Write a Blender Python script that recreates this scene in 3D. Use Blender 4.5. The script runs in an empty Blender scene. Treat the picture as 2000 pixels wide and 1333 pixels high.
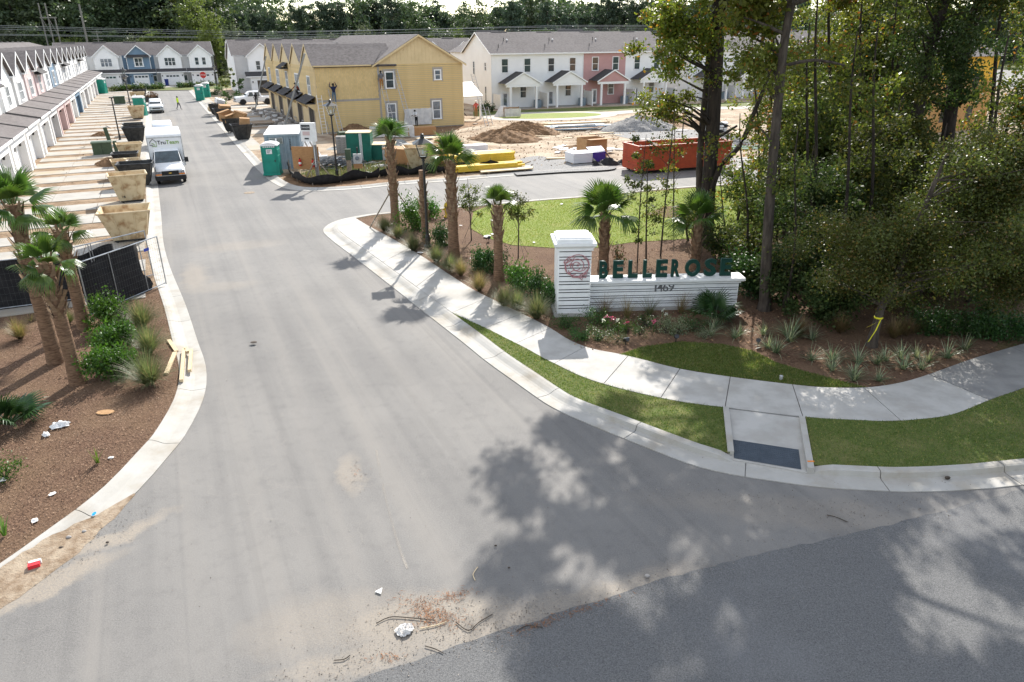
import bpy,bmesh,math,random
import numpy as np
from mathutils import Vector,Matrix,Euler
random.seed(7)
RNG=np.random.default_rng(7)
S=bpy.context.scene
COL=S.collection
R=math.radians
# ------------------------------------------------------------------ camera
FPX,PITCH,ROLL,CAMH=1400.0,R(22.95),.0075,9.5
_c,_s=math.cos(PITCH),math.sin(PITCH)
FWD=Vector((0,_c,-_s))
_up0=Vector((0,_s,_c))
RGT=Vector((1,0,0))*math.cos(ROLL)-_up0*math.sin(ROLL)
UPV=_up0*math.cos(ROLL)+Vector((1,0,0))*math.sin(ROLL)
cam=bpy.data.cameras.new("camera")
cam.sensor_width=36.0
cam.lens=36.0*FPX/2000.0
cam.clip_end=3000
camo=bpy.data.objects.new("camera",cam)
COL.objects.link(camo)
mw=Matrix.Identity(4)
for i in range(3):
 mw[i][0],mw[i][1],mw[i][2]=RGT[i],UPV[i],-FWD[i]
mw[2][3]=CAMH
camo.matrix_world=mw
S.camera=camo
# ------------------------------------------------------------------ light
SUN_EL, SUN_AZ = R(36.0), R(9.0)      # azimuth measured from +Y towards +X
world=bpy.data.worlds.new("World")
S.world=world
world.use_nodes=True
wn,wl=world.node_tree.nodes,world.node_tree.links
bg=wn["Background"]
sky=wn.new("ShaderNodeTexSky")
sky.sky_type='NISHITA'
sky.sun_disc=False
sky.sun_elevation=SUN_EL
sky.sun_rotation=SUN_AZ
sky.dust_density=.3
tc=wn.new("ShaderNodeTexCoord")
cn=wn.new("ShaderNodeTexNoise")
cn.inputs["Scale"].default_value=2.2
cn.inputs["Detail"].default_value=7
cn.inputs["Roughness"].default_value=.62
cmap=wn.new("ShaderNodeMapping")
cmap.inputs["Scale"].default_value=(1,1,2.6)
wl.new(tc.outputs["Generated"],cmap.inputs[0])
wl.new(cmap.outputs[0],cn.inputs["Vector"])
cr=wn.new("ShaderNodeMapRange")
cr.inputs["From Min"].default_value=.42
cr.inputs["From Max"].default_value=.6
wl.new(cn.outputs[0],cr.inputs[0])
cm=wn.new("ShaderNodeMix")
cm.data_type='RGBA'
wl.new(cr.outputs[0],cm.inputs[0])
wl.new(sky.outputs[0],cm.inputs[6])
cm.inputs[7].default_value=(5.8,5.75,5.6,1)
wl.new(cm.outputs[2],bg.inputs[0])
bg.inputs[1].default_value=.135
sun=bpy.data.lights.new("sun",'SUN')
sun.energy=4.2
sun.angle=R(.53)
sun.color=(1.0,.955,.88)
suno=bpy.data.objects.new("sun",sun)
COL.objects.link(suno)
SUNV=Vector((math.sin(SUN_AZ)*math.cos(SUN_EL),math.cos(SUN_AZ)*math.cos(SUN_EL),math.sin(SUN_EL)))
suno.rotation_euler=(-SUNV).to_track_quat('-Z','Y').to_euler()
suno.location=(0,0,60)
vs=S.view_settings
vs.view_transform='Standard'
vs.look='None'
vs.gamma=1
vs.use_curve_mapping=False
vs.exposure=1.06
S.render.engine='CYCLES'
S.cycles.max_bounces=6
S.cycles.transparent_max_bounces=12
S.cycles.use_denoising=True
# ------------------------------------------------------------------ survey: photo pixel -> place on the ground
LAND=.12
def ray(px,py):
 return FWD+RGT*((px-1000)/FPX)+UPV*((666.5-py)/FPX)
def G(px,py,z=LAND):
 d=ray(px,py)
 t=(z-CAMH)/d.z
 return Vector((d.x*t,d.y*t,z))
def T(px,py,depth):
 d=ray(px,py)
 t=depth/d.y
 return Vector((d.x*t,depth,CAMH+d.z*t))
AZ=R(-25.1)
SD = Vector((math.sin(AZ), math.cos(AZ), 0))     # along the street, away from the camera
PD = Vector((math.cos(AZ), -math.sin(AZ), 0))    # across the street, to the right
RZ_P=math.atan2(PD.y,PD.x)
RZ_S=math.atan2(SD.y,SD.x)
# ------------------------------------------------------------------ mesh builder
class MB:
 def __init__(self):
  self.v,self.f,self.m=[],[],[]
  self.mi=0
 def add(self,vs,fs):
  b=len(self.v)
  self.v+=[tuple(p) for p in vs]
  for f in fs:
   self.f.append([b+i for i in f])
   self.m.append(self.mi)
  return self
 def box(self,x0,x1,y0,y1,z0,z1):
  return self.add([(x0,y0,z0),(x1,y0,z0),(x1,y1,z0),(x0,y1,z0),(x0,y0,z1),(x1,y0,z1),(x1,y1,z1),(x0,y1,z1)],
      [(0,3,2,1),(4,5,6,7),(0,1,5,4),(1,2,6,5),(2,3,7,6),(3,0,4,7)])
 def cbox(self,c,sx,sy,sz,rz=0,rx=0,ry=0):
  m=Euler((rx,ry,rz)).to_matrix()
  c=Vector(c)
  P=[c+m @ Vector((x*sx/2,y*sy/2,z*sz/2)) for z in (-1,1) for x,y in ((-1,-1),(1,-1),(1,1),(-1,1))]
  return self.add(P,[(0,3,2,1),(4,5,6,7),(0,1,5,4),(1,2,6,5),(2,3,7,6),(3,0,4,7)])
 def frustum(self,bx,by,tx,ty,z0,z1,cx=0,cy=0,dx=0,dy=0):
  P=[(cx-bx/2,cy-by/2,z0),(cx+bx/2,cy-by/2,z0),(cx+bx/2,cy+by/2,z0),(cx-bx/2,cy+by/2,z0),
    (cx+dx-tx/2,cy+dy-ty/2,z1),(cx+dx+tx/2,cy+dy-ty/2,z1),(cx+dx+tx/2,cy+dy+ty/2,z1),(cx+dx-tx/2,cy+dy+ty/2,z1)]
  return self.add(P,[(0,3,2,1),(4,5,6,7),(0,1,5,4),(1,2,6,5),(2,3,7,6),(3,0,4,7)])
 def poly(self,pts):
  return self.add(pts,[list(range(len(pts)))])
 def slab(self,a,b,c,d,t):
  """thin board under the quad a b c d"""
  a,b,c,d=map(Vector,(a,b,c,d))
  n=(b-a).cross(d-a).normalized()*t
  return self.add([a,b,c,d,a-n,b-n,c-n,d-n],[(0,1,2,3),(7,6,5,4),(0,4,5,1),(1,5,6,2),(2,6,7,3),(3,7,4,0)])
 def prism(self,pts,off):
  """closed outline pts (3-D) extruded by off"""
  n=len(pts)
  o=Vector(off)
  P=[Vector(p) for p in pts]
  self.add(P+[p+o for p in P],[list(range(n))[::-1],list(range(n,2*n))]+[(i,(i+1)%n,n+(i+1)%n,n+i) for i in range(n)])
  return self
 def tube(self,pts,rad,n=8,cap=True):
  pts=[Vector(p) for p in pts]
  if not isinstance(rad,(list,tuple)):
   rad=[rad]*len(pts)
  rings=[]
  V=[]
  for i,p in enumerate(pts):
   d=(pts[min(i+1,len(pts)-1)]-pts[max(i-1,0)]).normalized()
   ref=Vector((0,0,1)) if abs(d.z)<.9 else Vector((1,0,0))
   a=d.cross(ref).normalized()
   b=d.cross(a)
   for k in range(n):
    t=2*math.pi*k/n
    V.append(p+(a*math.cos(t)+b*math.sin(t))*rad[i])
  F=[]
  for i in range(len(pts)-1):
   for k in range(n):
    F.append((i*n+k,i*n+(k+1)%n,(i+1)*n+(k+1)%n,(i+1)*n+k))
  if cap:
   F.append(list(range(n))[::-1])
   F.append(list(range((len(pts)-1)*n,len(pts)*n)))
  return self.add(V,F)
 def cyl(self,x,y,z0,z1,r0,r1=None,n=10):
  return self.tube([(x,y,z0),(x,y,z1)],[r0,r0 if r1 is None else r1],n)
 def lathe(self,prof,n=12,c=(0,0,0)):
  V,F=[],[]
  for r,z in prof:
   for k in range(n):
    t=2*math.pi*k/n
    V.append((c[0]+r*math.cos(t),c[1]+r*math.sin(t),c[2]+z))
  for i in range(len(prof)-1):
   for k in range(n):
    F.append((i*n+k,i*n+(k+1)%n,(i+1)*n+(k+1)%n,(i+1)*n+k))
  F.append(list(range(n))[::-1])
  F.append(list(range((len(prof)-1)*n,len(prof)*n)))
  return self.add(V,F)
 def ball(self,c,rx,ry=None,rz=None,n=8,m=6):
  ry=ry or rx
  rz=rz or rx
  prof=[(math.sin(math.pi*i/m),-math.cos(math.pi*i/m)) for i in range(1,m)]
  V,F=[],[]
  for r,z in prof:
   for k in range(n):
    t=2*math.pi*k/n
    V.append((c[0]+rx*r*math.cos(t),c[1]+ry*r*math.sin(t),c[2]+rz*z))
  for i in range(len(prof)-1):
   for k in range(n):
    F.append((i*n+k,i*n+(k+1)%n,(i+1)*n+(k+1)%n,(i+1)*n+k))
  b=len(V)
  V+=[(c[0],c[1],c[2]-rz),(c[0],c[1],c[2]+rz)]
  for k in range(n):
   F.append((b,(k+1)%n,k))
   F.append((b+1,(len(prof)-1)*n+k,(len(prof)-1)*n+(k+1)%n))
  return self.add(V,F)
 def mesh(self,name,mats,smooth=False):
  me=bpy.data.meshes.new(name)
  me.from_pydata(self.v,[],self.f)
  if not isinstance(mats,(list,tuple)):
   mats=[mats]
  for m in mats:
   me.materials.append(m)
  if len(mats)>1:
   me.polygons.foreach_set("material_index",self.m)
  if smooth:
   me.polygons.foreach_set("use_smooth",[True]*len(self.f))
   if smooth !='all':
    me.set_sharp_from_angle(angle=R(38))
  me.update()
  return me
 def build(self,name,mats,parent=None,smooth=False,loc=None,**kw):
  return put(self.mesh(name,mats,smooth),name,parent,loc,**kw)
def put(me,name,parent=None,loc=None,rot=None,scale=None,label=None,kind=None):
 o=bpy.data.objects.new(name,me)
 COL.objects.link(o)
 if parent is not None:
  o.parent=parent
 if loc is not None:
  o.location=loc
 if rot is not None:
  o.rotation_euler=rot
 if scale is not None:
  o.scale=scale if isinstance(scale,(tuple,list,Vector)) else (scale,)*3
 if label:
  o['label']=label
 if kind:
  o['kind']=kind
 return o
def tag(o,label,cat,group=None):
 o['label']=label
 o['category']=cat
 if group:
  o['group']=group
 return o
def thing(name,label,cat,loc=(0,0,0),rz=0,group=None,scale=None):
 o=bpy.data.objects.new(name,None)
 o.empty_display_size=.2
 COL.objects.link(o)
 o.location=loc
 o.rotation_euler=(0,0,rz)
 if scale:
  o.scale=(scale,)*3
 return tag(o,label,cat,group)
def structure(o):
 o['kind']='structure'
 return o
KIDS={}
def dup(root,loc,rz,label=None,group=None,scale=None):
 """copy of a thing with copies of its parts and their sub-parts"""
 r=root.copy()
 COL.objects.link(r)
 r.location=loc
 r.rotation_euler=(0,0,rz)
 if scale:
  r.scale=(scale,)*3
 if label:
  r['label']=label
 if group:
  r['group']=group
 for ch in list(root.children):
  cc=ch.copy()
  COL.objects.link(cc)
  cc.parent=r
  for g in list(ch.children):
   d=g.copy()
   COL.objects.link(d)
   d.parent=cc
 return r
# ------------------------------------------------------------------ materials
def lin(h):
 """sRGB hex -> linear"""
 h=h.lstrip('#')
 out=[]
 for i in (0,2,4):
  v=int(h[i:i+2],16)/255
  out.append(v/12.92 if v<=.04045 else ((v+.055)/1.055)**2.4)
 return tuple(out)
def _c4(c):
 if isinstance(c,str):
  c=lin(c)
 return (c[0],c[1],c[2],1)
class NT:
 def __init__(self,name):
  self.mat=bpy.data.materials.new(name)
  self.mat.use_nodes=True
  self.t=self.mat.node_tree
  self.n,self.l=self.t.nodes,self.t.links
  self.b=self.n["Principled BSDF"]
  self.out=self.n["Material Output"]
 def new(self,typ,**kw):
  n=self.n.new(typ)
  for k,v in kw.items():
   setattr(n,k,v)
  return n
 def link(self,a,b):
  self.l.new(a,b)
 def coord(self,world=False):
  if world:
   return self.new("ShaderNodeNewGeometry").outputs["Position"]
  return self.new("ShaderNodeTexCoord").outputs["Object"]
 def noise(self,co,scale,detail=4,rough=.6,dist=0):
  n=self.new("ShaderNodeTexNoise")
  n.inputs["Scale"].default_value=scale
  n.inputs["Detail"].default_value=detail
  n.inputs["Roughness"].default_value=rough
  n.inputs["Distortion"].default_value=dist
  self.link(co,n.inputs["Vector"])
  return n.outputs["Fac"]
 def scaled(self,co,s):
  m=self.new("ShaderNodeMapping")
  m.inputs["Scale"].default_value=s
  self.link(co,m.inputs["Vector"])
  return m.outputs[0]
 def rot(self,co,rz,s=(1,1,1)):
  m=self.new("ShaderNodeVectorRotate",rotation_type='Z_AXIS')
  m.inputs["Angle"].default_value=rz
  self.link(co,m.inputs["Vector"])
  return self.scaled(m.outputs[0],s)
 def ramp(self,fac,lo,hi,a=0.0,b=1.0):
  m=self.new("ShaderNodeMapRange")
  m.inputs["From Min"].default_value=lo
  m.inputs["From Max"].default_value=hi
  m.inputs["To Min"].default_value=a
  m.inputs["To Max"].default_value=b
  self.link(fac,m.inputs["Value"])
  return m.outputs[0]
 def mix(self,fac,a,b,mode='MIX'):
  m=self.new("ShaderNodeMix",data_type='RGBA',blend_type=mode)
  for sock,val in ((m.inputs[0],fac),(m.inputs[6],a),(m.inputs[7],b)):
   if hasattr(val,"links"):
    self.link(val,sock)
   elif isinstance(val,(int,float)):
    sock.default_value=val
   else:
    sock.default_value=_c4(val)
  return m.outputs[2]
 def math(self,op,a,b=None,clamp=False):
  m=self.new("ShaderNodeMath",operation=op,use_clamp=clamp)
  for sock,val in ((m.inputs[0],a),(m.inputs[1],b)):
   if val is None:
    continue
   if hasattr(val,"links"):
    self.link(val,sock)
   else:
    sock.default_value=val
  return m.outputs[0]
 def bump(self,h,strength=.5,dist=.02):
  bnode=self.new("ShaderNodeBump")
  bnode.inputs["Strength"].default_value=strength
  bnode.inputs["Distance"].default_value=dist
  self.link(h,bnode.inputs["Height"])
  self.link(bnode.outputs[0],self.b.inputs["Normal"])
 def col(self,c):
  if hasattr(c,"links"):
   self.link(c,self.b.inputs["Base Color"])
  else:
   self.b.inputs["Base Color"].default_value=_c4(c)
 def fin(self,rough=.8,metal=0,spec=.3):
  self.b.inputs["Roughness"].default_value=rough
  self.b.inputs["Metallic"].default_value=metal
  self.b.inputs["Specular IOR Level"].default_value=spec
  return self.mat
def M(name,c1,c2=None,scale=4,rough=.75,bump=0,bscale=40,metal=0,spec=.3,lo=.4,hi=.62,world=False,stretch=None,c3=None,s3=.7,lo3=.5,hi3=.7,island=0,dist=.01):
 t=NT(name)
 co=t.coord(world)
 if stretch:
  co2=t.scaled(co,stretch)
 else:
  co2=co
 c=c1
 if c2 is not None:
  c=t.mix(t.ramp(t.noise(co2,scale,6),lo,hi),c1,c2)
 if c3 is not None:
  c=t.mix(t.ramp(t.noise(co2,s3,5),lo3,hi3),c,c3)
 if island:
  g=t.new("ShaderNodeNewGeometry").outputs["Random Per Island"]
  oi=t.new("ShaderNodeObjectInfo").outputs["Random"]
  v=t.math('ADD',t.ramp(g,0,1,1-island,1+island),t.ramp(oi,0,1,-island*.5,island*.5))
  hs=t.new("ShaderNodeHueSaturation")
  t.link(v,hs.inputs["Value"])
  if hasattr(c,"links"):
   t.link(c,hs.inputs["Color"])
  else:
   hs.inputs["Color"].default_value=_c4(c)
  c=hs.outputs[0]
 t.col(c)
 if bump:
  t.bump(t.noise(co2,bscale,5,.65),bump,dist)
 return t.fin(rough,metal,spec)
def leafmat(name,c1,c2,c3=None,f3=.12,transl=.45,rough=.45,spec=.35,wet=.0):
 """thin leaf: reflects and lets light through; every leaf and every clump differs a little"""
 t=NT(name)
 geo=t.new("ShaderNodeNewGeometry")
 rnd=geo.outputs["Random Per Island"]
 c=t.mix(rnd,c1,c2)
 n=t.noise(t.coord(),.9,3)
 c=t.mix(t.ramp(n,.45,.7),c,t.mix(.6,c,c2))
 if c3 is not None:
  w=t.new("ShaderNodeTexWhiteNoise",noise_dimensions='1D')
  t.link(rnd,w.inputs["W"])
  k=t.math('LESS_THAN',w.outputs["Value"],f3)
  c=t.mix(k,c,c3)
 oi=t.new("ShaderNodeObjectInfo").outputs["Random"]
 hs=t.new("ShaderNodeHueSaturation")
 t.link(t.ramp(oi,0,1,.8,1.2),hs.inputs["Value"])
 t.link(t.ramp(oi,0,1,.485,.515),hs.inputs["Hue"])
 t.link(c,hs.inputs["Color"])
 c=hs.outputs[0]
 t.col(c)
 t.fin(rough,0,spec)
 tr=t.new("ShaderNodeBsdfTranslucent")
 bright=t.mix(1.0,c,(1.25,1.35,.8),'MULTIPLY')
 t.link(bright,tr.inputs[0])
 mx=t.new("ShaderNodeMixShader")
 mx.inputs[0].default_value=transl
 t.link(t.b.outputs[0],mx.inputs[1])
 t.link(tr.outputs[0],mx.inputs[2])
 t.link(mx.outputs[0],t.out.inputs[0])
 return t.mat
def spots_mask(t,co,spots,warp=.5,wscale=.9):
 """irregular stains of given places: list of (x, y, rx, ry, rz)"""
 nz=t.new("ShaderNodeTexNoise")
 nz.inputs["Scale"].default_value=wscale
 nz.inputs["Detail"].default_value=7
 nz.inputs["Roughness"].default_value=.68
 t.link(co,nz.inputs["Vector"])
 sub=t.new("ShaderNodeVectorMath",operation='SUBTRACT')
 t.link(nz.outputs["Color"],sub.inputs[0])
 sub.inputs[1].default_value=(.5,.5,.5)
 mul=t.new("ShaderNodeVectorMath",operation='SCALE')
 t.link(sub.outputs[0],mul.inputs[0])
 mul.inputs["Scale"].default_value=warp*4
 addn=t.new("ShaderNodeVectorMath",operation='ADD')
 t.link(co,addn.inputs[0])
 t.link(mul.outputs[0],addn.inputs[1])
 acc=None
 for (x,y,rx,ry,rz,k) in spots:
  s1=t.new("ShaderNodeVectorMath",operation='SUBTRACT')
  t.link(addn.outputs[0],s1.inputs[0])
  s1.inputs[1].default_value=(x,y,0)
  mp=t.new("ShaderNodeVectorRotate",rotation_type='Z_AXIS')
  mp.inputs["Angle"].default_value=-rz
  t.link(s1.outputs[0],mp.inputs["Vector"])
  m2=t.new("ShaderNodeVectorMath",operation='MULTIPLY')
  t.link(mp.outputs[0],m2.inputs[0])
  m2.inputs[1].default_value=(1/rx,1/ry,0)
  ln=t.new("ShaderNodeVectorMath",operation='LENGTH')
  t.link(m2.outputs[0],ln.inputs[0])
  v=t.ramp(ln.outputs["Value"],1.15,.55,0,k)
  acc=v if acc is None else t.math('MAXIMUM',acc,v)
 return acc
def glassmat(name,tint=(.02,.03,.035),rough=.05):
 t=NT(name)
 co=t.coord()
 c=t.mix(t.ramp(t.noise(co,1.3,3),.35,.7),tint,tuple(v*3.2+.01 for v in tint))
 t.col(c)
 return t.fin(rough,0,.8)
def clearmat(name):
 t=NT(name)
 tr=t.new("ShaderNodeBsdfTransparent")
 tr.inputs[0].default_value=(.93,.96,.96,1)
 gl=t.new("ShaderNodeBsdfGlossy")
 gl.inputs["Roughness"].default_value=.05
 mx=t.new("ShaderNodeMixShader")
 mx.inputs[0].default_value=.12
 t.link(tr.outputs[0],mx.inputs[1])
 t.link(gl.outputs[0],mx.inputs[2])
 t.link(mx.outputs[0],t.out.inputs[0])
 return t.mat
MT={}
MT['white']=M('white_paint',(.78,.78,.77),(.72,.72,.71),3,.55)
MT['trimwhite']=M('white_trim',(.8,.8,.79),rough=.5)
MT['siding_white']=M('white_siding',(.84,.835,.82),(.8,.795,.78),.6,.6)
MT['siding_gray']=M('pale_grey_siding',(.6,.59,.58),(.54,.53,.525),.6,.6)
MT['siding_pink']=M('pink_siding',(.52,.3,.28),(.47,.265,.25),.6,.6)
MT['siding_palepink']=M('pale_pink_siding',(.6,.46,.44),(.55,.41,.4),.6,.6)
MT['siding_blue']=M('blue_siding',(.155,.235,.32),(.13,.205,.285),.6,.6)
MT['siding_yellow']=M('yellow_siding',(.62,.46,.22),(.57,.42,.195),.8,.6,island=.06)
MT['siding_cream']=M('cream_siding',(.66,.52,.3),(.6,.47,.265),.8,.6)
MT['taupe']=M('taupe_trim',(.36,.33,.29),(.31,.28,.25),2,.65)
def shingle():
 t=NT('grey_shingles')
 co=t.coord()
 a=t.noise(t.scaled(co,(3.2,3.2,9)),1.0,2)
 b=t.noise(co,.35,4)
 c=t.mix(t.ramp(a,.35,.65),(.105,.092,.09),(.175,.155,.15))
 c=t.mix(t.ramp(b,.35,.7,0,.45),c,(.2,.18,.175))
 t.col(c)
 t.bump(t.noise(co,30,4),.4,.02)
 return t.fin(.9,0,.25)
MT['shingle']=shingle()
MT['shingle_dark']=M('dark_shingles',(.05,.048,.05),(.085,.08,.08),6,.9,bump=.3)
MT['glass']=glassmat('window_glass')
MT['glass_blue']=glassmat('pale_window_glass',(.07,.085,.1),.08)
MT['dark']=M('dark_opening',(.012,.012,.013),rough=.9)
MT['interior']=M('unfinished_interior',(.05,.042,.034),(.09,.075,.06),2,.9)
MT['black_metal']=M('black_metal',(.012,.012,.013),(.02,.02,.02),9,.42,spec=.5)
MT['steel']=M('galvanised_steel',(.42,.43,.44),(.3,.31,.32),6,.45,metal=.6)
MT['alu']=M('aluminium',(.5,.5,.5),(.4,.4,.4),6,.5,metal=.5)
MT['concrete']=M('concrete',(.43,.415,.39),(.355,.34,.315),1.6,.85,bump=.35,bscale=70,c3=(.33,.31,.275),s3=.5,lo3=.5,hi3=.75,world=True)
MT['curb']=M('curb_concrete',(.4,.385,.358),(.36,.345,.315),1.4,.85,bump=.35,bscale=60,c3=(.29,.255,.205),s3=.8,lo3=.48,hi3=.74,world=True)
MT['concrete_new']=M('new_concrete',(.37,.35,.318),(.31,.29,.258),.8,.85,bump=.3,c3=(.36,.29,.2),s3=.35,lo3=.48,hi3=.72,world=True)
MT['joint']=M('dark_joint',(.12,.11,.1),rough=.95)
MT['sand']=M('sandy_soil',(.37,.285,.2),(.22,.15,.095),.9,.95,bump=1.0,bscale=5,c3=(.42,.345,.255),s3=.22,lo3=.46,hi3=.62,world=True,dist=.12)
MT['lot_soil']=M('raw_lot_soil',(.27,.185,.115),(.17,.11,.062),1.1,.95,bump=1.0,bscale=5,c3=(.36,.27,.18),s3=.4,lo3=.5,hi3=.68,world=True,dist=.12)
MT['dirt']=M('brown_dirt',(.25,.15,.08),(.16,.095,.05),1.6,.95,bump=1.0,bscale=8,world=True,dist=.12)
MT['gravel']=M('grey_gravel',(.3,.29,.28),(.17,.165,.16),9,.95,bump=1.0,bscale=14,world=True,dist=.06)
def mulch():
 t=NT('bark_mulch')
 co=t.coord(True)
 sq=t.rot(co,.6,(1,2.2,1))
 n1=t.noise(sq,11,6,.75)
 n2=t.noise(co,.55,5,.6)
 n3=t.noise(t.rot(co,-.5,(1,2.5,1)),26,3,.7)
 c=t.mix(t.ramp(n1,.36,.66),(.065,.036,.024),(.235,.145,.095))
 c=t.mix(t.ramp(n2,.42,.64,0,.6),c,(.2,.13,.08))
 c=t.mix(t.ramp(n3,.62,.72,0,.85),c,(.38,.28,.2))
 t.col(c)
 t.bump(t.math('ADD',n1,t.math('MULTIPLY',n3,.6)),1.0,.05)
 return t.fin(.95,0,.15)
def litterfloor():
 t=NT('woodland_floor')
 co=t.coord(True)
 n1=t.noise(co,9,6,.75)
 n2=t.noise(co,.3,5,.6)
 c=t.mix(t.ramp(n1,.36,.64),(.05,.03,.018),(.2,.12,.075))
 c=t.mix(t.ramp(n2,.45,.62,0,.7),c,(.075,.085,.025))
 t.col(c)
 t.bump(n1,1.0,.06)
 return t.fin(.95,0,.15)
MT['mulch']=mulch()
MT['forest_floor']=litterfloor()
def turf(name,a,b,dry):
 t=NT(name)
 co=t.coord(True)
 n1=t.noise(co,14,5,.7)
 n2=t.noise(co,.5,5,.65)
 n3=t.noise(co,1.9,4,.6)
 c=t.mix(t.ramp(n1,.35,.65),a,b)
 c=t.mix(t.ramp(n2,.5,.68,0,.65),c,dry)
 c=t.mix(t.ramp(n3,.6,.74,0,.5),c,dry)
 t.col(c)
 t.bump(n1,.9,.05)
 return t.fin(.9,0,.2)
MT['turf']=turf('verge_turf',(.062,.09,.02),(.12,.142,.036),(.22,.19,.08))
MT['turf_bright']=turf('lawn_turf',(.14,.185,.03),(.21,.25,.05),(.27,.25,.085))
MT['far_turf']=turf('far_turf',(.08,.1,.03),(.12,.14,.04),(.22,.18,.1))
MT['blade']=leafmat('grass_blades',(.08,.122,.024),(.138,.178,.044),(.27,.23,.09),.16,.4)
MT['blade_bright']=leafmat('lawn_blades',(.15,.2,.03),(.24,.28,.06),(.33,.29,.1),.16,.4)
def asphalt():
 t=NT('new_asphalt')
 co=t.coord(True)
 fine=t.noise(co,36,4,.85)
 mid=t.noise(co,3.0,6,.6)
 big=t.noise(co,.22,4,.55)
 st=t.noise(t.rot(co,-RZ_S,(.03,1.1,1)),1.0,6,.55)
 c=t.mix(t.ramp(fine,.3,.7),(.084,.08,.076),(.232,.222,.21))
 c=t.mix(t.ramp(big,.4,.62,0,.65),c,(.205,.195,.182))
 c=t.mix(t.ramp(mid,.5,.72,0,.3),c,(.1,.096,.094))
 c=t.mix(t.ramp(st,.5,.66,0,.55),c,(.215,.2,.182))
 st2=t.noise(t.rot(co,-RZ_S,(.02,2.6,1)),1.0,3,.5)
 c=t.mix(t.ramp(st2,.56,.68,0,.22),c,(.095,.092,.09))
 c=t.mix(t.ramp(st,.48,.28,0,.4),c,(.1,.097,.096))
 dust=[]
 def sp(px,py,rx,ry,rz=0,k=1):
  p=G(px,py,0)
  dust.append((p.x,p.y,rx,ry,rz,k))
 sp(850,1215,2.0,.75,.15,.75)
 sp(760,1275,2.1,.4,.22,.6)
 sp(1010,1215,1.3,.5,.4,.7)
 sp(690,925,.3,.85,.15,.55)
 sp(470,480,2.2,1.0,.3,.3)
 sp(430,560,1.6,.7,.3,.3)
 sp(380,540,.6,2.4,.4,.5)
 sp(1560,1000,3.6,.6,-.15,.3)
 sp(1150,1170,2.6,.35,.38,.6)
 sp(200,1060,1.5,.3,.82,.8)
 sp(80,1150,1.5,.35,.75,.8)
 sp(520,290,1.5,6,.4,.35)
 sp(330,240,1.0,10,.44,.4)
 sp(640,1210,1.4,.8,.2,.4)
 m=spots_mask(t,co,dust,.34,.9)
 grit=t.noise(co,24,5,.8)
 c=t.mix(t.math('MULTIPLY',m,t.ramp(grit,.35,.6,.25,1)),c,(.31,.262,.205))
 # thin cracks and a paving seam
 vor=t.new("ShaderNodeTexVoronoi",feature='DISTANCE_TO_EDGE')
 vor.inputs["Scale"].default_value=.11
 wob=t.new("ShaderNodeVectorMath",operation='ADD')
 t.link(co,wob.inputs[0])
 nz=t.new("ShaderNodeTexNoise")
 nz.inputs["Scale"].default_value=1.2
 t.link(co,nz.inputs["Vector"])
 t.link(nz.outputs["Color"],wob.inputs[1])
 t.link(wob.outputs[0],vor.inputs["Vector"])
 c=t.mix(t.ramp(vor.outputs["Distance"],.002,.0006,0,.12),c,(.28,.25,.22))
 # pale aggregate flecks
 fl=t.noise(co,120,2,.6)
 c=t.mix(t.ramp(fl,.66,.74,0,.6),c,(.36,.35,.34))
 t.col(c)
 t.bump(fine,.35,.012)
 return t.fin(.82,0,.3)
def old_asphalt():
 t=NT('old_asphalt')
 co=t.coord(True)
 fine=t.noise(co,40,3,.85)
 big=t.noise(co,.35,5,.6)
 c=t.mix(t.ramp(fine,.32,.68),(.062,.062,.064),(.19,.188,.185))
 c=t.mix(t.ramp(big,.5,.7,0,.35),c,(.19,.19,.195))
 w=t.noise(co,1.6,6,.7)
 c=t.mix(t.ramp(w,.66,.72,0,.3),c,(.3,.3,.3))
 t.col(c)
 t.bump(fine,.8,.02)
 return t.fin(.85,0,.3)
MT['asphalt']=asphalt()
MT['old_asphalt']=old_asphalt()
MT['bark']=M('grey_brown_bark',(.085,.068,.054),(.04,.031,.025),7,.9,bump=1.0,bscale=14,stretch=(1,1,.25),dist=.04)
MT['bark_dark']=M('dark_bark',(.05,.038,.03),(.022,.017,.014),7,.9,bump=1.0,bscale=14,stretch=(1,1,.25),dist=.05)
MT['palm_trunk']=M('palm_trunk',(.27,.165,.1),(.13,.075,.045),5,.9,bump=1.0,bscale=9,stretch=(1,1,4.5),dist=.05)
MT['palm_boot']=M('palm_boot',(.27,.19,.12),(.14,.09,.055),5,.85,bump=.5)
MT['frond']=leafmat('palm_frond',(.05,.105,.018),(.1,.16,.03),(.24,.22,.06),.05,.35,.35,.45)
MT['frond_dark']=leafmat('palmetto_frond',(.02,.055,.016),(.045,.09,.025),None,0,.25,.35,.45)
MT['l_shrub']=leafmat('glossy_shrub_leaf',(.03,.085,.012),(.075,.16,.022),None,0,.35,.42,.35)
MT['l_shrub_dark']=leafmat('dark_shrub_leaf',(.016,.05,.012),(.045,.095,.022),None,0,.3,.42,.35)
MT['l_oak']=leafmat('autumn_leaf',(.09,.115,.018),(.16,.17,.03),(.3,.13,.03),.09,.5)
MT['l_thicket']=leafmat('thicket_leaf',(.04,.064,.018),(.1,.118,.03),(.19,.17,.04),.12,.42,.55,.2)
MT['l_holly']=leafmat('evergreen_leaf',(.03,.057,.02),(.07,.1,.033),(.12,.12,.035),.07,.36,.55,.14)
MT['l_olive']=leafmat('olive_fine_leaf',(.05,.066,.016),(.1,.112,.026),(.16,.11,.03),.1,.42)
MT['l_red']=leafmat('red_autumn_leaf',(.2,.06,.025),(.3,.13,.05),(.16,.16,.04),.3,.5)
MT['l_pine']=leafmat('pine_needles',(.04,.068,.046),(.075,.105,.066),None,0,.25,.5,.3)
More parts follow.
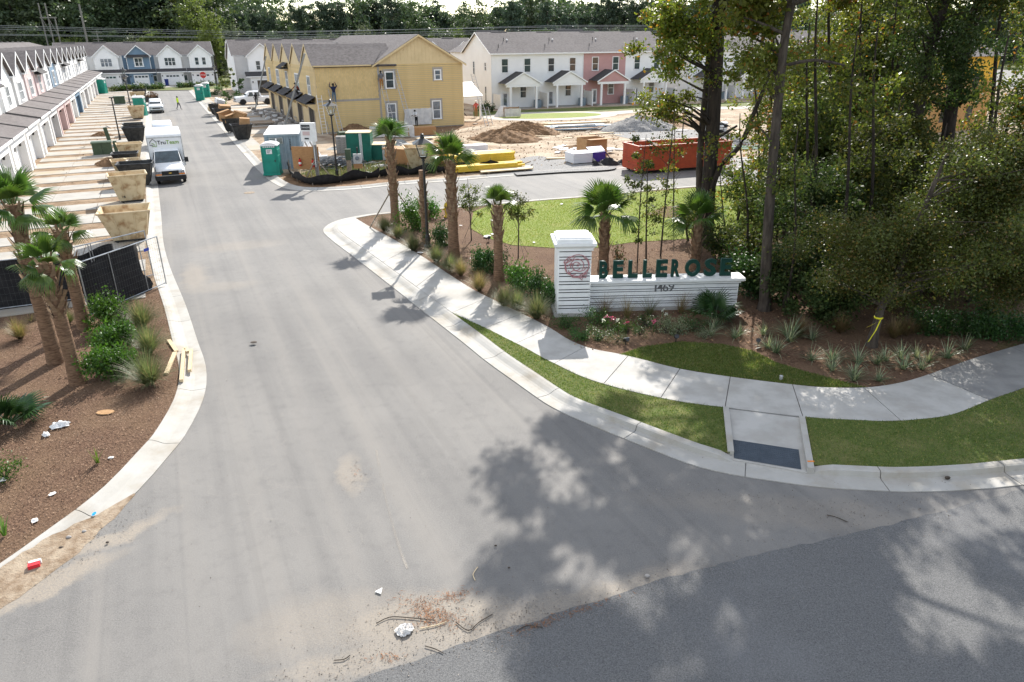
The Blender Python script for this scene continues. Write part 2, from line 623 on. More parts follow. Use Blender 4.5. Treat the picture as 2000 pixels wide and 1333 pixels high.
MT['l_wood']=leafmat('forest_leaf',(.046,.074,.04),(.088,.115,.056),None,0,.3,.5,.3)
MT['l_wood_light']=leafmat('light_forest_leaf',(.085,.12,.03),(.15,.17,.045),None,0,.35,.5,.3)
MT['l_wood_gray']=leafmat('grey_green_leaf',(.075,.092,.06),(.12,.135,.09),None,0,.3,.5,.3)
MT['muhly']=leafmat('fine_grass',(.08,.1,.045),(.16,.18,.09),(.26,.18,.12),.14,.4,.5)
MT['muhly_dry']=leafmat('dry_fine_grass',(.15,.13,.05),(.24,.19,.09),(.28,.17,.12),.3,.4,.5)
MT['dianella']=leafmat('variegated_blade',(.085,.125,.07),(.165,.2,.12),(.3,.32,.21),.3,.35,.4)
MT['l_var']=leafmat('variegated_leaf',(.16,.2,.11),(.3,.33,.22),(.06,.1,.03),.3,.35,.4)
MT['l_low']=leafmat('low_green_leaf',(.03,.075,.016),(.06,.125,.026),None,0,.35,.4)
MT['flower_pink']=leafmat('pink_petal',(.5,.04,.16),(.6,.12,.25),None,0,.4)
MT['flower_white']=leafmat('white_petal',(.6,.6,.55),(.7,.7,.66),None,0,.4)
MT['l_bronze']=leafmat('bronze_leaf',(.05,.03,.018),(.12,.05,.025),(.05,.08,.02),.4,.25,.3,.5)
MT['teal']=M('teal_plastic',(.0,.235,.17),(.0,.2,.145),2,.45,spec=.45)
MT['teal_dark']=M('green_wrap',(.0,.12,.085),(.0,.09,.065),1.5,.5,spec=.4)
MT['wood']=M('new_lumber',(.6,.48,.31),(.5,.39,.24),6,.75,stretch=(1,6,6))
MT['wood_yellow']=M('yellow_lumber',(.72,.5,.06),(.62,.42,.05),3,.7)
MT['plywood']=M('plywood',(.4,.22,.1),(.32,.17,.075),4,.8,stretch=(1,1,5))
MT['weathered']=M('weathered_wood',(.3,.24,.18),(.2,.16,.12),6,.9,stretch=(4,4,1))
MT['cardboard']=M('cardboard',(.42,.25,.125),(.36,.21,.1),3,.85)
MT['tan_bin']=M('stained_tan_plastic',(.62,.5,.32),(.54,.42,.25),1.8,.6,c3=(.3,.17,.08),s3=1.9,lo3=.5,hi3=.68,spec=.4)
MT['black_bin']=M('scuffed_black_plastic',(.018,.018,.018),(.045,.045,.043),3,.5,spec=.4)
MT['container']=M('grey_blue_steel',(.25,.31,.36),(.2,.26,.31),2.2,.5,spec=.4,c3=(.3,.26,.22),s3=2,lo3=.64,hi3=.78)
MT['car_white']=M('white_car_paint',(.78,.78,.78),rough=.22,spec=.6)
MT['car_bluewhite']=M('dusty_white_paint',(.66,.7,.74),(.6,.64,.68),2,.3,spec=.5)
MT['car_dark']=M('dark_car_paint',(.02,.02,.024),rough=.25,spec=.6)
MT['car_blue']=M('blue_car_paint',(.1,.2,.36),rough=.25,spec=.6)
MT['tyre']=M('rubber',(.014,.014,.014),(.025,.024,.023),9,.85)
MT['rim']=M('wheel_rim',(.45,.45,.46),rough=.35,metal=.7)
MT['plastic_black']=M('black_trim',(.018,.018,.019),rough=.6)
MT['orange']=M('orange_lens',(.75,.22,.02),rough=.25,spec=.5)
MT['headlight']=M('headlight_lens',(.35,.37,.4),(.1,.1,.11),8,.12,spec=.7)
MT['gold']=M('gold_badge',(.6,.4,.08),rough=.35,metal=.7)
MT['red_steel']=M('orange_red_steel',(.42,.072,.026),(.34,.055,.022),2.5,.5,c3=(.2,.07,.04),s3=2.6,lo3=.62,hi3=.78)
MT['fabric_black']=M('black_fabric',(.012,.012,.014),(.024,.023,.024),3,.8,bump=.6,bscale=10,dist=.03)
MT['tarp']=M('white_tarp',(.62,.6,.57),(.5,.48,.46),2,.6,bump=.5,bscale=4,dist=.05)
MT['plastic_white']=M('white_plastic',(.75,.75,.74),(.68,.67,.66),3,.5)
MT['green_box']=M('utility_green',(.055,.085,.05),(.045,.07,.04),4,.55)
MT['letter_green']=M('dark_green_letter',(.008,.045,.033),(.006,.036,.027),4,.55,spec=.2)
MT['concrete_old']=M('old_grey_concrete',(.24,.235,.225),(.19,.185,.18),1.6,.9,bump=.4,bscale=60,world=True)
MT['mesh_wire']=M('dark_mesh_wire',(.1,.1,.1),rough=.6)
MT['rose']=M('rose_outline',(.42,.2,.21),rough=.6)
MT['numeral']=M('grey_numeral',(.4,.4,.4),rough=.5)
MT['numeral_edge']=M('numeral_edge',(.13,.13,.13),rough=.6)
MT['yellow_paint']=M('hydrant_yellow',(.7,.47,.02),(.6,.4,.02),6,.5)
MT['red']=M('red_paint',(.5,.02,.015),rough=.4)
MT['skin']=M('skin',(.25,.13,.085),rough=.6)
MT['skin_dark']=M('dark_skin',(.07,.035,.022),rough=.6)
MT['hiviz']=M('hi_vis_yellow',(.55,.75,.02),rough=.8)
MT['navy']=M('navy_cloth',(.012,.018,.05),rough=.9)
MT['jeans']=M('denim',(.09,.14,.19),rough=.9)
MT['graycloth']=M('grey_cloth',(.13,.13,.14),rough=.9)
MT['tancloth']=M('tan_cloth',(.3,.14,.05),rough=.9)
MT['redcloth']=M('red_cloth',(.5,.1,.08),rough=.9)
MT['maroon']=M('maroon_cloth',(.2,.04,.03),rough=.9)
MT['whitecloth']=M('white_cloth',(.65,.65,.65),rough=.9)
MT['darkcloth']=M('dark_cloth',(.015,.015,.017),rough=.9)
MT['hair']=M('dark_hair',(.012,.01,.008),rough=.7)
MT['boot']=M('work_boot',(.04,.025,.015),rough=.8)
MT['purple']=M('purple_foam_wrap',(.06,.04,.27),(.05,.03,.22),2,.5)
MT['foam_white']=M('white_foam',(.74,.74,.76),rough=.7)
MT['bluefilm']=M('blue_film',(.28,.42,.55),(.42,.53,.62),2,.35)
MT['pvc_green']=M('pale_green_pipe',(.35,.5,.4),rough=.5)
MT['block']=M('concrete_block',(.32,.3,.285),(.25,.235,.22),6,.9,bump=.5)
MT['blue_bin']=M('blue_plastic',(.012,.03,.16),rough=.5)
MT['tactile']=M('blue_grey_tactile',(.055,.07,.09),(.045,.058,.075),6,.7)
MT['ribbon']=M('yellow_ribbon',(.65,.6,.03),rough=.6)
MT['text_dark']=M('dark_lettering',(.03,.035,.04),rough=.5)
MT['text_green']=M('green_lettering',(.2,.34,.045),rough=.5)
MT['text_red']=M('red_lettering',(.5,.05,.05),rough=.5)
MT['blue_sign']=M('blue_label',(.05,.08,.4),rough=.5)
MT['osb']=M('sheathing_board',(.5,.27,.1),(.42,.22,.075),4,.8)
MT['osb_yellow']=M('yellow_sheathing',(.75,.42,.04),(.66,.36,.035),2,.7)
MT['wire']=M('power_wire',(.3,.31,.32),rough=.5)
MT['pole_wood']=M('utility_pole_wood',(.2,.19,.18),(.15,.14,.13),5,.9)
MT['paper']=M('pale_paper',(.75,.74,.72),(.66,.65,.62),4,.8)
MT['litter_red']=M('red_packet',(.6,.03,.04),rough=.5)
MT['litter_blue']=M('blue_litter',(.02,.32,.6),rough=.5)
MT['chip']=M('bark_chips',(.17,.1,.064),(.27,.185,.125),3,.9,island=.5)
MT['pebble']=M('road_grit',(.16,.13,.105),(.28,.25,.22),4,.9,island=.4)
MT['needle']=M('pine_straw',(.28,.13,.06),(.18,.08,.04),3,.9,island=.3)
MT['clear']=clearmat('lantern_glass')
MT['brownbench']=M('bench_wood',(.24,.15,.08),rough=.8)
MT['gray_pipe']=M('grey_roll',(.22,.23,.22),(.3,.3,.29),3,.7)
# ================================================================== ground, roads, kerbs, pavements
def smooth(pts,n=6):
 """Catmull-Rom through points"""
 P=[pts[0]]+list(pts)+[pts[-1]]
 out=[]
 for i in range(1,len(P)-2):
  p0,p1,p2,p3=P[i-1],P[i],P[i+1],P[i+2]
  for k in range(n):
   t=k/n
   out.append(.5*((2*p1)+(p2-p0)*t+(2*p0-5*p1+4*p2-p3)*t*t+(3*p1-p0-3*p2+p3)*t**3))
 out.append(P[-2])
 return out
def resample(pts,step):
 d=[0]
 for a,b in zip(pts,pts[1:]):
  d.append(d[-1]+(b-a).length)
 n=max(2,int(round(d[-1]/step)))
 out,j=[],0
 for i in range(n+1):
  s=d[-1]*i/n
  while j<len(d)-2 and d[j+1]<s:
   j+=1
  t=(s-d[j])/max(1e-9,d[j+1]-d[j])
  out.append(pts[j].lerp(pts[j+1],min(1,max(0,t))))
 return out
def px_line(l,z=0.0,n=6):
 return smooth([G(x,y,z) for x,y in l],n)
def sheet(name,pts,z,mat,kind='structure',grid=0):
 bm=bmesh.new()
 vs=[bm.verts.new((p.x,p.y,z)) for p in pts]
 f=bm.faces.new(vs)
 f.normal_update()
 if f.normal.z<0:
  f.normal_flip()
 bmesh.ops.triangulate(bm,faces=bm.faces[:],ngon_method='EAR_CLIP')
 me=bpy.data.meshes.new(name)
 bm.to_mesh(me)
 bm.free()
 me.materials.append(mat)
 o=put(me,name)
 if kind:
  o['kind']=kind
 return o
def V2(x,y):
 return Vector((x,y,0))
# --- reference lines
LEFT_OUT=px_line([(310,377),(315,422),(319,472),(332,522),(362,595),(387,670),(402,715),(400,772),(363,850),(325,897),(300,927),(240,990),(195,1022),(130,1075),(0,1170),(-160,1275)])
far0=G(310,377,0)
LEFT_OUT=[far0+SD*s for s in (118,80,40,20,10,4)]+LEFT_OUT
RIGHT_FAR=px_line([(496,325),(513,341),(532,357),(562,370),(612,374),(700,370),(775,362),(875,355),(1002,344),(1213,330),(1450,314),(1800,296)])
rf0=G(496,325,0)
RIGHT_FAR=[rf0+SD*s for s in (106,70,40,20,10,4)]+RIGHT_FAR
NEAR=px_line([(1900,333),(1620,348),(1356,364),(1257,372),(1147,383),(1054,390),(941,400),(855,407),(740,417),(697,423),(664,430),(642,439),(631,452),(648,470),(690,502),(767,562),(815,600),(875,647),(907,672),(950,707),(1010,750),(1075,795),(1140,825),(1200,850),(1280,882),(1360,912),(1440,930),(1520,942),(1600,953),(1680,958),(1792,962),(1920,956),(2000,948),(2160,930),(2420,886)])
KW=.76
def offset(pts,d):
 out=[]
 for i,p in enumerate(pts):
  t=(pts[min(i+1,len(pts)-1)]-pts[max(i-1,0)])
  t.z=0
  t.normalize()
  out.append(p+Vector((-t.y,t.x,0))*d)
 return out
# --- terrain sheet out to the horizon
gp=[V2(-1600,-700),V2(1600,-700),V2(1600,2200),V2(-1600,2200)]
sheet('terrain',gp,-.06,MT['far_turf'])
# --- asphalt: one sheet under everything paved
LO=resample(LEFT_OUT,.8)
RF=resample(RIGHT_FAR,.8)
NR=resample(NEAR,.5)
road=sheet('asphalt_road',[V2(-200,190),V2(90,330),V2(150,200),V2(150,100),V2(70,2),V2(60,-40),V2(-60,-40),V2(-60,5),V2(-75,40)],0,MT['asphalt'])
# old county road in the foreground, a few millimetres lower-worn strip laid over the join
ol=px_line([(300,1440),(480,1392),(690,1331),(800,1293),(920,1252),(1050,1210),(1180,1170),(1310,1128),(1450,1092),(1600,1057),(1750,1022),(1900,982),(2040,945)],0)
ol=resample(ol,.25)
jit=[p+Vector((random.uniform(-.04,.04),random.uniform(-.04,.04),0)) for p in ol]
sheet('old_road',jit+[jit[-1]+Vector((30,9,0)),V2(60,-30),V2(-50,-30),jit[0]+Vector((-40,-11,0))],.006,MT['old_asphalt'])
# --- land plates (a kerb height above the road)
LI = offset(LO, -KW)       # left kerb: land lies to the right of the walking direction (towards the camera)
RFI=offset(RF,KW)
NRI=offset(NR,KW)
def land(name,pts,z,mat):
 return sheet(name,pts,z,mat)
# fence line that splits the planted bed from the raw lots on the left
fence_a,fence_b=G(330,556),G(-400,640)
i_split=min(range(len(LI)),key=lambda i:(LI[i]-fence_a).length)
land('lot_soil',LI[:i_split+1]+[fence_b,fence_b+V2(-60,0),LI[0]+V2(-90,-10)],LAND-.014,MT['lot_soil'])
land('planting_bed',LI[i_split:]+[LI[-1]+V2(-20,-4),fence_b+V2(-30,0),fence_b],LAND-.014,MT['mulch'])
# building site beyond the cross street
land('site_soil',RFI+[RFI[-1]+V2(40,14),V2(95,150),V2(20,240),RFI[0]+V2(20,10)],LAND-.014,MT['sand'])
land('far_lots',[LI[0]+V2(-60,-6),LI[0]+V2(-80,90),V2(140,330),V2(120,200),V2(20,130),RFI[0]+V2(10,0)],LAND-.024,MT['far_turf'])
# corner with the sign, lawn and wood
ir1=min(range(len(NRI)),key=lambda i:(NRI[i]-G(1421,884)).length)
ir2=min(range(len(NRI)),key=lambda i:(NRI[i]-G(1590,912)).length)
land('corner_ground',NRI[:ir1+1]+[G(1422,796),G(1572,812)]+NRI[ir2:]+[NRI[-1]+V2(30,2),V2(70,60),NRI[0]+V2(25,8)],LAND-.014,MT['forest_floor'])
def overlay(name,px,z,mat,n=5):
 return sheet(name,smooth([G(x,y,LAND) for x,y in px],n) if n else [G(x,y,LAND) for x,y in px],z,mat)
overlay('mulch_bed',[(700,430),(760,421),(900,406),(925,417),(915,447),(950,465),(1000,480),(1087,486),(1165,485),(1230,475),(1350,467),(1440,466),(1560,480),(1640,560),(1800,640),(1990,650),(1900,702),(1816,733),(1757,750),(1691,759),(1620,759),(1555,754),(1418,737),(1325,722),(1250,703),(1207,693),(1155,683),(1112,666),(1075,643),(1037,623),(975,593),(922,566),(870,533),(825,503),(775,473),(720,443)],LAND-.008,MT['mulch'],0)
LAWN=[(925,413),(960,401),(1054,393),(1147,386),(1257,376),(1356,367),(1470,360),(1640,351),(1660,400),(1560,450),(1437,463),(1350,466),(1230,474),(1165,484),(1087,485),(1000,479),(950,464),(918,446)]
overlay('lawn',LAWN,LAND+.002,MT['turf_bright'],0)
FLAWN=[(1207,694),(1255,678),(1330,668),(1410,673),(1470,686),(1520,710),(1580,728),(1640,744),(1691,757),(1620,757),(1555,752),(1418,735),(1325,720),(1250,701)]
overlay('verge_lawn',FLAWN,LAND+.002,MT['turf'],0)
overlay('tree_ring',[(1262,420),(1300,404),(1360,402),(1400,412),(1380,424),(1320,428)],LAND+.008,MT['mulch'])
# verge between kerb and pavement
SW_L=[(657,450),(675,465),(720,495),(785,540),(845,582),(880,607),(890,613),(950,642),(1025,680),(1075,707),(1160,745),(1300,780),(1412,796)]
SW_L2=[(1573,815),(1675,821),(1740,823),(1821,817),(1870,807),(1935,781),(2000,758),(2100,715),(2250,660),(2500,590)]
SW_R=[(695,427),(720,442),(775,472),(825,502),(870,532),(922,565),(975,592),(1037,622),(1075,642),(1112,665),(1155,682),(1207,692),(1250,702),(1325,721),(1418,736),(1555,753),(1620,758),(1691,758),(1756,749),(1815,732),(1902,701),(2000,672),(2100,640),(2250,590),(2460,536)]
def nri_between(a,b):
 pa,pb=G(*a),G(*b)
 ia=min(range(len(NRI)),key=lambda i:(NRI[i]-pa).length)
 ib=min(range(len(NRI)),key=lambda i:(NRI[i]-pb).length)
 return NRI[ia:ib+1]
v1=nri_between((888,612),(1414,878))
VERGE1=v1+[G(1414,797)]+[G(x,y) for x,y in SW_L[:5:-1]]
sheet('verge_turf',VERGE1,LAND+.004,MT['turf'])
v2=nri_between((1590,908),(2400,845))
VERGE2=v2+[G(x,y) for x,y in SW_L2[9::-1]]
sheet('verge_turf',VERGE2,LAND+.004,MT['turf'])
# --- kerbs
ROLLED=[(0,-.03),(0,.022),(.34,.012),(.43,.028),(.56,.085),(.67,.118),(.76,.122),(.77,-.03)]
UPRIGHT=[(0,-.03),(0,.022),(.46,.006),(.53,.022),(.56,.15),(.61,.17),(.77,.17),(.78,-.03)]
RAMPED=[(0,-.03),(0,.022),(.46,.01),(.53,.016),(.56,.024),(.61,.03),(.76,.04),(.77,-.03)]
def kerb(name,line,side,upright=lambda p:0.0,seg=3.05,mat='curb',cut=1e9):
 """kerb and gutter poured in lengths with an open joint between them"""
 root=bpy.data.objects.new(name,None)
 COL.objects.link(root)
 structure(root)
 pts=resample(line,.35)
 tot=sum((b-a).length for a,b in zip(pts,pts[1:]))
 per=max(2,int(round(seg/.35)))
 i=0
 while i<len(pts)-1:
  far=(pts[i]-V2(0,0)).length
  step=per if far<70 else per*6
  j=min(len(pts)-1,i+step)
  sl=[p.copy() for p in pts[i:j+1]]
  if len(sl)>=2:
   d0=(sl[1]-sl[0]).normalized()
   d1=(sl[-1]-sl[-2]).normalized()
   sl[0]=sl[0]+d0*.011
   sl[-1]=sl[-1]-d1*.011
   nrm=[]
   for k in range(len(sl)):
    g=i+k
    t=pts[min(g+1,len(pts)-1)]-pts[max(g-1,0)]
    t.normalize()
    nrm.append(Vector((-t.y,t.x,0))*side)
   V,F=[],[]
   m=len(ROLLED)
   for p,n in zip(sl,nrm):
    u=upright(p)
    for q in range(m):
     if u>=0:
      a,b=ROLLED[q],UPRIGHT[q]
      w=u
     else:
      a,b=UPRIGHT[q],RAMPED[q]
      w=-u
     dd=a[0]+(b[0]-a[0])*w
     zz=a[1]+(b[1]-a[1])*w
     V.append(p+n*dd+Vector((0,0,zz)))
   for k in range(len(sl)-1):
    for q in range(m-1):
     F.append((k*m+q,k*m+q+1,(k+1)*m+q+1,(k+1)*m+q))
   F.append(list(range(m)))
   F.append(list(range((len(sl)-1)*m,len(sl)*m))[::-1])
   b=MB().add(V,F)
   q0,q1,q2=(Vector(b.v[k]) for k in b.f[2][:3])
   if (q1-q0).cross(q2-q0).z<0:
    b.f=[f[::-1] for f in b.f]
   b.build('kerb_length',MT[mat],root)
  i=j
 return root
ramp_l,ramp_r=G(1424,900,0),G(1592,922,0)
pa_,pb_=G(1085,800,0),G(1190,846,0)
def up_near(p):
 if p.y>pa_.y+1.2 or p.x<pa_.x:
  return 0.0
 w=min(1,max(0,(p.x-pa_.x)/max(.1,(pb_.x-pa_.x))))
 if ramp_l.x-.55<p.x<ramp_r.x+.12 and p.y<16:
  e=min(1,max(0,(p.x-ramp_l.x+.55)/.35),)*min(1,max(0,(ramp_r.x+.12-p.x)/.35))
  return-min(1,e)
 return w
kerb('kerb',LO,-1)
kerb('kerb',RF,1)
kerb('kerb',NR,1,up_near)
# --- pavement slabs
def pavement():
 root=bpy.data.objects.new('pavement',None)
 COL.objects.link(root)
 structure(root)
 L=resample([p+Vector((0,0,0)) for p in nri_between((690,424),(886,610))]+px_line(SW_L[7:-1]+[(1412,796),(1573,815)]+SW_L2[1:],LAND),.25)
 Rr=resample(px_line(SW_R,LAND),.25)
 # base strip (dark joints)
 cuts=[((684,426),(695,427)),((675,466),(724,446)),((744,512),(800,487)),((812,560),(862,525)),((887,612),(957,583)),((945,640),(1020,613)),((1005,670),(1075,642)),
   ((1081,709),(1142,679)),((1185,752),(1226,697)),((1285,776),(1322,720)),((1411,796),(1418,736)),((1573,815),(1555,753)),((1768,823),(1692,758)),((1934,781),(1816,732)),((2080,724),(1977,679)),((2240,664),(2160,620)),((2490,593),(2440,541))]
 idx=[]
 for a,b in cuts:
  pa,pb=G(*a),G(*b)
  idx.append((min(range(len(L)),key=lambda i:(L[i]-pa).length),min(range(len(Rr)),key=lambda i:(Rr[i]-pb).length)))
 base=L[idx[0][0]:idx[-1][0]+1]+Rr[idx[0][1]:idx[-1][1]+1][::-1]
 sheet('joint_bed',base,LAND-.004,MT['joint']).parent=root
 g=.012
 for k in range(len(idx)-1):
  (l0,r0),(l1,r1)=idx[k],idx[k+1]
  l=[p.copy() for p in L[l0:l1+1]]
  r=[p.copy() for p in Rr[r0:r1+1]]
  if len(l)<2 or len(r)<2:
   continue
  ld,rd=(l[1]-l[0]).normalized(),(r[1]-r[0]).normalized()
  l[0]+=ld*g
  r[0]+=rd*g
  l[-1]-=ld*g
  r[-1]-=rd*g
  out=l+r[::-1]
  zt=LAND+.016+random.uniform(-.002,.003)
  b=MB()
  b.prism([(p.x,p.y,zt-.08) for p in out][::-1],(0,0,.08))
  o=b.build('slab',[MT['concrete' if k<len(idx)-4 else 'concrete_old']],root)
  bm=bmesh.new()
  bm.from_mesh(o.data)
  bmesh.ops.triangulate(bm,faces=[f for f in bm.faces if len(f.verts)>4],ngon_method='EAR_CLIP')
  bmesh.ops.recalc_face_normals(bm,faces=bm.faces)
  bm.to_mesh(o.data)
  bm.free()
 return root
PAVE=pavement()
# --- kerb ramp with tactile plate
def kerb_ramp():
 root=bpy.data.objects.new('kerb_ramp',None)
 COL.objects.link(root)
 structure(root)
 zt=LAND+.012
 A,B=G(1424,800),G(1561,817)
 C,D=G(1577,918),G(1430,893)
 A.z=B.z=zt
 C.z=D.z=.045
 b=MB()
 b.add([A,B,C,D]+[p-Vector((0,0,.1)) for p in (A,B,C,D)],[(3,2,1,0),(0,1,5,4),(1,2,6,5),(2,3,7,6),(3,0,4,7)])
 b.build('ramp_slab',MT['concrete'],root)
 # cheek walls
 for (p0,p1,w) in (((1412,797),(1421,884),1),((1560,815),(1577,917),-1)):
  a=G(*p0)
  e=G(*p1)
  d=(e-a)
  d.z=0
  n=Vector((d.y,-d.x,0)).normalized()*(.15 if w>0 else .15)
  if w>0:
   n=-n if n.x<0 else n
  else:
   n=-n if n.x<0 else n
  V=[]
  for p in (a,e):
   for q in (p,p+n):
    V.append((q.x,q.y,-.02))
    V.append((q.x,q.y,LAND+.05))
  b=MB()
  b.add(V,[(0,2,3,1),(4,5,7,6),(1,3,7,5),(0,1,5,4),(2,6,7,3)])
  b.build('cheek_wall',MT['curb'],root)
 # tactile plate on the slope
 def onramp(u,v):
  top=A.lerp(B,u)
  bot=D.lerp(C,u)
  return top.lerp(bot,v)
 b=MB()
 up=Vector((0,0,.008))
 q=[onramp(.03,.63)+up,onramp(.93,.63)+up,onramp(.93,.97)+up,onramp(.03,.97)+up]
 b.add(q,[(3,2,1,0)])
 pl=b.build('tactile_plate',MT['tactile'],root)
 b=MB()
 for i in range(34):
  for j in range(10):
   p=onramp(.05+.86*i/33,.65+.3*j/9)+up
   b.frustum(.026,.026,.014,.014,0,.007)
   for k in range(8):
    x,y,z=b.v[-8+k]
    b.v[-8+k]=(x+p.x,y+p.y,z+p.z)
 o=b.build('tactile_dome',MT['tactile'],pl)
 o['kind']='stuff'
 m=MB()
 p=G(1583,905)
 m.cbox((p.x+.0,p.y,LAND+.053),.16,.05,.004)
 m.build('orange_mark',MT['orange'],root)
kerb_ramp()
# --- soil washed over the lower left gutter
def gutter_soil():
 rr=random.Random(5)
 i0=min(range(len(LO)),key=lambda i:(LO[i]-G(262,968,0)).length)
 pts=resample(LO[i0:],.22)
 V,F=[],[]
 m=7
 for i,p in enumerate(pts):
  t=pts[min(i+1,len(pts)-1)]-pts[max(i-1,0)]
  t.normalize()
  n=Vector((t.y,-t.x,0))
  grow=min(1,(i+.4)/9)
  for j in range(m):
   f=j/(m-1)
   d=-.28*grow+(.28+.6)*grow*f+rr.uniform(-.05,.05)*grow
   edge=j in (0,m-1)
   V.append(p+n*d+Vector((0,0,.004 if j==0 else (.03+.11*max(0,d-.36)/.3)+(0 if edge else rr.uniform(.006,.026)*grow))))
 for i in range(len(pts)-1):
  for j in range(m-1):
   F.append((i*m+j,i*m+j+1,(i+1)*m+j+1,(i+1)*m+j)[::-1])
 b=MB().add(V,F)
 q0,q1,q2=(Vector(b.v[k]) for k in b.f[0][:3])
 if (q1-q0).cross(q2-q0).z<0:
  b.f=[f[::-1] for f in b.f]
 o=b.build('washed_soil',M('washed_soil',(.3,.235,.17),(.2,.14,.09),5,.95,bump=1,bscale=20,world=True,c3=(.38,.31,.23),s3=2,dist=.03),None,'all')
 o['kind']='structure'
gutter_soil()
# --- driveways of the left row (concrete ribs between raw soil)
Q0 = G(63.4, 335.6)          # foot of a garage pier
def lot(s,off):
 """s metres along the left row, off metres out from its garage fronts"""
 return Vector((Q0.x,Q0.y,0))+SD*s+PD*off
kl = ((far0 - Vector((Q0.x, Q0.y, 0))).dot(PD)) - KW      # distance from garage fronts to back of kerb
for k in range(-5,16):
 s0=1.0+7.6*k
 # each house: a wide drive and a narrow entry path
 for (o0,o1,z,w) in ((.2,2.9,.012,0),(4.2,6.1,.012,1)):
  a,b=s0+o0,s0+o1
  pts=[lot(a,-.1),lot(b,-.1),lot(b+.0,kl-.02),lot(a,kl-.02)]
  n=3
  root=bpy.data.objects.new('driveway',None)
  COL.objects.link(root)
  structure(root)
  for i in range(n):
   f0,f1=i/n,(i+1)/n
   q=[pts[0].lerp(pts[3],f0+.002),pts[1].lerp(pts[2],f0+.002),pts[1].lerp(pts[2],f1-.002),pts[0].lerp(pts[3],f1-.002)]
   bb=MB()
   zt=LAND+.02
   bb.prism([(p.x,p.y,zt-.1) for p in q],(0,0,.1))
   bb.build('slab',MT['concrete_new'],root)
# walk that runs along the kerb in front of the lots
bb=MB()
root=structure(bpy.data.objects.new('lot_walk',None))
COL.objects.link(root)
for i in range(0,46):
 a,b=-8+i*2.4,-8+i*2.4+2.38
 q=[lot(a,kl+.0),lot(b,kl+.0),lot(b,kl-.55),lot(a,kl-.55)]
 bb=MB()
 bb.prism([(p.x,p.y,LAND-.06) for p in q][::-1],(0,0,.085))
 bb.build('slab',MT['concrete_new'],root)
# --- paving in front of the yellow house (right side of the street)
Y0=G(617,257)
Yb=Vector((Y0.x,Y0.y,0))
def ylot(s,off):
 return Yb+SD*s-PD*off
yk=(Yb-rf0).dot(PD)-KW
for k in range(6):
 s0=.5+7.0*k
 root=structure(bpy.data.objects.new('driveway',None))
 COL.objects.link(root)
 for i in range(2):
  f0,f1=i/2,(i+1)/2
  q=[ylot(s0+.3,-.1+f0*yk),ylot(s0+4.9,-.1+f0*yk),ylot(s0+4.9,-.1+f1*yk-.02),ylot(s0+.3,-.1+f1*yk-.02)]
  bb=MB()
  bb.prism([(p.x,p.y,LAND-.06) for p in q][::-1],(0,0,.085))
  bb.build('slab',MT['concrete_new'],root)
root=structure(bpy.data.objects.new('lot_walk',None))
COL.objects.link(root)
for i in range(0,34):
 a=-24+i*2.4
 q=[ylot(a,yk),ylot(a+2.38,yk),ylot(a+2.38,yk-1.3),ylot(a,yk-1.3)]
 bb=MB()
 bb.prism([(p.x,p.y,LAND-.06) for p in q][::-1],(0,0,.08))
 if i>=5:
  bb.build('slab',MT['concrete_new'],root)
# --- far cross pavement and drives before the far row
F0=G(214,170)
def flot(s,off):
 return Vector((F0.x,F0.y,0))+PD*s-SD*off
for k,s0 in enumerate((-2.4,3.9,10.3,16.7,26,32)):
 root=structure(bpy.data.objects.new('driveway',None))
 COL.objects.link(root)
 q=[flot(s0,.1),flot(s0+4.6,.1),flot(s0+4.6,9),flot(s0,9)]
 bb=MB()
 bb.prism([(p.x,p.y,LAND-.08) for p in q],(0,0,.09))
 bb.build('slab',MT['concrete_new'],root)
# --- the looping path before the white row
def ring(name,c,rx,ry,z,mat,n=40,kind='structure',rz=0):
 P=[]
 for i in range(n):
  t=2*math.pi*i/n
  x,y=rx*math.cos(t),ry*math.sin(t)
  P.append(Vector((c.x+x*math.cos(rz)-y*math.sin(rz),c.y+x*math.sin(rz)+y*math.cos(rz),0)))
 return sheet(name,P,z,mat,kind)
rc=G(1075,226.5)
ring('loop_path',rc,9.0,5.6,LAND+.008,MT['concrete_new'],rz=.25)
ring('round_lawn',rc,6.9,3.3,LAND+.016,MT['turf_bright'],rz=.25)
overlay('loop_path',[(1110,221),(1180,219),(1270,214),(1380,210),(1500,207),(1500,212),(1380,215),(1270,219),(1190,225),(1130,229)],LAND+.012,MT['concrete_new'])
overlay('grass_strip',[(925,228),(930,215),(985,217),(1100,212),(1300,205),(1500,199),(1500,206),(1380,209),(1270,213),(1180,218),(1100,219),(1030,221),(990,227)],LAND+.004,MT['turf'])
# gravelled patches on the site
overlay('gravel_patch',[(985,325),(1010,312),(1050,305),(1100,312),(1180,314),(1200,330),(1100,336),(1010,342)],LAND-.004,MT['gravel'])
overlay('gravel_patch',[(1190,262),(1230,250),(1330,252),(1420,262),(1440,275),(1330,276),(1240,274)],LAND-.002,MT['gravel'])
overlay('dirt_patch',[(640,262),(720,258),(800,252),(890,240),(960,238),(900,252),(850,262),(760,268),(660,270)],LAND-.003,MT['dirt'])
overlay('dirt_patch',[(1040,246),(1090,240),(1230,240),(1290,236),(1400,236),(1380,246),(1240,250),(1100,256)],LAND-.004,MT['dirt'])
overlay('dirt_patch',[(550,352),(565,340),(640,345),(720,340),(860,336),(870,342),(800,352),(700,362),(612,366),(572,362)],LAND-.004,MT['dirt'])
overlay('weedy_strip',[(575,344),(640,325),(740,318),(860,318),(960,322),(980,330),(870,338),(740,346),(640,354)],LAND-.006,MT['far_turf'])
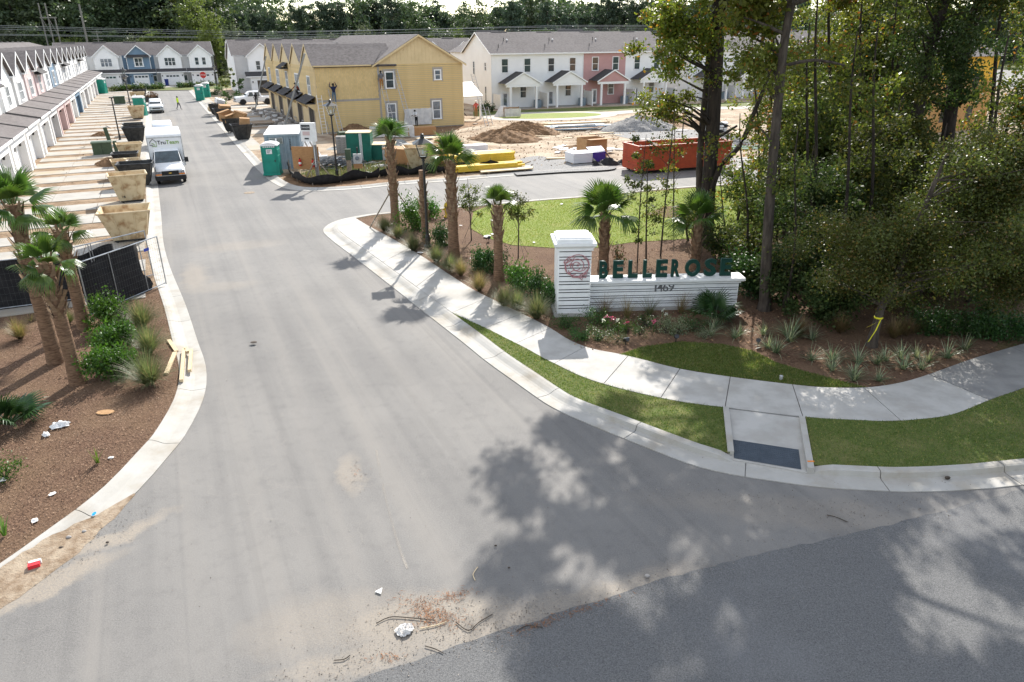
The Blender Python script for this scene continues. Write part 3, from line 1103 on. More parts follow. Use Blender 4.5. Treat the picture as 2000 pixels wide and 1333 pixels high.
# --- pale paving seam in the road
def mark(px,w,mat,z=.003):
 pts=resample(px_line(px,0),.3)
 V,F=[],[]
 for i,p in enumerate(pts):
  t=pts[min(i+1,len(pts)-1)]-pts[max(i-1,0)]
  t.normalize()
  n=Vector((-t.y,t.x,0))*w/2
  V+=[p+n+Vector((0,0,z)),p-n+Vector((0,0,z))]
 for i in range(len(pts)-1):
  F.append((2*i+1,2*i+3,2*i+2,2*i))
 o=MB().add(V,F).build('paving_seam',mat)
 o['kind']='structure'
def markmat(name,c,k):
 t=NT(name)
 co=t.coord(True)
 t.col(c)
 t.fin(.9,0,.1)
 tr=t.new("ShaderNodeBsdfTransparent")
 mx=t.new("ShaderNodeMixShader")
 t.link(t.math('MULTIPLY',t.ramp(t.noise(co,.5,6,.7),.36,.66),t.ramp(t.noise(co,40,2),.3,.6,.3,k)),mx.inputs[0])
 t.link(tr.outputs[0],mx.inputs[1])
 t.link(t.b.outputs[0],mx.inputs[2])
 t.link(mx.outputs[0],t.out.inputs[0])
 return t.mat
sm=markmat('pale_seam',(.36,.33,.29),.9)
mark([(735,880),(748,950),(768,1030),(785,1085),(796,1112)],.05,sm,.0072)
# --- manhole cover in the street
mh=G(487,377,0)
b=MB()
b.lathe([(.36,.004),(.36,.012),(.3,.014)],24,(mh.x,mh.y,0))
o=b.build('manhole_cover',M('rusty_iron',(.25,.19,.13),(.18,.14,.1),6,.8))
tag(o,'round rusty manhole cover set into the street asphalt','manhole cover')
# ================================================================== houses
WCACHE={}
def window(parent,x,z,w,h,y=0.0,cols=1,name='window',side='front',glass='glass',trim=.09,sill=True,xw=None):
 """framed sash window; side 'front' = on the plane y, facing -y; 'end' = on the plane x, facing +x or -x"""
 key=(round(w,2),round(h,2),cols,glass,trim)
 if key not in WCACHE:
  b=MB()
  t=trim
  b.box(-w/2-t,w/2+t,-.05,0,h/2,h/2+t)
  b.box(-w/2-t*1.3,w/2+t*1.3,-.075,0,-h/2-t,-h/2)
  b.box(-w/2-t,-w/2,-.05,0,-h/2,h/2)
  b.box(w/2,w/2+t,-.05,0,-h/2,h/2)
  for c in range(1,cols):
   xx=-w/2+w*c/cols
   b.box(xx-.045,xx+.045,-.047,0,-h/2,h/2)
  cw=w/cols
  for c in range(cols):
   x0=-w/2+cw*c+(.045 if c else 0)
   x1=-w/2+cw*(c+1)-(.045 if c<cols-1 else 0)
   b.box(x0,x1,-.035,0,-.03,.03)
   b.box(x0,x0+.035,-.03,0,-h/2,-.03)
   b.box(x1-.035,x1,-.03,0,-h/2,-.03)
  fm=b.mesh('window',MT['trimwhite'])
  pm=MB().box(-cw/2+.03,cw/2-.03,-.012,0,0,h/2-.03).mesh('pane',MT[glass])
  WCACHE[key]=(fm,pm,cw)
 fm,pm,cw=WCACHE[key]
 if side=='front':
  loc,rot=(x,y,z),(0,0,0)
 elif side=='endL':
  loc,rot=(x,y,z),(0,0,R(-90))
 else:
  loc,rot=(x,y,z),(0,0,R(90))
 o=put(fm,name,parent,loc,rot)
 for c in range(cols):
  xx=-w/2+cw*(c+.5)
  put(pm,'pane',o,(xx,0,.015))
  put(pm,'pane',o,(xx,0,-h/2+.0))
 return o
def lap(b,p0,p1,z0,z1,out,course=.19,d=.014):
 """lap siding on the vertical plane p0-p1 (x,y) between z0 and z1, each course tilted out at its foot"""
 n=max(1,int(round((z1-z0)/course)))
 ox,oy=out
 for i in range(n):
  a,c=z0+(z1-z0)*i/n,z0+(z1-z0)*(i+1)/n
  b.add([(p0[0]+ox*d,p0[1]+oy*d,a),(p1[0]+ox*d,p1[1]+oy*d,a),(p1[0],p1[1],c),(p0[0],p0[1],c),
      (p0[0],p0[1],a),(p1[0],p1[1],a)],[(0,1,2,3),(4,5,1,0)])
def roofplane(b,a,bb,c,d,course=.16,lip=.014):
 """shingled plane: a-b is the eave, d-c the ridge; each course overlaps the one below"""
 a,bb,c,d=map(Vector,(a,bb,c,d))
 n=(bb-a).cross(d-a).normalized()
 if n.z<0:
  n=-n
 L=max((d-a).length,(c-bb).length)
 k=max(2,int(L/course))
 for i in range(k):
  f0,f1=i/k,(i+1)/k
  p=[a.lerp(d,f0)+n*lip,bb.lerp(c,f0)+n*lip,bb.lerp(c,f1),a.lerp(d,f1)]
  q=[a.lerp(d,f0),bb.lerp(c,f0)]
  b.add(p+q,[(0,1,2,3),(4,5,1,0)])
_GD={}
def garage_door(parent,x,y,w=2.75,h=2.2,z0=.02,opening=False):
 key=(w,h)
 if key not in _GD:
  b=MB()
  b.box(-w/2-.12,w/2+.12,-.04,.0,h,h+.14)
  b.box(-w/2-.12,-w/2,-.04,0,0,h)
  b.box(w/2,w/2+.12,-.04,0,0,h)
  rows,cols=4,4
  for r in range(rows):
   z0_,z1_=h*r/rows,h*(r+1)/rows
   b.box(-w/2,w/2,.0,.03,z0_+.008,z1_-.008)
   for c in range(cols):
    x0,x1=-w/2+w*c/cols+.07,-w/2+w*(c+1)/cols-.07
    if r<rows-1:
     b.box(x0,x1,-.012,0,z0_+.08,z1_-.08)
  fm=b.mesh('garage_door',MT['white'])
  lm=MB().box(-w/8+.08,w/8-.08,-.012,0,0,h/4-.2).mesh('lite',MT['glass'])
  hm=MB().box(-.05,.05,-.03,0,0,.03).mesh('handle',MT['black_metal'])
  _GD[key]=(fm,lm,hm)
 fm,lm,hm=_GD[key]
 o=put(fm,'garage_door',parent,(x,y,z0))
 for c in range(4):
  put(lm,'lite',o,(-w/2+w*(c+.5)/4,-.002,h*3/4+.1))
 put(hm,'handle',o,(0,-.005,h*.28))
 return o
_WL=[]
def wall_lamp(parent,x,y,z):
 if not _WL:
  b=MB()
  b.box(-.05,.05,-.03,0,-.1,.1)
  b.frustum(.12,.12,.2,.2,-.12,.14,0,-.14)
  b.frustum(.24,.24,.04,.04,.14,.22,0,-.14)
  _WL.append(b.mesh('wall_lamp',MT['black_metal']))
 return put(_WL[0],'wall_lamp',parent,(x,y,z))
def gable_front(root,cx,gw,z_e,z_p,y0,yb,wall,roof='shingle',over=.35,course=.2,face=True,vent=None,trim='trimwhite',rname='gable_roof'):
 """gabled bay: triangular wall at y0, two shingled slopes running back to yb, white rakes"""
 h=gw/2
 sl=(z_p-z_e)/h
 he=h+over
 ze=z_e-over*sl
 b=MB()
 for sgn in (-1,1):
  a=(cx+sgn*he,y0-over,ze+.1)
  d=(cx,y0-over,z_p+.1)
  a2=(cx+sgn*he,yb,ze+.1)
  d2=(cx,yb,z_p+.1)
  if sgn<0:
   roofplane(b,a2,a,d,d2)
  else:
   roofplane(b,a,a2,d2,d)
  # soffit under the overhang
  b.add([(cx+sgn*he,y0-over,ze),(cx,y0-over,z_p),(cx,yb,z_p),(cx+sgn*he,yb,ze)],[(0,1,2,3)])
 b.build(rname,MT[roof],root)
 b=MB()
 for sgn in (-1,1):
  p=[(cx+sgn*he,y0-over-.03,ze-.12),(cx,y0-over-.03,z_p-.12),(cx,y0-over-.03,z_p+.085),(cx+sgn*he,y0-over-.03,ze+.085)]
  b.prism(p if sgn<0 else p[::-1],(0,.03,0))
  # return of the eave
  b.box(min(cx+sgn*he,cx+sgn*(he-.55)),max(cx+sgn*he,cx+sgn*(he-.55)),y0-over,y0,ze-.14,ze+.02)
 b.build('rake',MT[trim],root)
 if face:
  b=MB()
  n=max(3,int((z_p-z_e)/course))
  for i in range(n):
   f0,f1=i/n,(i+1)/n
   x0,x1=h*(1-f0),h*(1-f1)
   za,zb=z_e+(z_p-z_e)*f0,z_e+(z_p-z_e)*f1
   b.add([(cx-x0,y0-.014,za),(cx+x0,y0-.014,za),(cx+x1,y0,zb),(cx-x1,y0,zb)],[(0,1,2,3)])
  b.build('gable_wall',MT[wall],root)
def front_row(root,units,pitch,gw,depth,z_e=6.6,z_p=8.45,z_r=9.3,yr=9.0,porch_z=(3.0,3.55),gar_out=1.6,recess=0.0,roof_x=None,endwall='siding_white',course=.2,shed_roof='shingle_dark',lamp=True,pier=0,ov=.35):
 """terrace seen from its garage side. units:list of dicts(cx,wall,low,win(n),recess_wall)
    local frame:x along the front,y into the house"""
 x0=units[0]['cx']-pitch/2
 x1=units[-1]['cx']+pitch/2
 if roof_x:
  x0,x1=roof_x
 ye = .25 + recess          # main eave line
 sl=(z_r-z_e)/(yr-ye)
 # main roof
 b=MB()
 roofplane(b,(x0-.3,ye-.35,z_e+.05-.35*sl),(x1+.3,ye-.35,z_e+.05-.35*sl),(x1+.3,yr,z_r+.05),(x0-.3,yr,z_r+.05))
 roofplane(b,(x1+.3,depth+.35,z_r-(depth+.35-yr)*sl+.05),(x0-.3,depth+.35,z_r-(depth+.35-yr)*sl+.05),(x0-.3,yr,z_r+.05),(x1+.3,yr,z_r+.05),course=.6)
 b.build('roof',MT['shingle'],root)
 # ridge vents
 for k in range(max(1,int((x1-x0)/6))):
  v=MB()
  xa=x0+1.5+k*6
  if xa+2.6>x1:
   break
  v.prism([(xa,yr-.2,z_r+.06),(xa,yr,z_r+.16),(xa,yr+.2,z_r+.06)],(2.6,0,0))
  v.build('ridge_vent',MT['shingle_dark'],root)
 # end walls (pentagon), both ends
 for xe,sg in ((x0,-1),(x1,1)):
  b=MB()
  zb=z_r-(depth-yr)*sl
  n=34
  prof=[(ye,z_e),(yr,z_r),(depth,zb)]
  # courses
  ztop=z_r
  k=int(ztop/course)
  for i in range(k):
   za,zc=ztop*i/k,ztop*(i+1)/k
   def span(z):
    lo=.0 if z<=z_e else ye+(z-z_e)/sl
    hi=depth if z<=zb else yr+(z_r-z)/sl
    return lo,hi
   l0,h0=span(za)
   l1,h1=span(zc)
   if h1<l1:
    h1=l1=(h1+l1)/2
   b.add([(xe+sg*.014,l0,za),(xe+sg*.014,h0,za),(xe,h1,zc),(xe,l1,zc)],[(0,1,2,3)])
  b.build('end_wall',MT[endwall],root)
  b=MB()
  for (ya,za,yb_,zb_) in ((ye-.35,z_e-.35*sl,yr,z_r),(yr,z_r,depth+.35,zb-.35*sl)):
   xo=xe+sg*.3
   b.prism([(xo,ya,za-.13),(xo,yb_,zb_-.13),(xo,yb_,zb_+.05),(xo,ya,za+.05)],(sg*.03,0,0))
  b.build('rake',MT['trimwhite'],root)
 b=MB()
 zb=z_r-(depth-yr)*sl
 b.box(x0,x1,depth-.05,depth,0,zb)
 b.build('rear_wall',MT[endwall],root)
 for u in units:
  cx=u['cx']
  w2=u.get('gw',gw)/2
  up=u['wall']
  low=u.get('low',up)
  rw=u.get('rwall',up)
  lx,rx=cx-pitch/2,cx+pitch/2
  # recessed strip beside the bay
  for xa,xb in ((lx if u is not units[0] else x0,cx-w2),(cx+w2,rx if u is not units[-1] else x1)):
   if xb-xa>.05:
    b=MB()
    lap(b,(xa,recess),(xb,recess),0,z_e,(0,-1),course)
    b.build('wall',MT[rw],root)
  # bay
  b=MB()
  lap(b,(cx-w2,0),(cx+w2,0),porch_z[0],z_e,(0,-1),course)
  if recess>0.05:
   lap(b,(cx-w2,recess),(cx-w2,0),0,z_e,(-1,0),course)
   lap(b,(cx+w2,0),(cx+w2,recess),0,z_e,(1,0),course)
  b.build('bay_wall',MT[up],root)
  for xx in (cx-w2,cx+w2-.1):
   MB().box(xx,xx+.1,-.03,-.002,porch_z[1],z_e).build('corner_board',MT['trimwhite'],root)
  sl_g=(z_p-z_e)/w2
  yb=ye+(z_p+.1-z_e)/sl+.2
  gable_front(root,cx,2*w2,z_e,z_p,0,min(yb,yr),u.get('gwall',up),course=course)
  # windows of the upper floor
  nw=u.get('win',3)
  zc=u.get('wz',4.95)
  if nw==22:
   window(root,cx-.75,zc,.75,1.5,-.015)
   window(root,cx+.75,zc,.75,1.5,-.015)
  else:
   window(root,cx+u.get('wx',0),zc,.72*nw,1.55,-.015,cols=nw,glass=u.get('glass','glass'),trim=u.get('trim',.11))
  if u.get('hood'):
   b=MB()
   roofplane(b,(cx-w2+.1,-.75,6.0),(cx+w2-.1,-.75,6.0),(cx+w2-.1,-.01,6.5),(cx-w2+.1,-.01,6.5))
   b.box(cx-w2+.1,cx+w2-.1,-.75,-.02,5.92,6.0)
   b.build('window_hood',MT['shingle_dark'],root)
  # ground floor: garage box
  b=MB()
  lap(b,(cx-w2,-gar_out),(cx+w2,-gar_out),0,porch_z[0],(0,-1),course)
  lap(b,(cx-w2,0),(cx-w2,-gar_out),0,porch_z[0],(-1,0),course)
  lap(b,(cx+w2,-gar_out),(cx+w2,0),0,porch_z[0],(1,0),course)
  b.build('garage_wall',MT[low],root)
  if u.get('open'):
   b=MB()
   gx=cx+u.get('gx',0)
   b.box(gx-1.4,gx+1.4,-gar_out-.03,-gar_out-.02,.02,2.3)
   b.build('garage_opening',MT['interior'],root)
   b=MB()
   b.box(gx-1.52,gx-1.4,-gar_out-.07,-gar_out-.015,.0,2.42)
   b.box(gx+1.4,gx+1.52,-gar_out-.07,-gar_out-.015,.0,2.42)
   b.box(gx-1.4,gx+1.4,-gar_out-.07,-gar_out-.015,2.3,2.42)
   b.build('garage_trim',MT[u.get('trimm','trimwhite')],root)
  else:
   garage_door(root,cx+u.get('gx',0),-gar_out-.02)
  if lamp:
   wall_lamp(root,cx-w2+.28,-gar_out-.015,2.0)
   wall_lamp(root,cx+w2-.28,-gar_out-.015,2.0)
  # skirt roof over the garage
  b=MB()
  gf=-gar_out-(pier if pier else 0)
  for px0,px1 in (((cx-w2-.3,cx-w2+.35),(cx+w2-.35,cx+w2+.3)) if pier else ()):
   MB().box(px0,px1,gf,-gar_out-.016,0,porch_z[0]-.16).build('pier',MT[low],root)
  if pier:
   MB().box(cx-w2+.352,cx+w2-.352,gf+.004,gf+.3,2.42,porch_z[0]-.16).build('header',MT[low],root)
  xa,xb=cx-pitch/2+.05,cx+pitch/2-.05
  if u.get('skirt')=='bay':
   xa,xb=cx-w2-.15,cx+w2+.15
  if pier:
   xa,xb=xa+.22,xb-.22
  go=gar_out+pier
  a=(xa,-go-ov,porch_z[0])
  c=(xb,-go-ov,porch_z[0])
  roofplane(b,a,c,(xb,-.02,porch_z[1]+.12),(xa,-.02,porch_z[1]+.12))
  b.add([(xa,-go-ov,porch_z[0]-.1),(xb,-go-ov,porch_z[0]-.1),(xb,0,porch_z[1]-.02),(xa,0,porch_z[1]-.02)],[(3,2,1,0)])
  if pier:
   for xx in (xa,xb):
    d_=MB().prism([(xx,-go-ov,porch_z[0]-.1),(xx,-go-ov,porch_z[0]+.03),(xx,0,porch_z[1]+.15),(xx,0,porch_z[1])],(.09,0,0))
    d_.build('roof_edge',MT['shingle_dark'],root)
  b.build('porch_roof',MT[shed_roof],root)
  b=MB()
  b.box(xa,xb,-go-ov-.03,-go-ov,porch_z[0]-.16,porch_z[0]+.02)
  b.build('fascia',MT['trimwhite'],root)
  # front door in the recess
  dx=cx+(w2+(rx-cx-w2)/2 if not u.get('doorleft') else-(w2+(cx-w2-lx)/2))
  if rx-cx-w2>.6 or u.get('door'):
   b=MB()
   b.box(dx-.5,dx+.5,recess-.06,recess-.016,.02,2.15)
   d=b.build('front_door',MT['white'],root)
   MB().box(dx-.28,dx+.28,recess-.07,recess-.061,.9,1.95).build('pane',MT['glass'],d)
  # small window above door
  if rx-cx-w2>.9:
   window(root,dx,5.2,.55,.85,recess-.015)
 return x0,x1
# ---- left row: long terrace along the street
row=thing('townhouse_row','long row of white, pink and blue townhouses down the left side of the street','townhouses',(Q0.x,Q0.y,LAND-.02),RZ_S)
cent=[-10.2,-2.6,5.2,13.6,21.5,29.1,36.9,44.8,52.4,60.4,68.1,75.8,83.6,91.2,98.8,106.4,114.0]
pal=['siding_white','siding_white','siding_white','siding_white','siding_gray','siding_palepink','siding_palepink','siding_white','siding_blue','siding_white','siding_gray','siding_white','siding_white','siding_gray','siding_white','siding_white','siding_white']
un=[]
for i,(cx,w) in enumerate(zip(cent,pal)):
 un.append(dict(cx=cx,wall=w,low=w,win=(3 if i%3 else 2),trim=.16,wz=4.85,hood=(i%4==2),open=(i%4==0 and i<9),rwall=w,gwall='siding_white' if w !='siding_pink' else w))
rt=bpy.data.objects.new('dummy',None)
front_row(row,un,7.7,6.3,17,gar_out=1.75,z_e=6.6,z_p=8.4,z_r=9.15,yr=9.5,recess=.5,porch_z=(3.18,3.62),shed_roof='shingle',course=.24,pier=.55,ov=.25)
bpy.data.objects.remove(rt)
# the local origin is on the garage fronts: shift the whole row back by the garage depth
row.location=Vector((Q0.x,Q0.y,LAND-.02))-PD*2.3
# ---- row across the end of the street
far=thing('townhouse_row','row of white and blue gabled townhouses closing the far end of the street','townhouses',(F0.x,F0.y,LAND-.02),RZ_P)
un=[dict(cx=-6.0,wall='siding_white',win=3),dict(cx=.35,wall='siding_white',win=3,glass='glass_blue',trim=.2),dict(cx=6.7,wall='siding_blue',rwall='siding_blue',win=2,hood=True,trim=.2),dict(cx=13.05,wall='siding_white',rwall='siding_gray',win=3),dict(cx=19.4,wall='siding_white',rwall='siding_gray',win=22)]
front_row(far,un,6.35,4.7,13,z_e=6.35,z_p=8.35,z_r=9.0,yr=6.5,gar_out=.9,recess=1.4,porch_z=(2.85,3.4),roof_x=(-9.2,22.3),course=.25)
far2=thing('townhouse_row','white townhouses beyond the gap at the right end of the far row','townhouses',flot(27.2,0)+Vector((0,0,LAND-.02)),RZ_P)
un=[dict(cx=2.2,wall='siding_white',win=22,rwall='siding_white'),dict(cx=8.6,wall='siding_white',win=2),dict(cx=15,wall='siding_gray',win=3)]
front_row(far2,un,6.35,4.4,13,z_e=6.35,z_p=8.3,z_r=9.0,yr=6.5,gar_out=.9,recess=1.2,porch_z=(2.85,3.4),course=.25)
# ---- row behind the yellow house
D0=G(470,183)
rowd=thing('townhouse_row','white townhouse row with dark porch roofs standing behind the yellow house','townhouses',(D0.x,D0.y,LAND-.02),RZ_P)
un=[dict(cx=4.6,wall='siding_white',win=22,open=True,wz=4.9,rwall='siding_gray'),dict(cx=11.4,wall='siding_white',win=2),dict(cx=18.2,wall='siding_gray',win=3),dict(cx=25,wall='siding_white',win=2),dict(cx=31.8,wall='siding_white',win=22),dict(cx=38.6,wall='siding_white',win=2),dict(cx=45.4,wall='siding_white',win=2)]
front_row(rowd,un,6.8,5.0,13.5,z_e=6.7,z_p=8.7,z_r=9.35,yr=6.8,gar_out=1.0,recess=1.3,porch_z=(3.0,3.7),roof_x=(-.3,49),course=.25)
# ---- yellow house under construction (centre)
YL=36.0
yellow=thing('yellow_house','unfinished pale yellow terrace with grey shingled roof, ladders leaning on it','house',(0,0,LAND-.02),RZ_S+math.pi)
yo=Yb+SD*(YL-2.4)
yellow.location=(yo.x,yo.y,LAND-.02)
# local: x runs towards the camera along the front, y away from the street
un=[]
for k,s in enumerate((30.3,22.9,15.6,8.3,1.1)):
 un.append(dict(cx=YL-2.4-s,wall='siding_yellow',low='siding_cream',win=(2,3,2,3,2)[k],open=True,skirt='bay',hood=(k==2),trimm='taupe',wz=4.75,gx=.2,gwall='siding_cream',trim=.12))
b=None
YD,YR,YE,YZ=16.6,11.5,6.4,6.85
def yellow_house():
 root=yellow
 pitch,gw=7.2,7.2
 z_e,z_p,z_r=6.85,8.95,9.75
 x1=YL
 x0=0
 # saw-tooth front gables
 for u in un:
  cx=u['cx']
  w2=3.55
  b=MB()
  lap(b,(cx-3.6,0),(cx+3.6,0),3.2,z_e,(0,-1),.2)
  b.build('upper_wall',MT['siding_yellow'],root)
  b=MB()
  lap(b,(cx-3.6,-.02),(cx+3.6,-.02),0,3.2,(0,-1),.2)
  b.build('garage_wall',MT['siding_cream'],root)
  gable_front(root,cx,7.2,z_e-.15,z_p-.1,0,8.9,'siding_cream',over=.12,trim='siding_cream')
  window(root,cx+.1,u['wz'],.74*u['win'],1.75,-.02,cols=u['win'],trim=.12)
  gx=cx+.2
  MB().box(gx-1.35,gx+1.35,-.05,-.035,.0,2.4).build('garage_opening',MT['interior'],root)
  b=MB()
  for xx in (gx-1.5,gx+1.35):
   b.box(xx,xx+.15,-.1,-.03,0,2.55)
  b.box(gx-1.35,gx+1.35,-.1,-.03,2.4,2.55)
  b.build('garage_trim',MT['taupe'],root)
  # skirt roof
  b=MB()
  xa,xb=cx-2.6,cx+3.0
  roofplane(b,(xa,-1.15,3.1),(xb,-1.15,3.1),(xb,-.02,3.75),(xa,-.02,3.75))
  b.box(xa,xb,-1.12,-.04,3.0,3.085)
  b.build('porch_roof',MT['shingle_dark'],root)
  b=MB()
  for xx in (xa+.05,xb-.15):
   b.prism([(xx,-.05,2.2),(xx,-.05,3.0),(xx,-1.05,3.0)],(.1,0,0))
  b.build('bracket',MT['siding_cream'],root)
  if u['hood']:
   b=MB()
   roofplane(b,(cx-1.9,-.95,6.15),(cx+1.9,-.95,6.15),(cx+1.9,-.02,6.75),(cx-1.9,-.02,6.75))
   b.box(cx-1.8,cx+1.8,-.9,-.03,6.02,6.13)
   b.build('window_hood',MT['shingle_dark'],root)
 # near slope drains towards the end wall; closes the saw-tooth
 # main roof over the rear part
 sl=(z_r-z_e)/(YR-YE)
 b=MB()
 roofplane(b,(x0,YE-.3,z_e-.3*sl+.06),(x1+.35,YE-.3,z_e-.3*sl+.06),(x1+.35,YR,z_r+.06),(x0,YR,z_r+.06))
 roofplane(b,(x1+.35,YD+.35,z_e-.35*sl+.06),(x0,YD+.35,z_e-.35*sl+.06),(x0,YR,z_r+.06),(x1+.35,YR,z_r+.06))
 b.build('roof',MT['shingle'],root)
 b=MB()
 for sg in (1,):
  xo=x1+.35
  for (ya,yb_) in ((YE-.3,YR),(YD+.35,YR)):
   za=z_e+(-.3 if ya<YR else-.35)*sl
   P=[(xo,ya,za-.16),(xo,yb_,z_r-.16),(xo,yb_,z_r+.03),(xo,ya,za+.03)]
   b.prism(P,(.035,0,0))
 b.build('rake',MT['siding_cream'],root)
 b=MB()
 b.box(x1+.0,x1+.33,-.1,YE-.35,z_e-.14,z_e+.02)
 b.build('fascia',MT['siding_cream'],root)
 # end wall, built board by board
 def boards(ya,yb_,z0,z1,mat,course,nm='siding_board'):
  n=int(round((z1-z0)/course))
  me=MB().add([(.05,ya,.028),(.05,yb_,.028),(.03,yb_,course),(.03,ya,course),(-.01,ya,.028),(-.01,yb_,.028),(-.01,yb_,course),(-.01,ya,course)],[(0,1,2,3),(4,5,1,0),(3,2,6,7)]).mesh(nm,MT[mat])
  for i in range(n):
   put(me,nm,root,(x1,random.uniform(-.004,.004),z0+(z1-z0)*i/n))
 MB().box(x0+.3,x1-.01,.05,YD,0,z_e-.3).build('gap_shade_backing',MT['taupe'],root)  # darker backing in the board gaps paints in the shade under each lip
 boards(.05,6.75,.1,3.2,'siding_yellow',.2)
 boards(6.95,YD-.05,.1,z_e,'siding_yellow',.2)
 # shake courses, upper left
 b=MB()
 n=17
 z0,z1=3.42,z_e-.02
 for i in range(n):
  za,zb=z0+(z1-z0)*i/n,z0+(z1-z0)*(i+1)/n
  y=.05+random.uniform(0,.1)
  while y<6.7:
   w=random.uniform(.14,.3)
   e=min(6.75,y+w-.012)
   d=random.uniform(0,.02)
   b.add([(x1+.026,y,za-d),(x1+.026,e,za-d),(x1+.006,e,zb),(x1+.006,y,zb),(x1,y,za-d),(x1,e,za-d)],[(0,1,2,3),(4,5,1,0)])
   y+=w
 o=b.build('shake',MT['siding_yellow'],root)
 o['kind']='stuff'
 # belly band, corner boards, frieze
 b=MB()
 b.box(x1,x1+.07,-.02,6.95,3.2,3.4)
 b.build('belly_band',MT['taupe'],root)
 for (ya,yb_,z0,z1) in ((-.02,.1,0,z_e-.1),(6.75,6.95,0,z_e),(YD-.12,YD+.02,0,z_e)):
  MB().box(x1,x1+.066,ya,yb_,z0,z1).build('corner_board',MT['taupe'] if ya>6 and ya<7 else MT['siding_cream'],root)
 MB().box(x1,x1+.05,6.95,YD,z_e-.02,z_e+.12).build('frieze_board',MT['siding_cream'],root)
 # board and batten gable
 b=MB()
 b.add([(x1+.01,YE+.1,z_e+.12),(x1+.01,YD,z_e+.12),(x1+.01,YR,z_r-.05)],[(0,1,2)])
 b.build('gable_wall',MT['siding_cream'],root)
 y=YE+.6
 while y<YD-.3:
  zt=z_e+(y-YE)*sl if y<YR else z_e+(YD-y)*sl
  if zt-z_e>.35:
   MB().box(x1+.01,x1+.035,y-.03,y+.03,z_e+.12,zt-.12).build('batten',MT['siding_cream'],root)
  y+=.41
 # end windows
 def ew(y,z,w,h,glass='glass'):
  o=window(root,x1+.05,z,w,h,y,cols=1,side='endR',glass=glass,trim=.12)
  return o
 ew(8.05,5.22,.84,1.55)
 ew(13.6,5.62,.6,.9,'glass_blue')
 ew(8.05,1.85,.84,1.7,'glass_blue')
 ew(13.3,1.9,.84,1.8,'glass_blue')
 for (y,z,w,h) in ((8.05,1.85,.84,1.7),(13.3,1.9,.84,1.8),(8.05,5.22,.84,1.55),(13.6,5.62,.6,.9)):
  b=MB()
  b.box(x1+.03,x1+.075,y-w/2-.3,y-w/2-.13,z-h/2-.2,z+h/2+.3)
  b.box(x1+.03,x1+.075,y+w/2+.13,y+w/2+.3,z-h/2-.2,z+h/2+.3)
  b.box(x1+.03,x1+.08,y-w/2-.3,y+w/2+.3,z+h/2+.14,z+h/2+.34)
  b.build('window_casing',MT['taupe'],root)
 # rear and far walls
 MB().box(x0,x1,YD-.02,YD+.01,0,z_e).build('rear_wall',MT['siding_yellow'],root)
 # ridge vent
 MB().prism([(x1-13,YR-6.8,8.9),(x1-13,YR-6.6,9.0),(x1-13,YR-6.4,8.9)],(3,0,0)).build('ridge_vent',MT['shingle_dark'],root)
 # polythene sheet tacked over an opening at the foot of the wall
 b=MB()
 V,F=[],[]
 for i in range(13):
  for j in range(7):
   y=9.3+i*.27
   V.append((x1+.07+.05*math.sin(i*1.7+j)+.03*j,y+.04*(6-j),2.15-j*.29))
 for i in range(12):
  for j in range(6):
   F.append((i*7+j,i*7+j+1,(i+1)*7+j+1,(i+1)*7+j))
 b.add(V,F)
 o=b.build('plastic_sheet',MT['tarp'],root,smooth='all')
yellow_house()
# front slope that faces the end wall: a half hip joining the first gable to the end wall
b=MB()
x1=YL
roofplane(b,(x1+.35,-.25,6.85),(x1+.35,6.3,6.85),(x1-3.6,8.9,8.95),(x1-3.6,-.15,8.95),course=.16)
b.build('front_slope',MT['shingle'],yellow)
# white porch at the back corner of the yellow house
pc=G(906,232)
px_=thing('back_porch','small white-roofed porch on two posts at the right of the yellow house','porch',(pc.x,pc.y,LAND),RZ_P)
b=MB()
b.slab((-2.2,-1.3,2.75),(2.1,-1.3,2.75),(2.1,2.2,4.2),(-2.2,2.2,4.2),.1)
b.build('porch_roof',MT['plastic_white'],px_)
MB().box(-2.1,2.0,-1.2,-1.02,2.35,2.66).build('beam',MT['white'],px_)
for xx in (-1.1,1.7):
 MB().box(xx,xx+.22,-1.22,-1.0,0,2.35).build('post',MT['white'],px_)
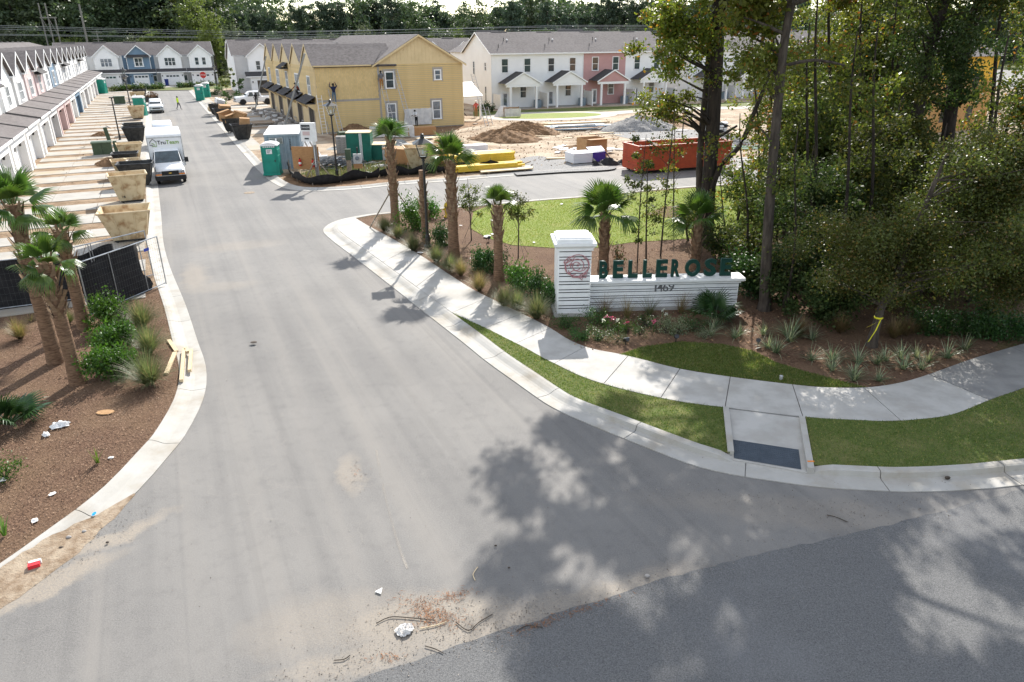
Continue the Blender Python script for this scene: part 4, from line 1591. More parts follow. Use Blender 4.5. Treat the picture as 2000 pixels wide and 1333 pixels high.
# ---- white and pink row seen from its garden side
def rear_row(root,walls,pitch,ze,zr,k=1.0,win_z=(4.85,6.6),z_low=(1.4,3.1),L0=0.0,endwin=True,hide_lo=0):
 n=len(walls)
 L=pitch*n
 dp=11.2
 yr=5.4
 sl=(zr-ze)/(yr+.35)
 b=MB()
 roofplane(b,(-.35,-.4,ze),(L+.35,-.4,ze),(L+.35,yr,zr),(-.35,yr,zr),course=.19)
 roofplane(b,(L+.35,dp+.2,ze),(-.35,dp+.2,ze),(-.35,yr,zr),(L+.35,yr,zr),course=.4)
 # lower wing beyond
 roofplane(b,(-.35,dp+6,ze),(-.35,dp-.2,ze),(4,dp-.2,zr-.7),(4,dp+6,zr-.7),course=.3)
 b.build('roof',MT['shingle'],root)
 MB().box(-.35,L+.35,-.47,-.4,ze-.16,ze+.0).build('fascia',MT['trimwhite'],root)
 MB().box(-.3,L+.3,-.4,0,ze-.14,ze-.1).build('soffit',MT['white'],root)
 # end gable
 b=MB()
 kk=40
 for i in range(kk):
  za,zc=zr*i/kk,zr*(i+1)/kk
  def sp(z):
   if z<=ze:
    return 0,dp
   f=(z-ze)/(zr-ze)
   return f*yr,dp-f*(dp-yr)
  a0,b0=sp(za)
  a1,b1=sp(zc)
  b.add([(-.014,a0,za),(-.014,b0,za),(0,b1,zc),(0,a1,zc)],[(3,2,1,0)])
  if za<ze:
   b.add([(-.014,dp,za),(-.014,dp+6,za),(0,dp+6,zc),(0,dp,zc)],[(3,2,1,0)])
 b.build('end_wall',MT['siding_white'],root)
 b=MB()
 for (ya,yb_) in ((-.4,yr),(dp+.2,yr)):
  b.prism([(-.35,ya,ze-.16),(-.35,yb_,zr-.16),(-.35,yb_,zr),(-.35,ya,ze)],(-.03,0,0))
 b.build('rake',MT['trimwhite'],root)
 if endwin:
  for (y,z,w,h) in ((2.2,5.6,.5,1.0),(6.8,5.3,.6,1.7),(2.2,1.9,.5,2.0),(6.6,1.7,.6,1.0)):
   window(root,-.016,z,w,h,y,side='endL',trim=.1)
 # pipes and vents on the roof
 for i in range(n):
  for (xx,yy) in ((1.6,1.2),(3.1,2.9)):
   y=yy
   z=ze+(y+.4)*sl
   MB().cyl(i*pitch+xx,y,z-.05,z+.42,.05,n=6).build('vent_pipe',MT['black_metal'],root)
  y=3.0
  z=ze+(y+.4)*sl
  b=MB()
  b.ball((i*pitch+3.7,y,z+.08),.14,n=6,m=4)
  b.build('roof_vent',MT['plastic_white'],root)
  v=MB()
  v.prism([(i*pitch+2.2,yr-.15,zr),(i*pitch+2.2,yr,zr+.08),(i*pitch+2.2,yr+.15,zr)],(2.5,0,0))
  v.build('ridge_vent',MT['shingle_dark'],root)
 for i,wname in enumerate(walls):
  x=i*pitch
  b=MB()
  lap(b,(x,0),(x+pitch,0),0,ze-.12,(0,-1),.19)
  b.build('garden_wall',MT[wname],root)
  for xx in (x+2.05,x+5.55):
   window(root,xx,(win_z[0]+win_z[1])/2,.95,win_z[1]-win_z[0],-.016,trim=.1)
  if i in (0,2):
   MB().box(x-.05,x+.05,-.06,-.016,0,ze-.12).build('downpipe',MT['white'],root)
  # gabled porch on two posts
  pw,pd=5.6,2.6
  cx=x+3.75
  pz0,pz1=3.45,4.95
  b=MB()
  for sg in (-1,1):
   e=(cx+sg*pw/2,-pd-.25,pz0)
   e2=(cx+sg*pw/2,-.02,pz0)
   r=(cx,-pd-.25,pz1)
   r2=(cx,-.02,pz1)
   if sg<0:
    roofplane(b,e2,e,r,r2)
   else:
    roofplane(b,e,e2,r2,r)
  b.build('porch_roof',MT['shingle_dark'],root)
  b=MB()
  b.prism([(cx-pw/2+.1,-pd-.1,pz0-.12),(cx+pw/2-.1,-pd-.1,pz0-.12),(cx,-pd-.1,pz1-.1)],(0,.08,0))
  b.build('porch_gable',MT[wname],root)
  b=MB()
  for sg in (-1,1):
   P=[(cx+sg*(pw/2+.05),-pd-.3,pz0-.17),(cx,-pd-.3,pz1-.15),(cx,-pd-.3,pz1+.03),(cx+sg*(pw/2+.05),-pd-.3,pz0+.0)]
   b.prism(P if sg<0 else P[::-1],(0,.05,0))
  b.build('rake',MT['trimwhite'],root)
  MB().box(cx-pw/2+.2,cx+pw/2-.2,-pd-.08,-pd+.12,pz0-.45,pz0-.12).build('beam',MT['trimwhite'],root)
  for xx in (cx-pw/2+.7,cx+pw/2-.9):
   MB().box(xx,xx+.26,-pd-.1,-pd+.14,.0,pz0-.45).build('post',MT['trimwhite'],root)
  MB().box(cx-pw/2+.3,cx+pw/2-.3,-pd-.2,-.03,-.05,.06).build('patio',MT['concrete_new'],root)
  b=MB().box(x+1.6,x+2.5,-.06,-.016,.08,2.2)
  d=b.build('back_door',MT['white'],root)
  MB().box(x+1.78,x+2.32,-.07,-.061,.35,2.0).build('pane',MT['glass_blue'],d)
  window(root,x+4.9,(z_low[0]+z_low[1])/2,.9,z_low[1]-z_low[0],-.016,trim=.1)
WZ=R(23.5)
W0=G(961,213)
w1=thing('townhouse_row','white and pink two-storey townhouse row with gabled porches behind the building site','townhouses',(W0.x,W0.y,LAND-.02),WZ)
rear_row(w1,['siding_white','siding_white','siding_pink','siding_white'],7.3,7.35,10.15)
wd_=Vector((math.cos(WZ),math.sin(WZ),0))
w2=thing('townhouse_row','second white townhouse row with gabled porches seen through the tree trunks','townhouses',W0+wd_*33.5+Vector((0,0,-.02)),WZ)
rear_row(w2,['siding_white','siding_white','siding_white','siding_gray','siding_white'],7.3,7.35,10.15,endwin=False)
# vinyl privacy screens and condensers between the patios
wy_=Vector((-wd_.y,wd_.x,0))
ORD=['first','second','third','fourth','fifth','sixth','seventh','eighth','ninth']
for j,(base,cnt) in enumerate(((W0,5),(W0+wd_*33.5,4))):
 for i in range(cnt):
  p=base+wd_*(i*7.3+.2)-wy_*1.5
  s=thing('privacy_screen',('white vinyl privacy screen beside the %s patio of the white and pink row'%ORD[i]) if j==0 else 'white vinyl privacy screen at the second white row behind the trees','screen',(p.x,p.y,LAND),WZ,'privacy screens between the patios')
  for yy in (-1.35,1.25):
   MB().box(-.07,.07,yy,yy+.13,0,2.2).build('screen_post',MT['plastic_white'],s)
  MB().box(-.03,.03,-1.22,1.25,.1,2.05).build('screen_panel',MT['plastic_white'],s)
  if i<4:
   q=base+wd_*(i*7.3+6.75)-wy_*1.0
   a=thing('condenser',('grey air conditioning unit on the %s patio of the white and pink row'%ORD[i]) if j==0 else 'grey air conditioning unit at the second white row behind the trees','air conditioner',(q.x,q.y,LAND),WZ,'air conditioners by the patios')
   MB().box(-.42,.42,-.42,.42,0,1.05).build('casing',MT['container'],a)
   MB().lathe([(.34,1.05),(.34,1.09),(.1,1.1)],12).build('fan_grille',MT['black_metal'],a)
# ---- sheathed building under construction on the right, beyond the wood
ob=G(1800,262)
osb=thing('unfinished_building','unfinished building sheathed in orange board and yellow panels behind the trees on the right','building',(ob.x,ob.y,LAND-.02),RZ_P)
for i in range(8):
 for j in range(3):
  o=MB().box(i*1.22+.01,i*1.22+1.21,0,.03,j*2.44+.01,j*2.44+2.43).build('sheathing_panel',MT['osb_yellow'] if j==2 else MT['osb'],osb)
MB().box(0,9.78,.031,12,0,7.3).build('frame_wall',MT['osb'],osb)
for xx in (2.2,6.2):
 for zz in (1.0,4.2):
  MB().box(xx,xx+1.0,-.01,-.002,zz,zz+1.5).build('window_opening',MT['interior'],osb)
b=MB()
roofplane(b,(-.4,-.4,7.3),(10.2,-.4,7.3),(10.2,6,9.8),(-.4,6,9.8))
roofplane(b,(10.2,12.4,7.3),(-.4,12.4,7.3),(-.4,6,9.8),(10.2,6,9.8))
b.build('roof',MT['shingle'],osb)
# ---- low dark roofs behind the rows
for k,(x,y,L,rz_,lab) in enumerate(((955,62,11,.1,'low dark-roofed house far behind the white row, left of the pair'),(1120,62,12,.05,'low dark-roofed house far behind the white row, right of the pair'))):
 p=T(x,66,190)
 hse=thing('far_house',lab,'house',(p.x,190,LAND-.06),rz_,'low houses at the edge of the forest')
 MB().box(-L/2,L/2,0,12,0,6.6).build('wall',MT['siding_gray'],hse)
 b=MB()
 roofplane(b,(-L/2-.5,-.5,6.5),(L/2+.5,-.5,6.5),(L/2-3,6,11.2),(-L/2+3,6,11.2),course=.4)
 roofplane(b,(L/2+.5,12.5,6.5),(-L/2-.5,12.5,6.5),(-L/2+3,6,11.2),(L/2-3,6,11.2),course=.4)
 roofplane(b,(-L/2-.5,12.5,6.5),(-L/2-.5,-.5,6.5),(-L/2+3,6,11.2),(-L/2+3,6,11.2),course=.4)
 roofplane(b,(L/2+.5,-.5,6.5),(L/2+.5,12.5,6.5),(L/2-3,6,11.2),(L/2-3,6,11.2),course=.4)
 b.build('roof',MT['shingle_dark'],hse)
 for i in range(4):
  window(hse,-L/2+3+i*L/4.4,4.6,1.0,1.5,-.02)
# ================================================================== plants
def fast_mesh(name,V,nper,mats,mi=None):
 """V: (N*nper, 3) array, one n-gon of nper corners per leaf"""
 me=bpy.data.meshes.new(name)
 N=len(V)//nper
 me.vertices.add(len(V))
 me.vertices.foreach_set("co",np.asarray(V,dtype=np.float32).ravel())
 me.loops.add(len(V))
 me.loops.foreach_set("vertex_index",np.arange(len(V),dtype=np.int32))
 me.polygons.add(N)
 me.polygons.foreach_set("loop_start",np.arange(0,len(V),nper,dtype=np.int32))
 for m in (mats if isinstance(mats,(list,tuple)) else [mats]):
  me.materials.append(m)
 if mi is not None:
  me.polygons.foreach_set("material_index",np.asarray(mi,dtype=np.int32))
 me.update(calc_edges=True)
 return me
def unit(a):
 return a/np.maximum(1e-9,np.linalg.norm(a,axis=1,keepdims=True))
def leaves(C,size,aspect=.55,up=.3,out=None,outw=0.0,droop=0.0,var=.35,rng=RNG):
 """leaf-shaped quads at centres C"""
 n=len(C)
 nrm=unit(rng.normal(size=(n,3))+np.array([0,0,up*2]))
 d=rng.normal(size=(n,3))
 if out is not None:
  d=d+out*outw*2
 d[:,2]-=droop*1.5
 d=d-nrm*np.sum(d*nrm,axis=1,keepdims=True)
 d=unit(d)
 w=np.cross(nrm,d)
 L=size*(1+rng.uniform(-var,var,size=(n,1)))
 W=L*aspect
 bend=nrm*L*.12
 V=np.stack([C-d*L*.5,C+w*W*.5+bend*.3-d*L*.05,C+d*L*.5-bend,C-w*W*.5+bend*.3-d*L*.05],axis=1)
 return V.reshape(-1,3)
def clumpy(n,centre,radii,k,crad,shell=.55,rng=RNG,flat=1.0):
 """n points gathered in k clumps spread through an ellipsoid; also returns the clump centres"""
 centre,radii=np.array(centre,float),np.array(radii,float)
 d=unit(rng.normal(size=(k,3)))
 r=shell+(1-shell)*rng.uniform(0,1,size=(k,1))**.6
 r*=rng.uniform(.5,1.28,size=(k,1))
 cc=centre+d*r*radii
 idx=rng.integers(0,k,size=n)
 cr=crad*rng.uniform(.6,1.35,size=k)
 off=rng.normal(size=(n,3))*cr[idx][:,None]*.55
 off[:,2]*=flat
 return cc[idx]+off,cc,unit(off)
def limb(b,p0,p1,r0,r1,sag=.1,n=6,rng=random):
 p0,p1=Vector(p0),Vector(p1)
 pts,rr=[],[]
 side=Vector((rng.uniform(-1,1),rng.uniform(-1,1),rng.uniform(-.3,.6)))*(p1-p0).length*sag
 for i in range(5):
  t=i/4
  pts.append(p0.lerp(p1,t)+side*math.sin(math.pi*t))
  rr.append(r0+(r1-r0)*t)
 b.tube(pts,rr,n)
def trunk_mesh(b,path,radii,n=9,wob=.03):
 pts=smooth([Vector(p) for p in path],4)
 rr=[]
 m=len(radii)
 for i in range(len(pts)):
  t=i/(len(pts)-1)*(m-1)
  j=min(int(t),m-2)
  rr.append((radii[j]+(radii[j+1]-radii[j])*(t-j))*(1+random.uniform(-wob,wob)))
 b.tube(pts,rr,n)
 return pts
# ---------------------------------------------------------------- fan palms
def frond_mesh(name,L=1.0,fan=2.5,segs=26,droop=.35,pet=.55,mat='frond',tipdroop=.3):
 """one fan leaf: petiole along +x, blade of narrow pleated segments"""
 b=MB()
 b.tube([(0,0,0),(pet*.5,0,.03),(pet,0,.02)],[.028,.018,.014],5)
 for i in range(segs):
  t=(i/(segs-1)-.5)
  a=t*fan
  l=L*(1-.32*abs(2*t)**2)*random.uniform(.92,1.06)
  base=Vector((pet-.06*abs(t),0,.02))
  d=Vector((math.cos(a),math.sin(a),.16*(1-abs(2*t))))
  side=Vector((-math.sin(a),math.cos(a),0))
  w=L*.04
  pts=[]
  for k,s in enumerate((0.0,.3,.62,.85,1.0)):
   z=-droop*L*s*s-tipdroop*L*max(0,s-.6)**2*3*random.uniform(.5,1.3)
   c=base+d*l*s+Vector((0,0,z))
   ww=w*(.25,1.0,.85,.45,.05)[k]
   pts.append((c-side*ww,c+side*ww+Vector((0,0,w*.5*(1 if k in (1,2) else 0)))))
  V=[p for pr in pts for p in pr]
  b.add(V,[(2*k,2*k+1,2*k+3,2*k+2) for k in range(4)])
 return b.mesh(name,MT[mat])
FROND=[frond_mesh('frond',1.0,2.5,26,.18,.6),frond_mesh('frond',.95,2.9,28,.4,.6,tipdroop=.6),frond_mesh('frond',.9,2.2,22,.1,.55)]
FROND_D=[frond_mesh('frond',.62,3.6,26,.15,.5,'frond_dark'),frond_mesh('frond',.55,3.9,24,.3,.45,'frond_dark')]
b=MB()
b.add([(-.1,0,0),(.1,0,0),(.055,.075,.2),(-.055,.075,.2),(-.07,-.03,0),(.07,-.03,0),(.035,.12,.36),(-.035,.12,.36)],
   [(0,1,2,3),(3,2,6,7),(5,4,3,2),(0,3,4),(1,5,2)])
BOOT=b.mesh('leaf_base',MT['palm_boot'])
b=MB()
b.add([(-.09,0,0),(.09,0,0),(.05,.12,.3),(-.05,.12,.3),(.03,.3,.62),(-.03,.3,.62),(-.05,-.03,.02),(.05,-.03,.02)],
   [(0,1,2,3),(3,2,4,5),(7,6,3,2)])
BOOT_LONG=b.mesh('leaf_base',MT['palm_boot'])
def palm(label,foot,h,r=.19,nf=16,spread=(8,95),size=1.0,boots=(.35,1.0),lean=(0,0),upright=False,seed=1,longboot=False,rb=None):
 rnd=random.Random(seed)
 root=thing('palm',label,'palm tree',(foot.x,foot.y,foot.z-.02),rnd.uniform(0,6),'cabbage palms planted in the beds')
 b=MB()
 pts,rr=[],[]
 N=26
 for i in range(N+1):
  t=i/N
  pts.append((lean[0]*t,lean[1]*t,h*t))
  q=r*(1.18-.2*min(1,t*5))*(1+.035*math.sin(i*2.4))*(1-.12*t)
  rr.append(q)
 b.tube(pts,rr,12)
 b.build('trunk',MT['palm_trunk'],root,smooth=True)
 # criss-cross leaf bases on the upper trunk
 z=h*boots[0]
 k=0
 while z<h*boots[1]-.05:
  t=z/h
  a=k*2.399
  rad=r*.95*(1-.12*t)
  long=longboot and rnd.random()<.35
  put(BOOT_LONG if long else BOOT,'leaf_base',root,(lean[0]*t-math.sin(a)*rad,lean[1]*t+math.cos(a)*rad,z),(R(rnd.uniform(-14,2)),R(rnd.uniform(-12,12)),a),rnd.uniform(.75,1.1))
  z+=.036*(h*(boots[1]-boots[0]))**.35
  k+=1
 for i in range(nf):
  f=i/max(1,nf-1)
  a=i*2.399+rnd.uniform(-.3,.3)
  tilt=spread[0]+(spread[1]-spread[0])*f**1.25+rnd.uniform(-6,6)
  me=FROND[2] if f<.35 else FROND[0] if f<.7 else FROND[1]
  e=Euler((rnd.uniform(-.5,.5),R(-(90-tilt)),a),'XYZ')
  put(me,'frond',root,(lean[0]+.06*math.cos(a),lean[1]+.06*math.sin(a),h-.04-.1*f),e,size*rnd.uniform(.85,1.1))
 return root
def ht(px,py,foot):
 return T(px,py,foot.y).z-foot.z
f=G(152,748)
palm('nearest palm in the left bed, its full green fan crown over a leaning brown trunk',f,ht(80,512,f),.2,15,(4,118),.62,(.55,1.0),seed=3,longboot=True)
f=G(110,708)
palm('tall palm at the left edge of the photo, trunk rising behind the nearest palm',f,ht(22,398,f),.22,15,(8,112),.8,(.45,1.0),seed=5)
f=G(166,640)
palm('palm beside the black fence panel with a dark ragged crown',f,ht(110,450,f),.22,13,(8,105),.6,(.6,1.0),seed=8,longboot=True)
f=G(773,438)
palm('palm braced by poles at the street corner with one broad upright fan',f,ht(772,272,f),.23,11,(0,48),.82,(.32,1.0),seed=11)
f=G(887,502)
palm('palm right of the black lamp post with tall upright fans and shaggy leaf bases',f,ht(878,312,f),.25,15,(0,76),.88,(.38,1.0),seed=14)
f=G(974,548)
palm('small palm with a narrow bright crown between two staked saplings',f,ht(982,400,f),.2,10,(0,60),.64,(.55,1.0),seed=17)
f=G(1178,528)
palm('palm right behind the white sign pillar with a wide dark green crown',f,ht(1176,418,f),.23,18,(4,100),1.05,(.3,1.0),seed=20)
f=G(1356,528)
palm('palm behind the letters O and S at the foot of the large dark tree',f,ht(1366,430,f),.2,13,(4,80),.95,(.2,1.0),seed=23)
f=G(831,472)
pr_=palm('headless palm trunk standing close behind the black lamp post',f,ht(815,332,f),.17,0,boots=(.3,.8),seed=26)
for k in range(5):
 b=MB()
 b.tube([(0,0,0),(-.25-.1*k,.1*k-.2,.5-.12*k)],[.02,.008],5)
 b.build('cut_stalk',MT['palm_boot'],pr_,loc=(0,0,ht(815,332,f)*(.8+.04*k)))
# braces of the corner palm
fp=G(773,438)
for k,(x,y) in enumerate(((722,446),(806,418),(775,405))):
 p=G(x,y)
 b=MB()
 top=fp+Vector((.12 if k else-.12,0,1.85))
 b.tube([p,top],.035,6)
 o=b.build('brace_pole',MT['weathered'])
 tag(o,('left wooden brace pole propping the corner palm','right wooden brace pole propping the corner palm','rear wooden brace pole propping the corner palm')[k],'brace','brace poles of the corner palm')
# ---------------------------------------------------------------- shrubs, grasses, bedding
def shrub_mesh(name,n,radii,k,crad,size,mat,up=.5,seed=1,aspect=.55):
 rng=np.random.default_rng(seed)
 C,cc,off=clumpy(n,(0,0,radii[2]),radii,k,crad,.35,rng)
 C[:,2]=np.maximum(C[:,2],.03)
 return fast_mesh(name,leaves(C,size,aspect,up,off,.8,rng=rng),4,MT[mat]),cc
SHRUBS={}
def shrub(label,cat,p,r,h,kind='l_shrub',size=.085,n=2600,group=None,name='shrub',seed=1,stems=True,k=16):
 key=(kind,size,n,seed,k)
 if key not in SHRUBS:
  me,cc=shrub_mesh('foliage',n,(1.0,1.0,.5),k,.42,size/.62,kind,seed=seed)
  b=MB()
  rnd=random.Random(seed)
  for c in cc[:9]:
   b.tube([(0,0,-.02),(c[0]*.4,c[1]*.4,c[2]*.6),tuple(c)],[.03,.02,.008],5)
  SHRUBS[key]=(me,b.mesh('stem',MT['bark']))
 me,st=SHRUBS[key]
 root=thing(name,label,cat,(p.x,p.y,p.z),(seed*1.7)%6,group)
 put(me,'foliage',root,scale=(r,r,h))
 put(st,'stem',root,scale=(r,r,h))
 return root
def blades(n,h,spread,w,seed,curve=.8,segs=4,var=.35):
 rng=np.random.default_rng(seed)
 a=rng.uniform(0,2*np.pi,n)
 t=rng.uniform(.02,1,n)**.7*spread
 L=h*(1+rng.uniform(-var,.15,n))
 base=np.stack([np.cos(a+1)*rng.uniform(0,.1,n)*h,np.sin(a+1)*rng.uniform(0,.1,n)*h,np.zeros(n)],1)
 d=np.stack([np.cos(a),np.sin(a),np.zeros(n)],1)
 side=np.stack([-np.sin(a),np.cos(a),np.zeros(n)],1)
 pts=[]
 for k in range(segs+1):
  s=k/segs
  ang=t*(1+curve*s*s)
  ang=np.minimum(ang,2.2)
  if k==0:
   c=base.copy()
  else:
   c=c+(d*np.sin(ang)[:,None]+np.array([0,0,1.0])*np.cos(ang)[:,None])*(L/segs)[:,None]
  c[:,2]=np.maximum(c[:,2],.01)
  ww=w*(1-.92*s**1.5)
  pts.append((c-side*ww,c+side*ww))
 V,=[np.empty((0,3))],
 quads=[]
 # one face per blade would bend: build strips sharing vertices so a blade stays one island
 nv=2*(segs+1)
 P=np.stack([q for pr in pts for q in pr],1).reshape(-1,3)
 F=[]
 for k in range(segs):
  F.append([2*k,2*k+1,2*k+3,2*k+2])
 F=np.array(F)
 allF=(np.arange(n)[:,None,None]*nv+F[None]).reshape(-1,4)
 return P,allF
def blade_mesh(name,n,h,spread,w,seed,mat,**kw):
 P,F=blades(n,h,spread,w,seed,**kw)
 me=bpy.data.meshes.new(name)
 me.vertices.add(len(P))
 me.vertices.foreach_set("co",P.astype(np.float32).ravel())
 me.loops.add(F.size)
 me.loops.foreach_set("vertex_index",F.astype(np.int32).ravel())
 me.polygons.add(len(F))
 me.polygons.foreach_set("loop_start",np.arange(0,F.size,4,dtype=np.int32))
 me.materials.append(MT[mat])
 me.update(calc_edges=True)
 return me
MUHLY=[blade_mesh('blades',900,1.0,.95,.006,s,'muhly') for s in (1,2,3)]
MUHLY_DRY=[blade_mesh('blades',700,1.0,.9,.006,s,'muhly_dry') for s in (4,5)]
DIAN=[blade_mesh('blades',42,.75,1.15,.017,s,'dianella',curve=.7,segs=5) for s in (6,7,8)]
def tuft(label,p,h,meshes,i,group,name='ornamental_grass',cat='grass clump'):
 o=put(meshes[i%len(meshes)],name,None,p,(0,0,i*1.3),h)
 return tag(o,label,cat,group)
# left bed
for k,(x,y,r,h,lab) in enumerate(((222,640,.62,1.0,'glossy green shrub at the back of the left row, against the black fence'),(228,690,.66,.95,'glossy green shrub in the middle of the left row of shrubs'),(222,735,.62,.9,'glossy dark shrub at the near end of the left row of shrubs'))):
 p=G(x,y)
 shrub(lab,'shrub',p,r,h,'l_shrub',.085,3000,'glossy shrubs in the left bed',seed=30+k)
for k,(x,y,h,lab) in enumerate(((278,640,1.1,'fine green ornamental grass beside the rearmost glossy shrub by the left kerb'),(292,690,1.05,'pinkish green ornamental grass in the middle by the left kerb'),(293,752,1.1,'fine ornamental grass nearest the loose planks by the left kerb'))):
 tuft(lab,G(x,y),h,MUHLY,k,'ornamental grasses by the left kerb')
tuft('lone dry ornamental grass tuft left of the palm trunks in the left bed',G(40,662),.75,MUHLY_DRY,0,'ornamental grasses by the left kerb')
tuft('low weedy grass tuft between two palm trunks in the left bed',G(135,632),.55,MUHLY,2,'ornamental grasses by the left kerb')
def fan_shrub(label,p,n,size,seed,pal=None):
 rnd=random.Random(seed)
 root=thing('fan_palm_shrub',label,'palm shrub',p,0,'low fan palms')
 for i in range(n):
  a=i*2.399
  t=rnd.uniform(20,75)
  put(FROND_D[i%2],'frond',root,(0,0,.05),Euler((rnd.uniform(-.6,.6),R(-(90-t)),a)),size*rnd.uniform(.8,1.2))
 return root
fan_shrub('dark fan palm shrub at the left edge of the planting bed',G(22,832),13,1.05,41)
fan_shrub('dark fan palm shrub in front of the right end of the white sign wall',G(1396,624),15,1.15,42)
p=G(12,935)
shrub('low ragged yellow-green shrub cut by the left edge near the litter','shrub',p,.5,.5,'l_shrub',.07,900,seed=44)
for k,(x,y,lab) in enumerate(((190,905,'single young spiky seedling standing alone in the left mulch'),(8,1048,'green spiky seedling at the left edge beside the packet in the mulch'))):
 o=put(blade_mesh('blades',7,.5,.5,.022,50+k,'frond',curve=.5),'seedling',None,G(x,y))
 tag(o,lab,'seedling','young seedlings in the left bed')
rndw=random.Random(3)
for k,(x,y) in enumerate(((28,640),(60,628),(90,618),(120,605))):
 p=G(x,y)
 o=put(blade_mesh('blades',60,.45,1.2,.006,60+k,'muhly_dry'),'weed_tuft',None,p)
 tag(o,'dry brown weed tuft along the foot of the black silt fence','weed','weeds along the black fence')
# right bed, from the corner to the sign
for k,(x,y,r,h,kind,lab) in enumerate((
  (805,448,.8,1.25,'l_shrub','bright green rounded shrub between the corner palm and the lamp post'),
  (838,425,.75,1.0,'l_shrub','green shrub behind the lamp post near the cross street'),
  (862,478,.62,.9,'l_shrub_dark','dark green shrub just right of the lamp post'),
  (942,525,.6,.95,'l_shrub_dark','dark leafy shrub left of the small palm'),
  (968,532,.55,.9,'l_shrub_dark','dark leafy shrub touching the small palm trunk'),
  (1018,565,.62,1.0,'l_shrub','glossy shrub right of the small palm'),
  (1050,582,.6,.95,'l_shrub_dark','dark glossy shrub in the row left of the sign pillar'),
  (1078,595,.55,.95,'l_shrub_dark','dark glossy shrub touching the sign pillar'),
  (1205,512,.35,.75,'l_bronze','bronze-leaved young magnolia behind the letters B and E'))):
 shrub(lab,'shrub',G(x,y),r,h,kind,.08 if k !=8 else .13,2200 if k !=8 else 260,'shrubs along the right bed',seed=70+(k%4)+(10 if kind !='l_shrub' else 0)+(30 if k==8 else 0))
for k,(x,y,h,dry,lab) in enumerate((
  (752,452,.9,0,'upright ornamental grass left of the corner palm'),
  (778,466,.8,0,'pale ornamental grass beneath the corner palm near the pavement'),
  (808,490,.95,0,'broad ornamental grass spilling to the pavement before the lamp post'),
  (853,512,.9,0,'ornamental grass right of the lamp post foot'),
  (880,530,.85,0,'ornamental grass below the shaggy palm'),
  (900,538,.8,1,'straw-coloured ornamental grass below the shaggy palm'),
  (936,568,.85,1,'pale straw ornamental grass beside the pavement left of the small palm'),
  (985,598,.9,0,'ornamental grass in front of the small palm'),
  (1010,606,.85,0,'green ornamental grass left of the last clump before the sign'),
  (1048,622,1.0,0,'large ornamental grass clump nearest the sign pillar'))):
 tuft(lab,G(x,y),h,MUHLY_DRY if dry else MUHLY,k,'ornamental grasses along the right pavement')
for k,(x,y) in enumerate(((1180,616),(1225,620),(1268,617),(1330,612))):
 o=put(blade_mesh('blades',130,.9,.75,.005,90+k,'muhly_dry' if k !=2 else 'muhly'),'ornamental_grass',None,G(x,y))
 tag(o,('wispy dry grass at the left foot of the white sign wall','wispy dry grass under the first letter L of the sign','taller wispy grass under the numerals of the sign','wispy dry grass left of the fan palm at the sign')[k],'grass clump','wispy grasses before the sign wall')
# flower bed before the sign
for k,(x,y,r,h,kind,sz,n,lab) in enumerate((
  (1110,640,.55,.42,'l_low',.06,1500,'low green mound at the left front corner of the sign pillar'),
  (1152,632,.5,.5,'l_low',.06,1500,'low green mound between the sign pillar and the wall'),
  (1140,662,.55,.4,'l_low',.06,1500,'low green mound at the pavement edge in the flower bed'),
  (1168,665,.45,.38,'l_low',.06,1500,'small green mound beside the pavement edge mound'),
  (1205,668,.32,.3,'l_low',.06,900,'small round green mound left of the spotlight'),
  (1190,645,.4,.35,'l_shrub',.07,700,'leafy flowering plant with pale leaves left in the bed'),
  (1225,650,.4,.4,'l_shrub',.07,700,'leafy plant with a pink flower in the middle of the bed'),
  (1250,655,.35,.3,'l_low',.06,800,'low leafy plant right of the spotlight'),
  (1262,638,.45,.45,'l_shrub_dark',.07,900,'dark leafy shrub under the sign wall in the flower bed'),
  (1300,650,.42,.55,'l_var',.06,1100,'grey-green variegated shrub left of the pair in the flower bed'),
  (1325,652,.45,.6,'l_var',.06,1200,'grey-green variegated shrub right of the pair in the flower bed'),
  (1355,648,.45,.5,'l_shrub_dark',.07,900,'dark shrub between the variegated shrub and the fan palm'),
  (1375,660,.4,.35,'l_var',.06,800,'low variegated mound beneath the fan palm'))):
 shrub(lab,'plant',G(x,y),r,h,kind,sz,n,'bedding plants before the sign',seed=120+k,name='bedding_plant',k=9)
rnd=random.Random(12)
for k,(x,y,c) in enumerate(((1222,645,'flower_pink'),(1276,641,'flower_pink'),(1275,646,'flower_pink'),(1184,634,'flower_pink'),(1194,637,'flower_pink'),(1300,628,'flower_white'),(1292,622,'flower_white'),(1178,640,'flower_white'),(1204,641,'flower_white'),(1435,614,'flower_pink'))):
 p=G(x,y+8)
 root=thing('flower',('single pink bloom' if c=='flower_pink' else 'single white bloom')+' in the flower bed '+('in the middle of the bed','right of the middle, upper of two','right of the middle, lower of two','at the left, upper of two','at the left, lower of two','left of the fan palm, lower of two','left of the fan palm, upper of two','by the sign pillar','between the pillar and the spotlight','right of the fan palm')[k],'flower',p,0,'blooms in the flower bed')
 MB().tube([(0,0,-.02),(.02,0,.42)],.008,4).build('stalk',MT['l_low'],root)
 C=np.random.default_rng(k).normal(size=(16,3))*.035+np.array([.02,0,.44])
 put(fast_mesh('petals',leaves(C,.06,.8,1.0),4,MT[c]),'petals',root)
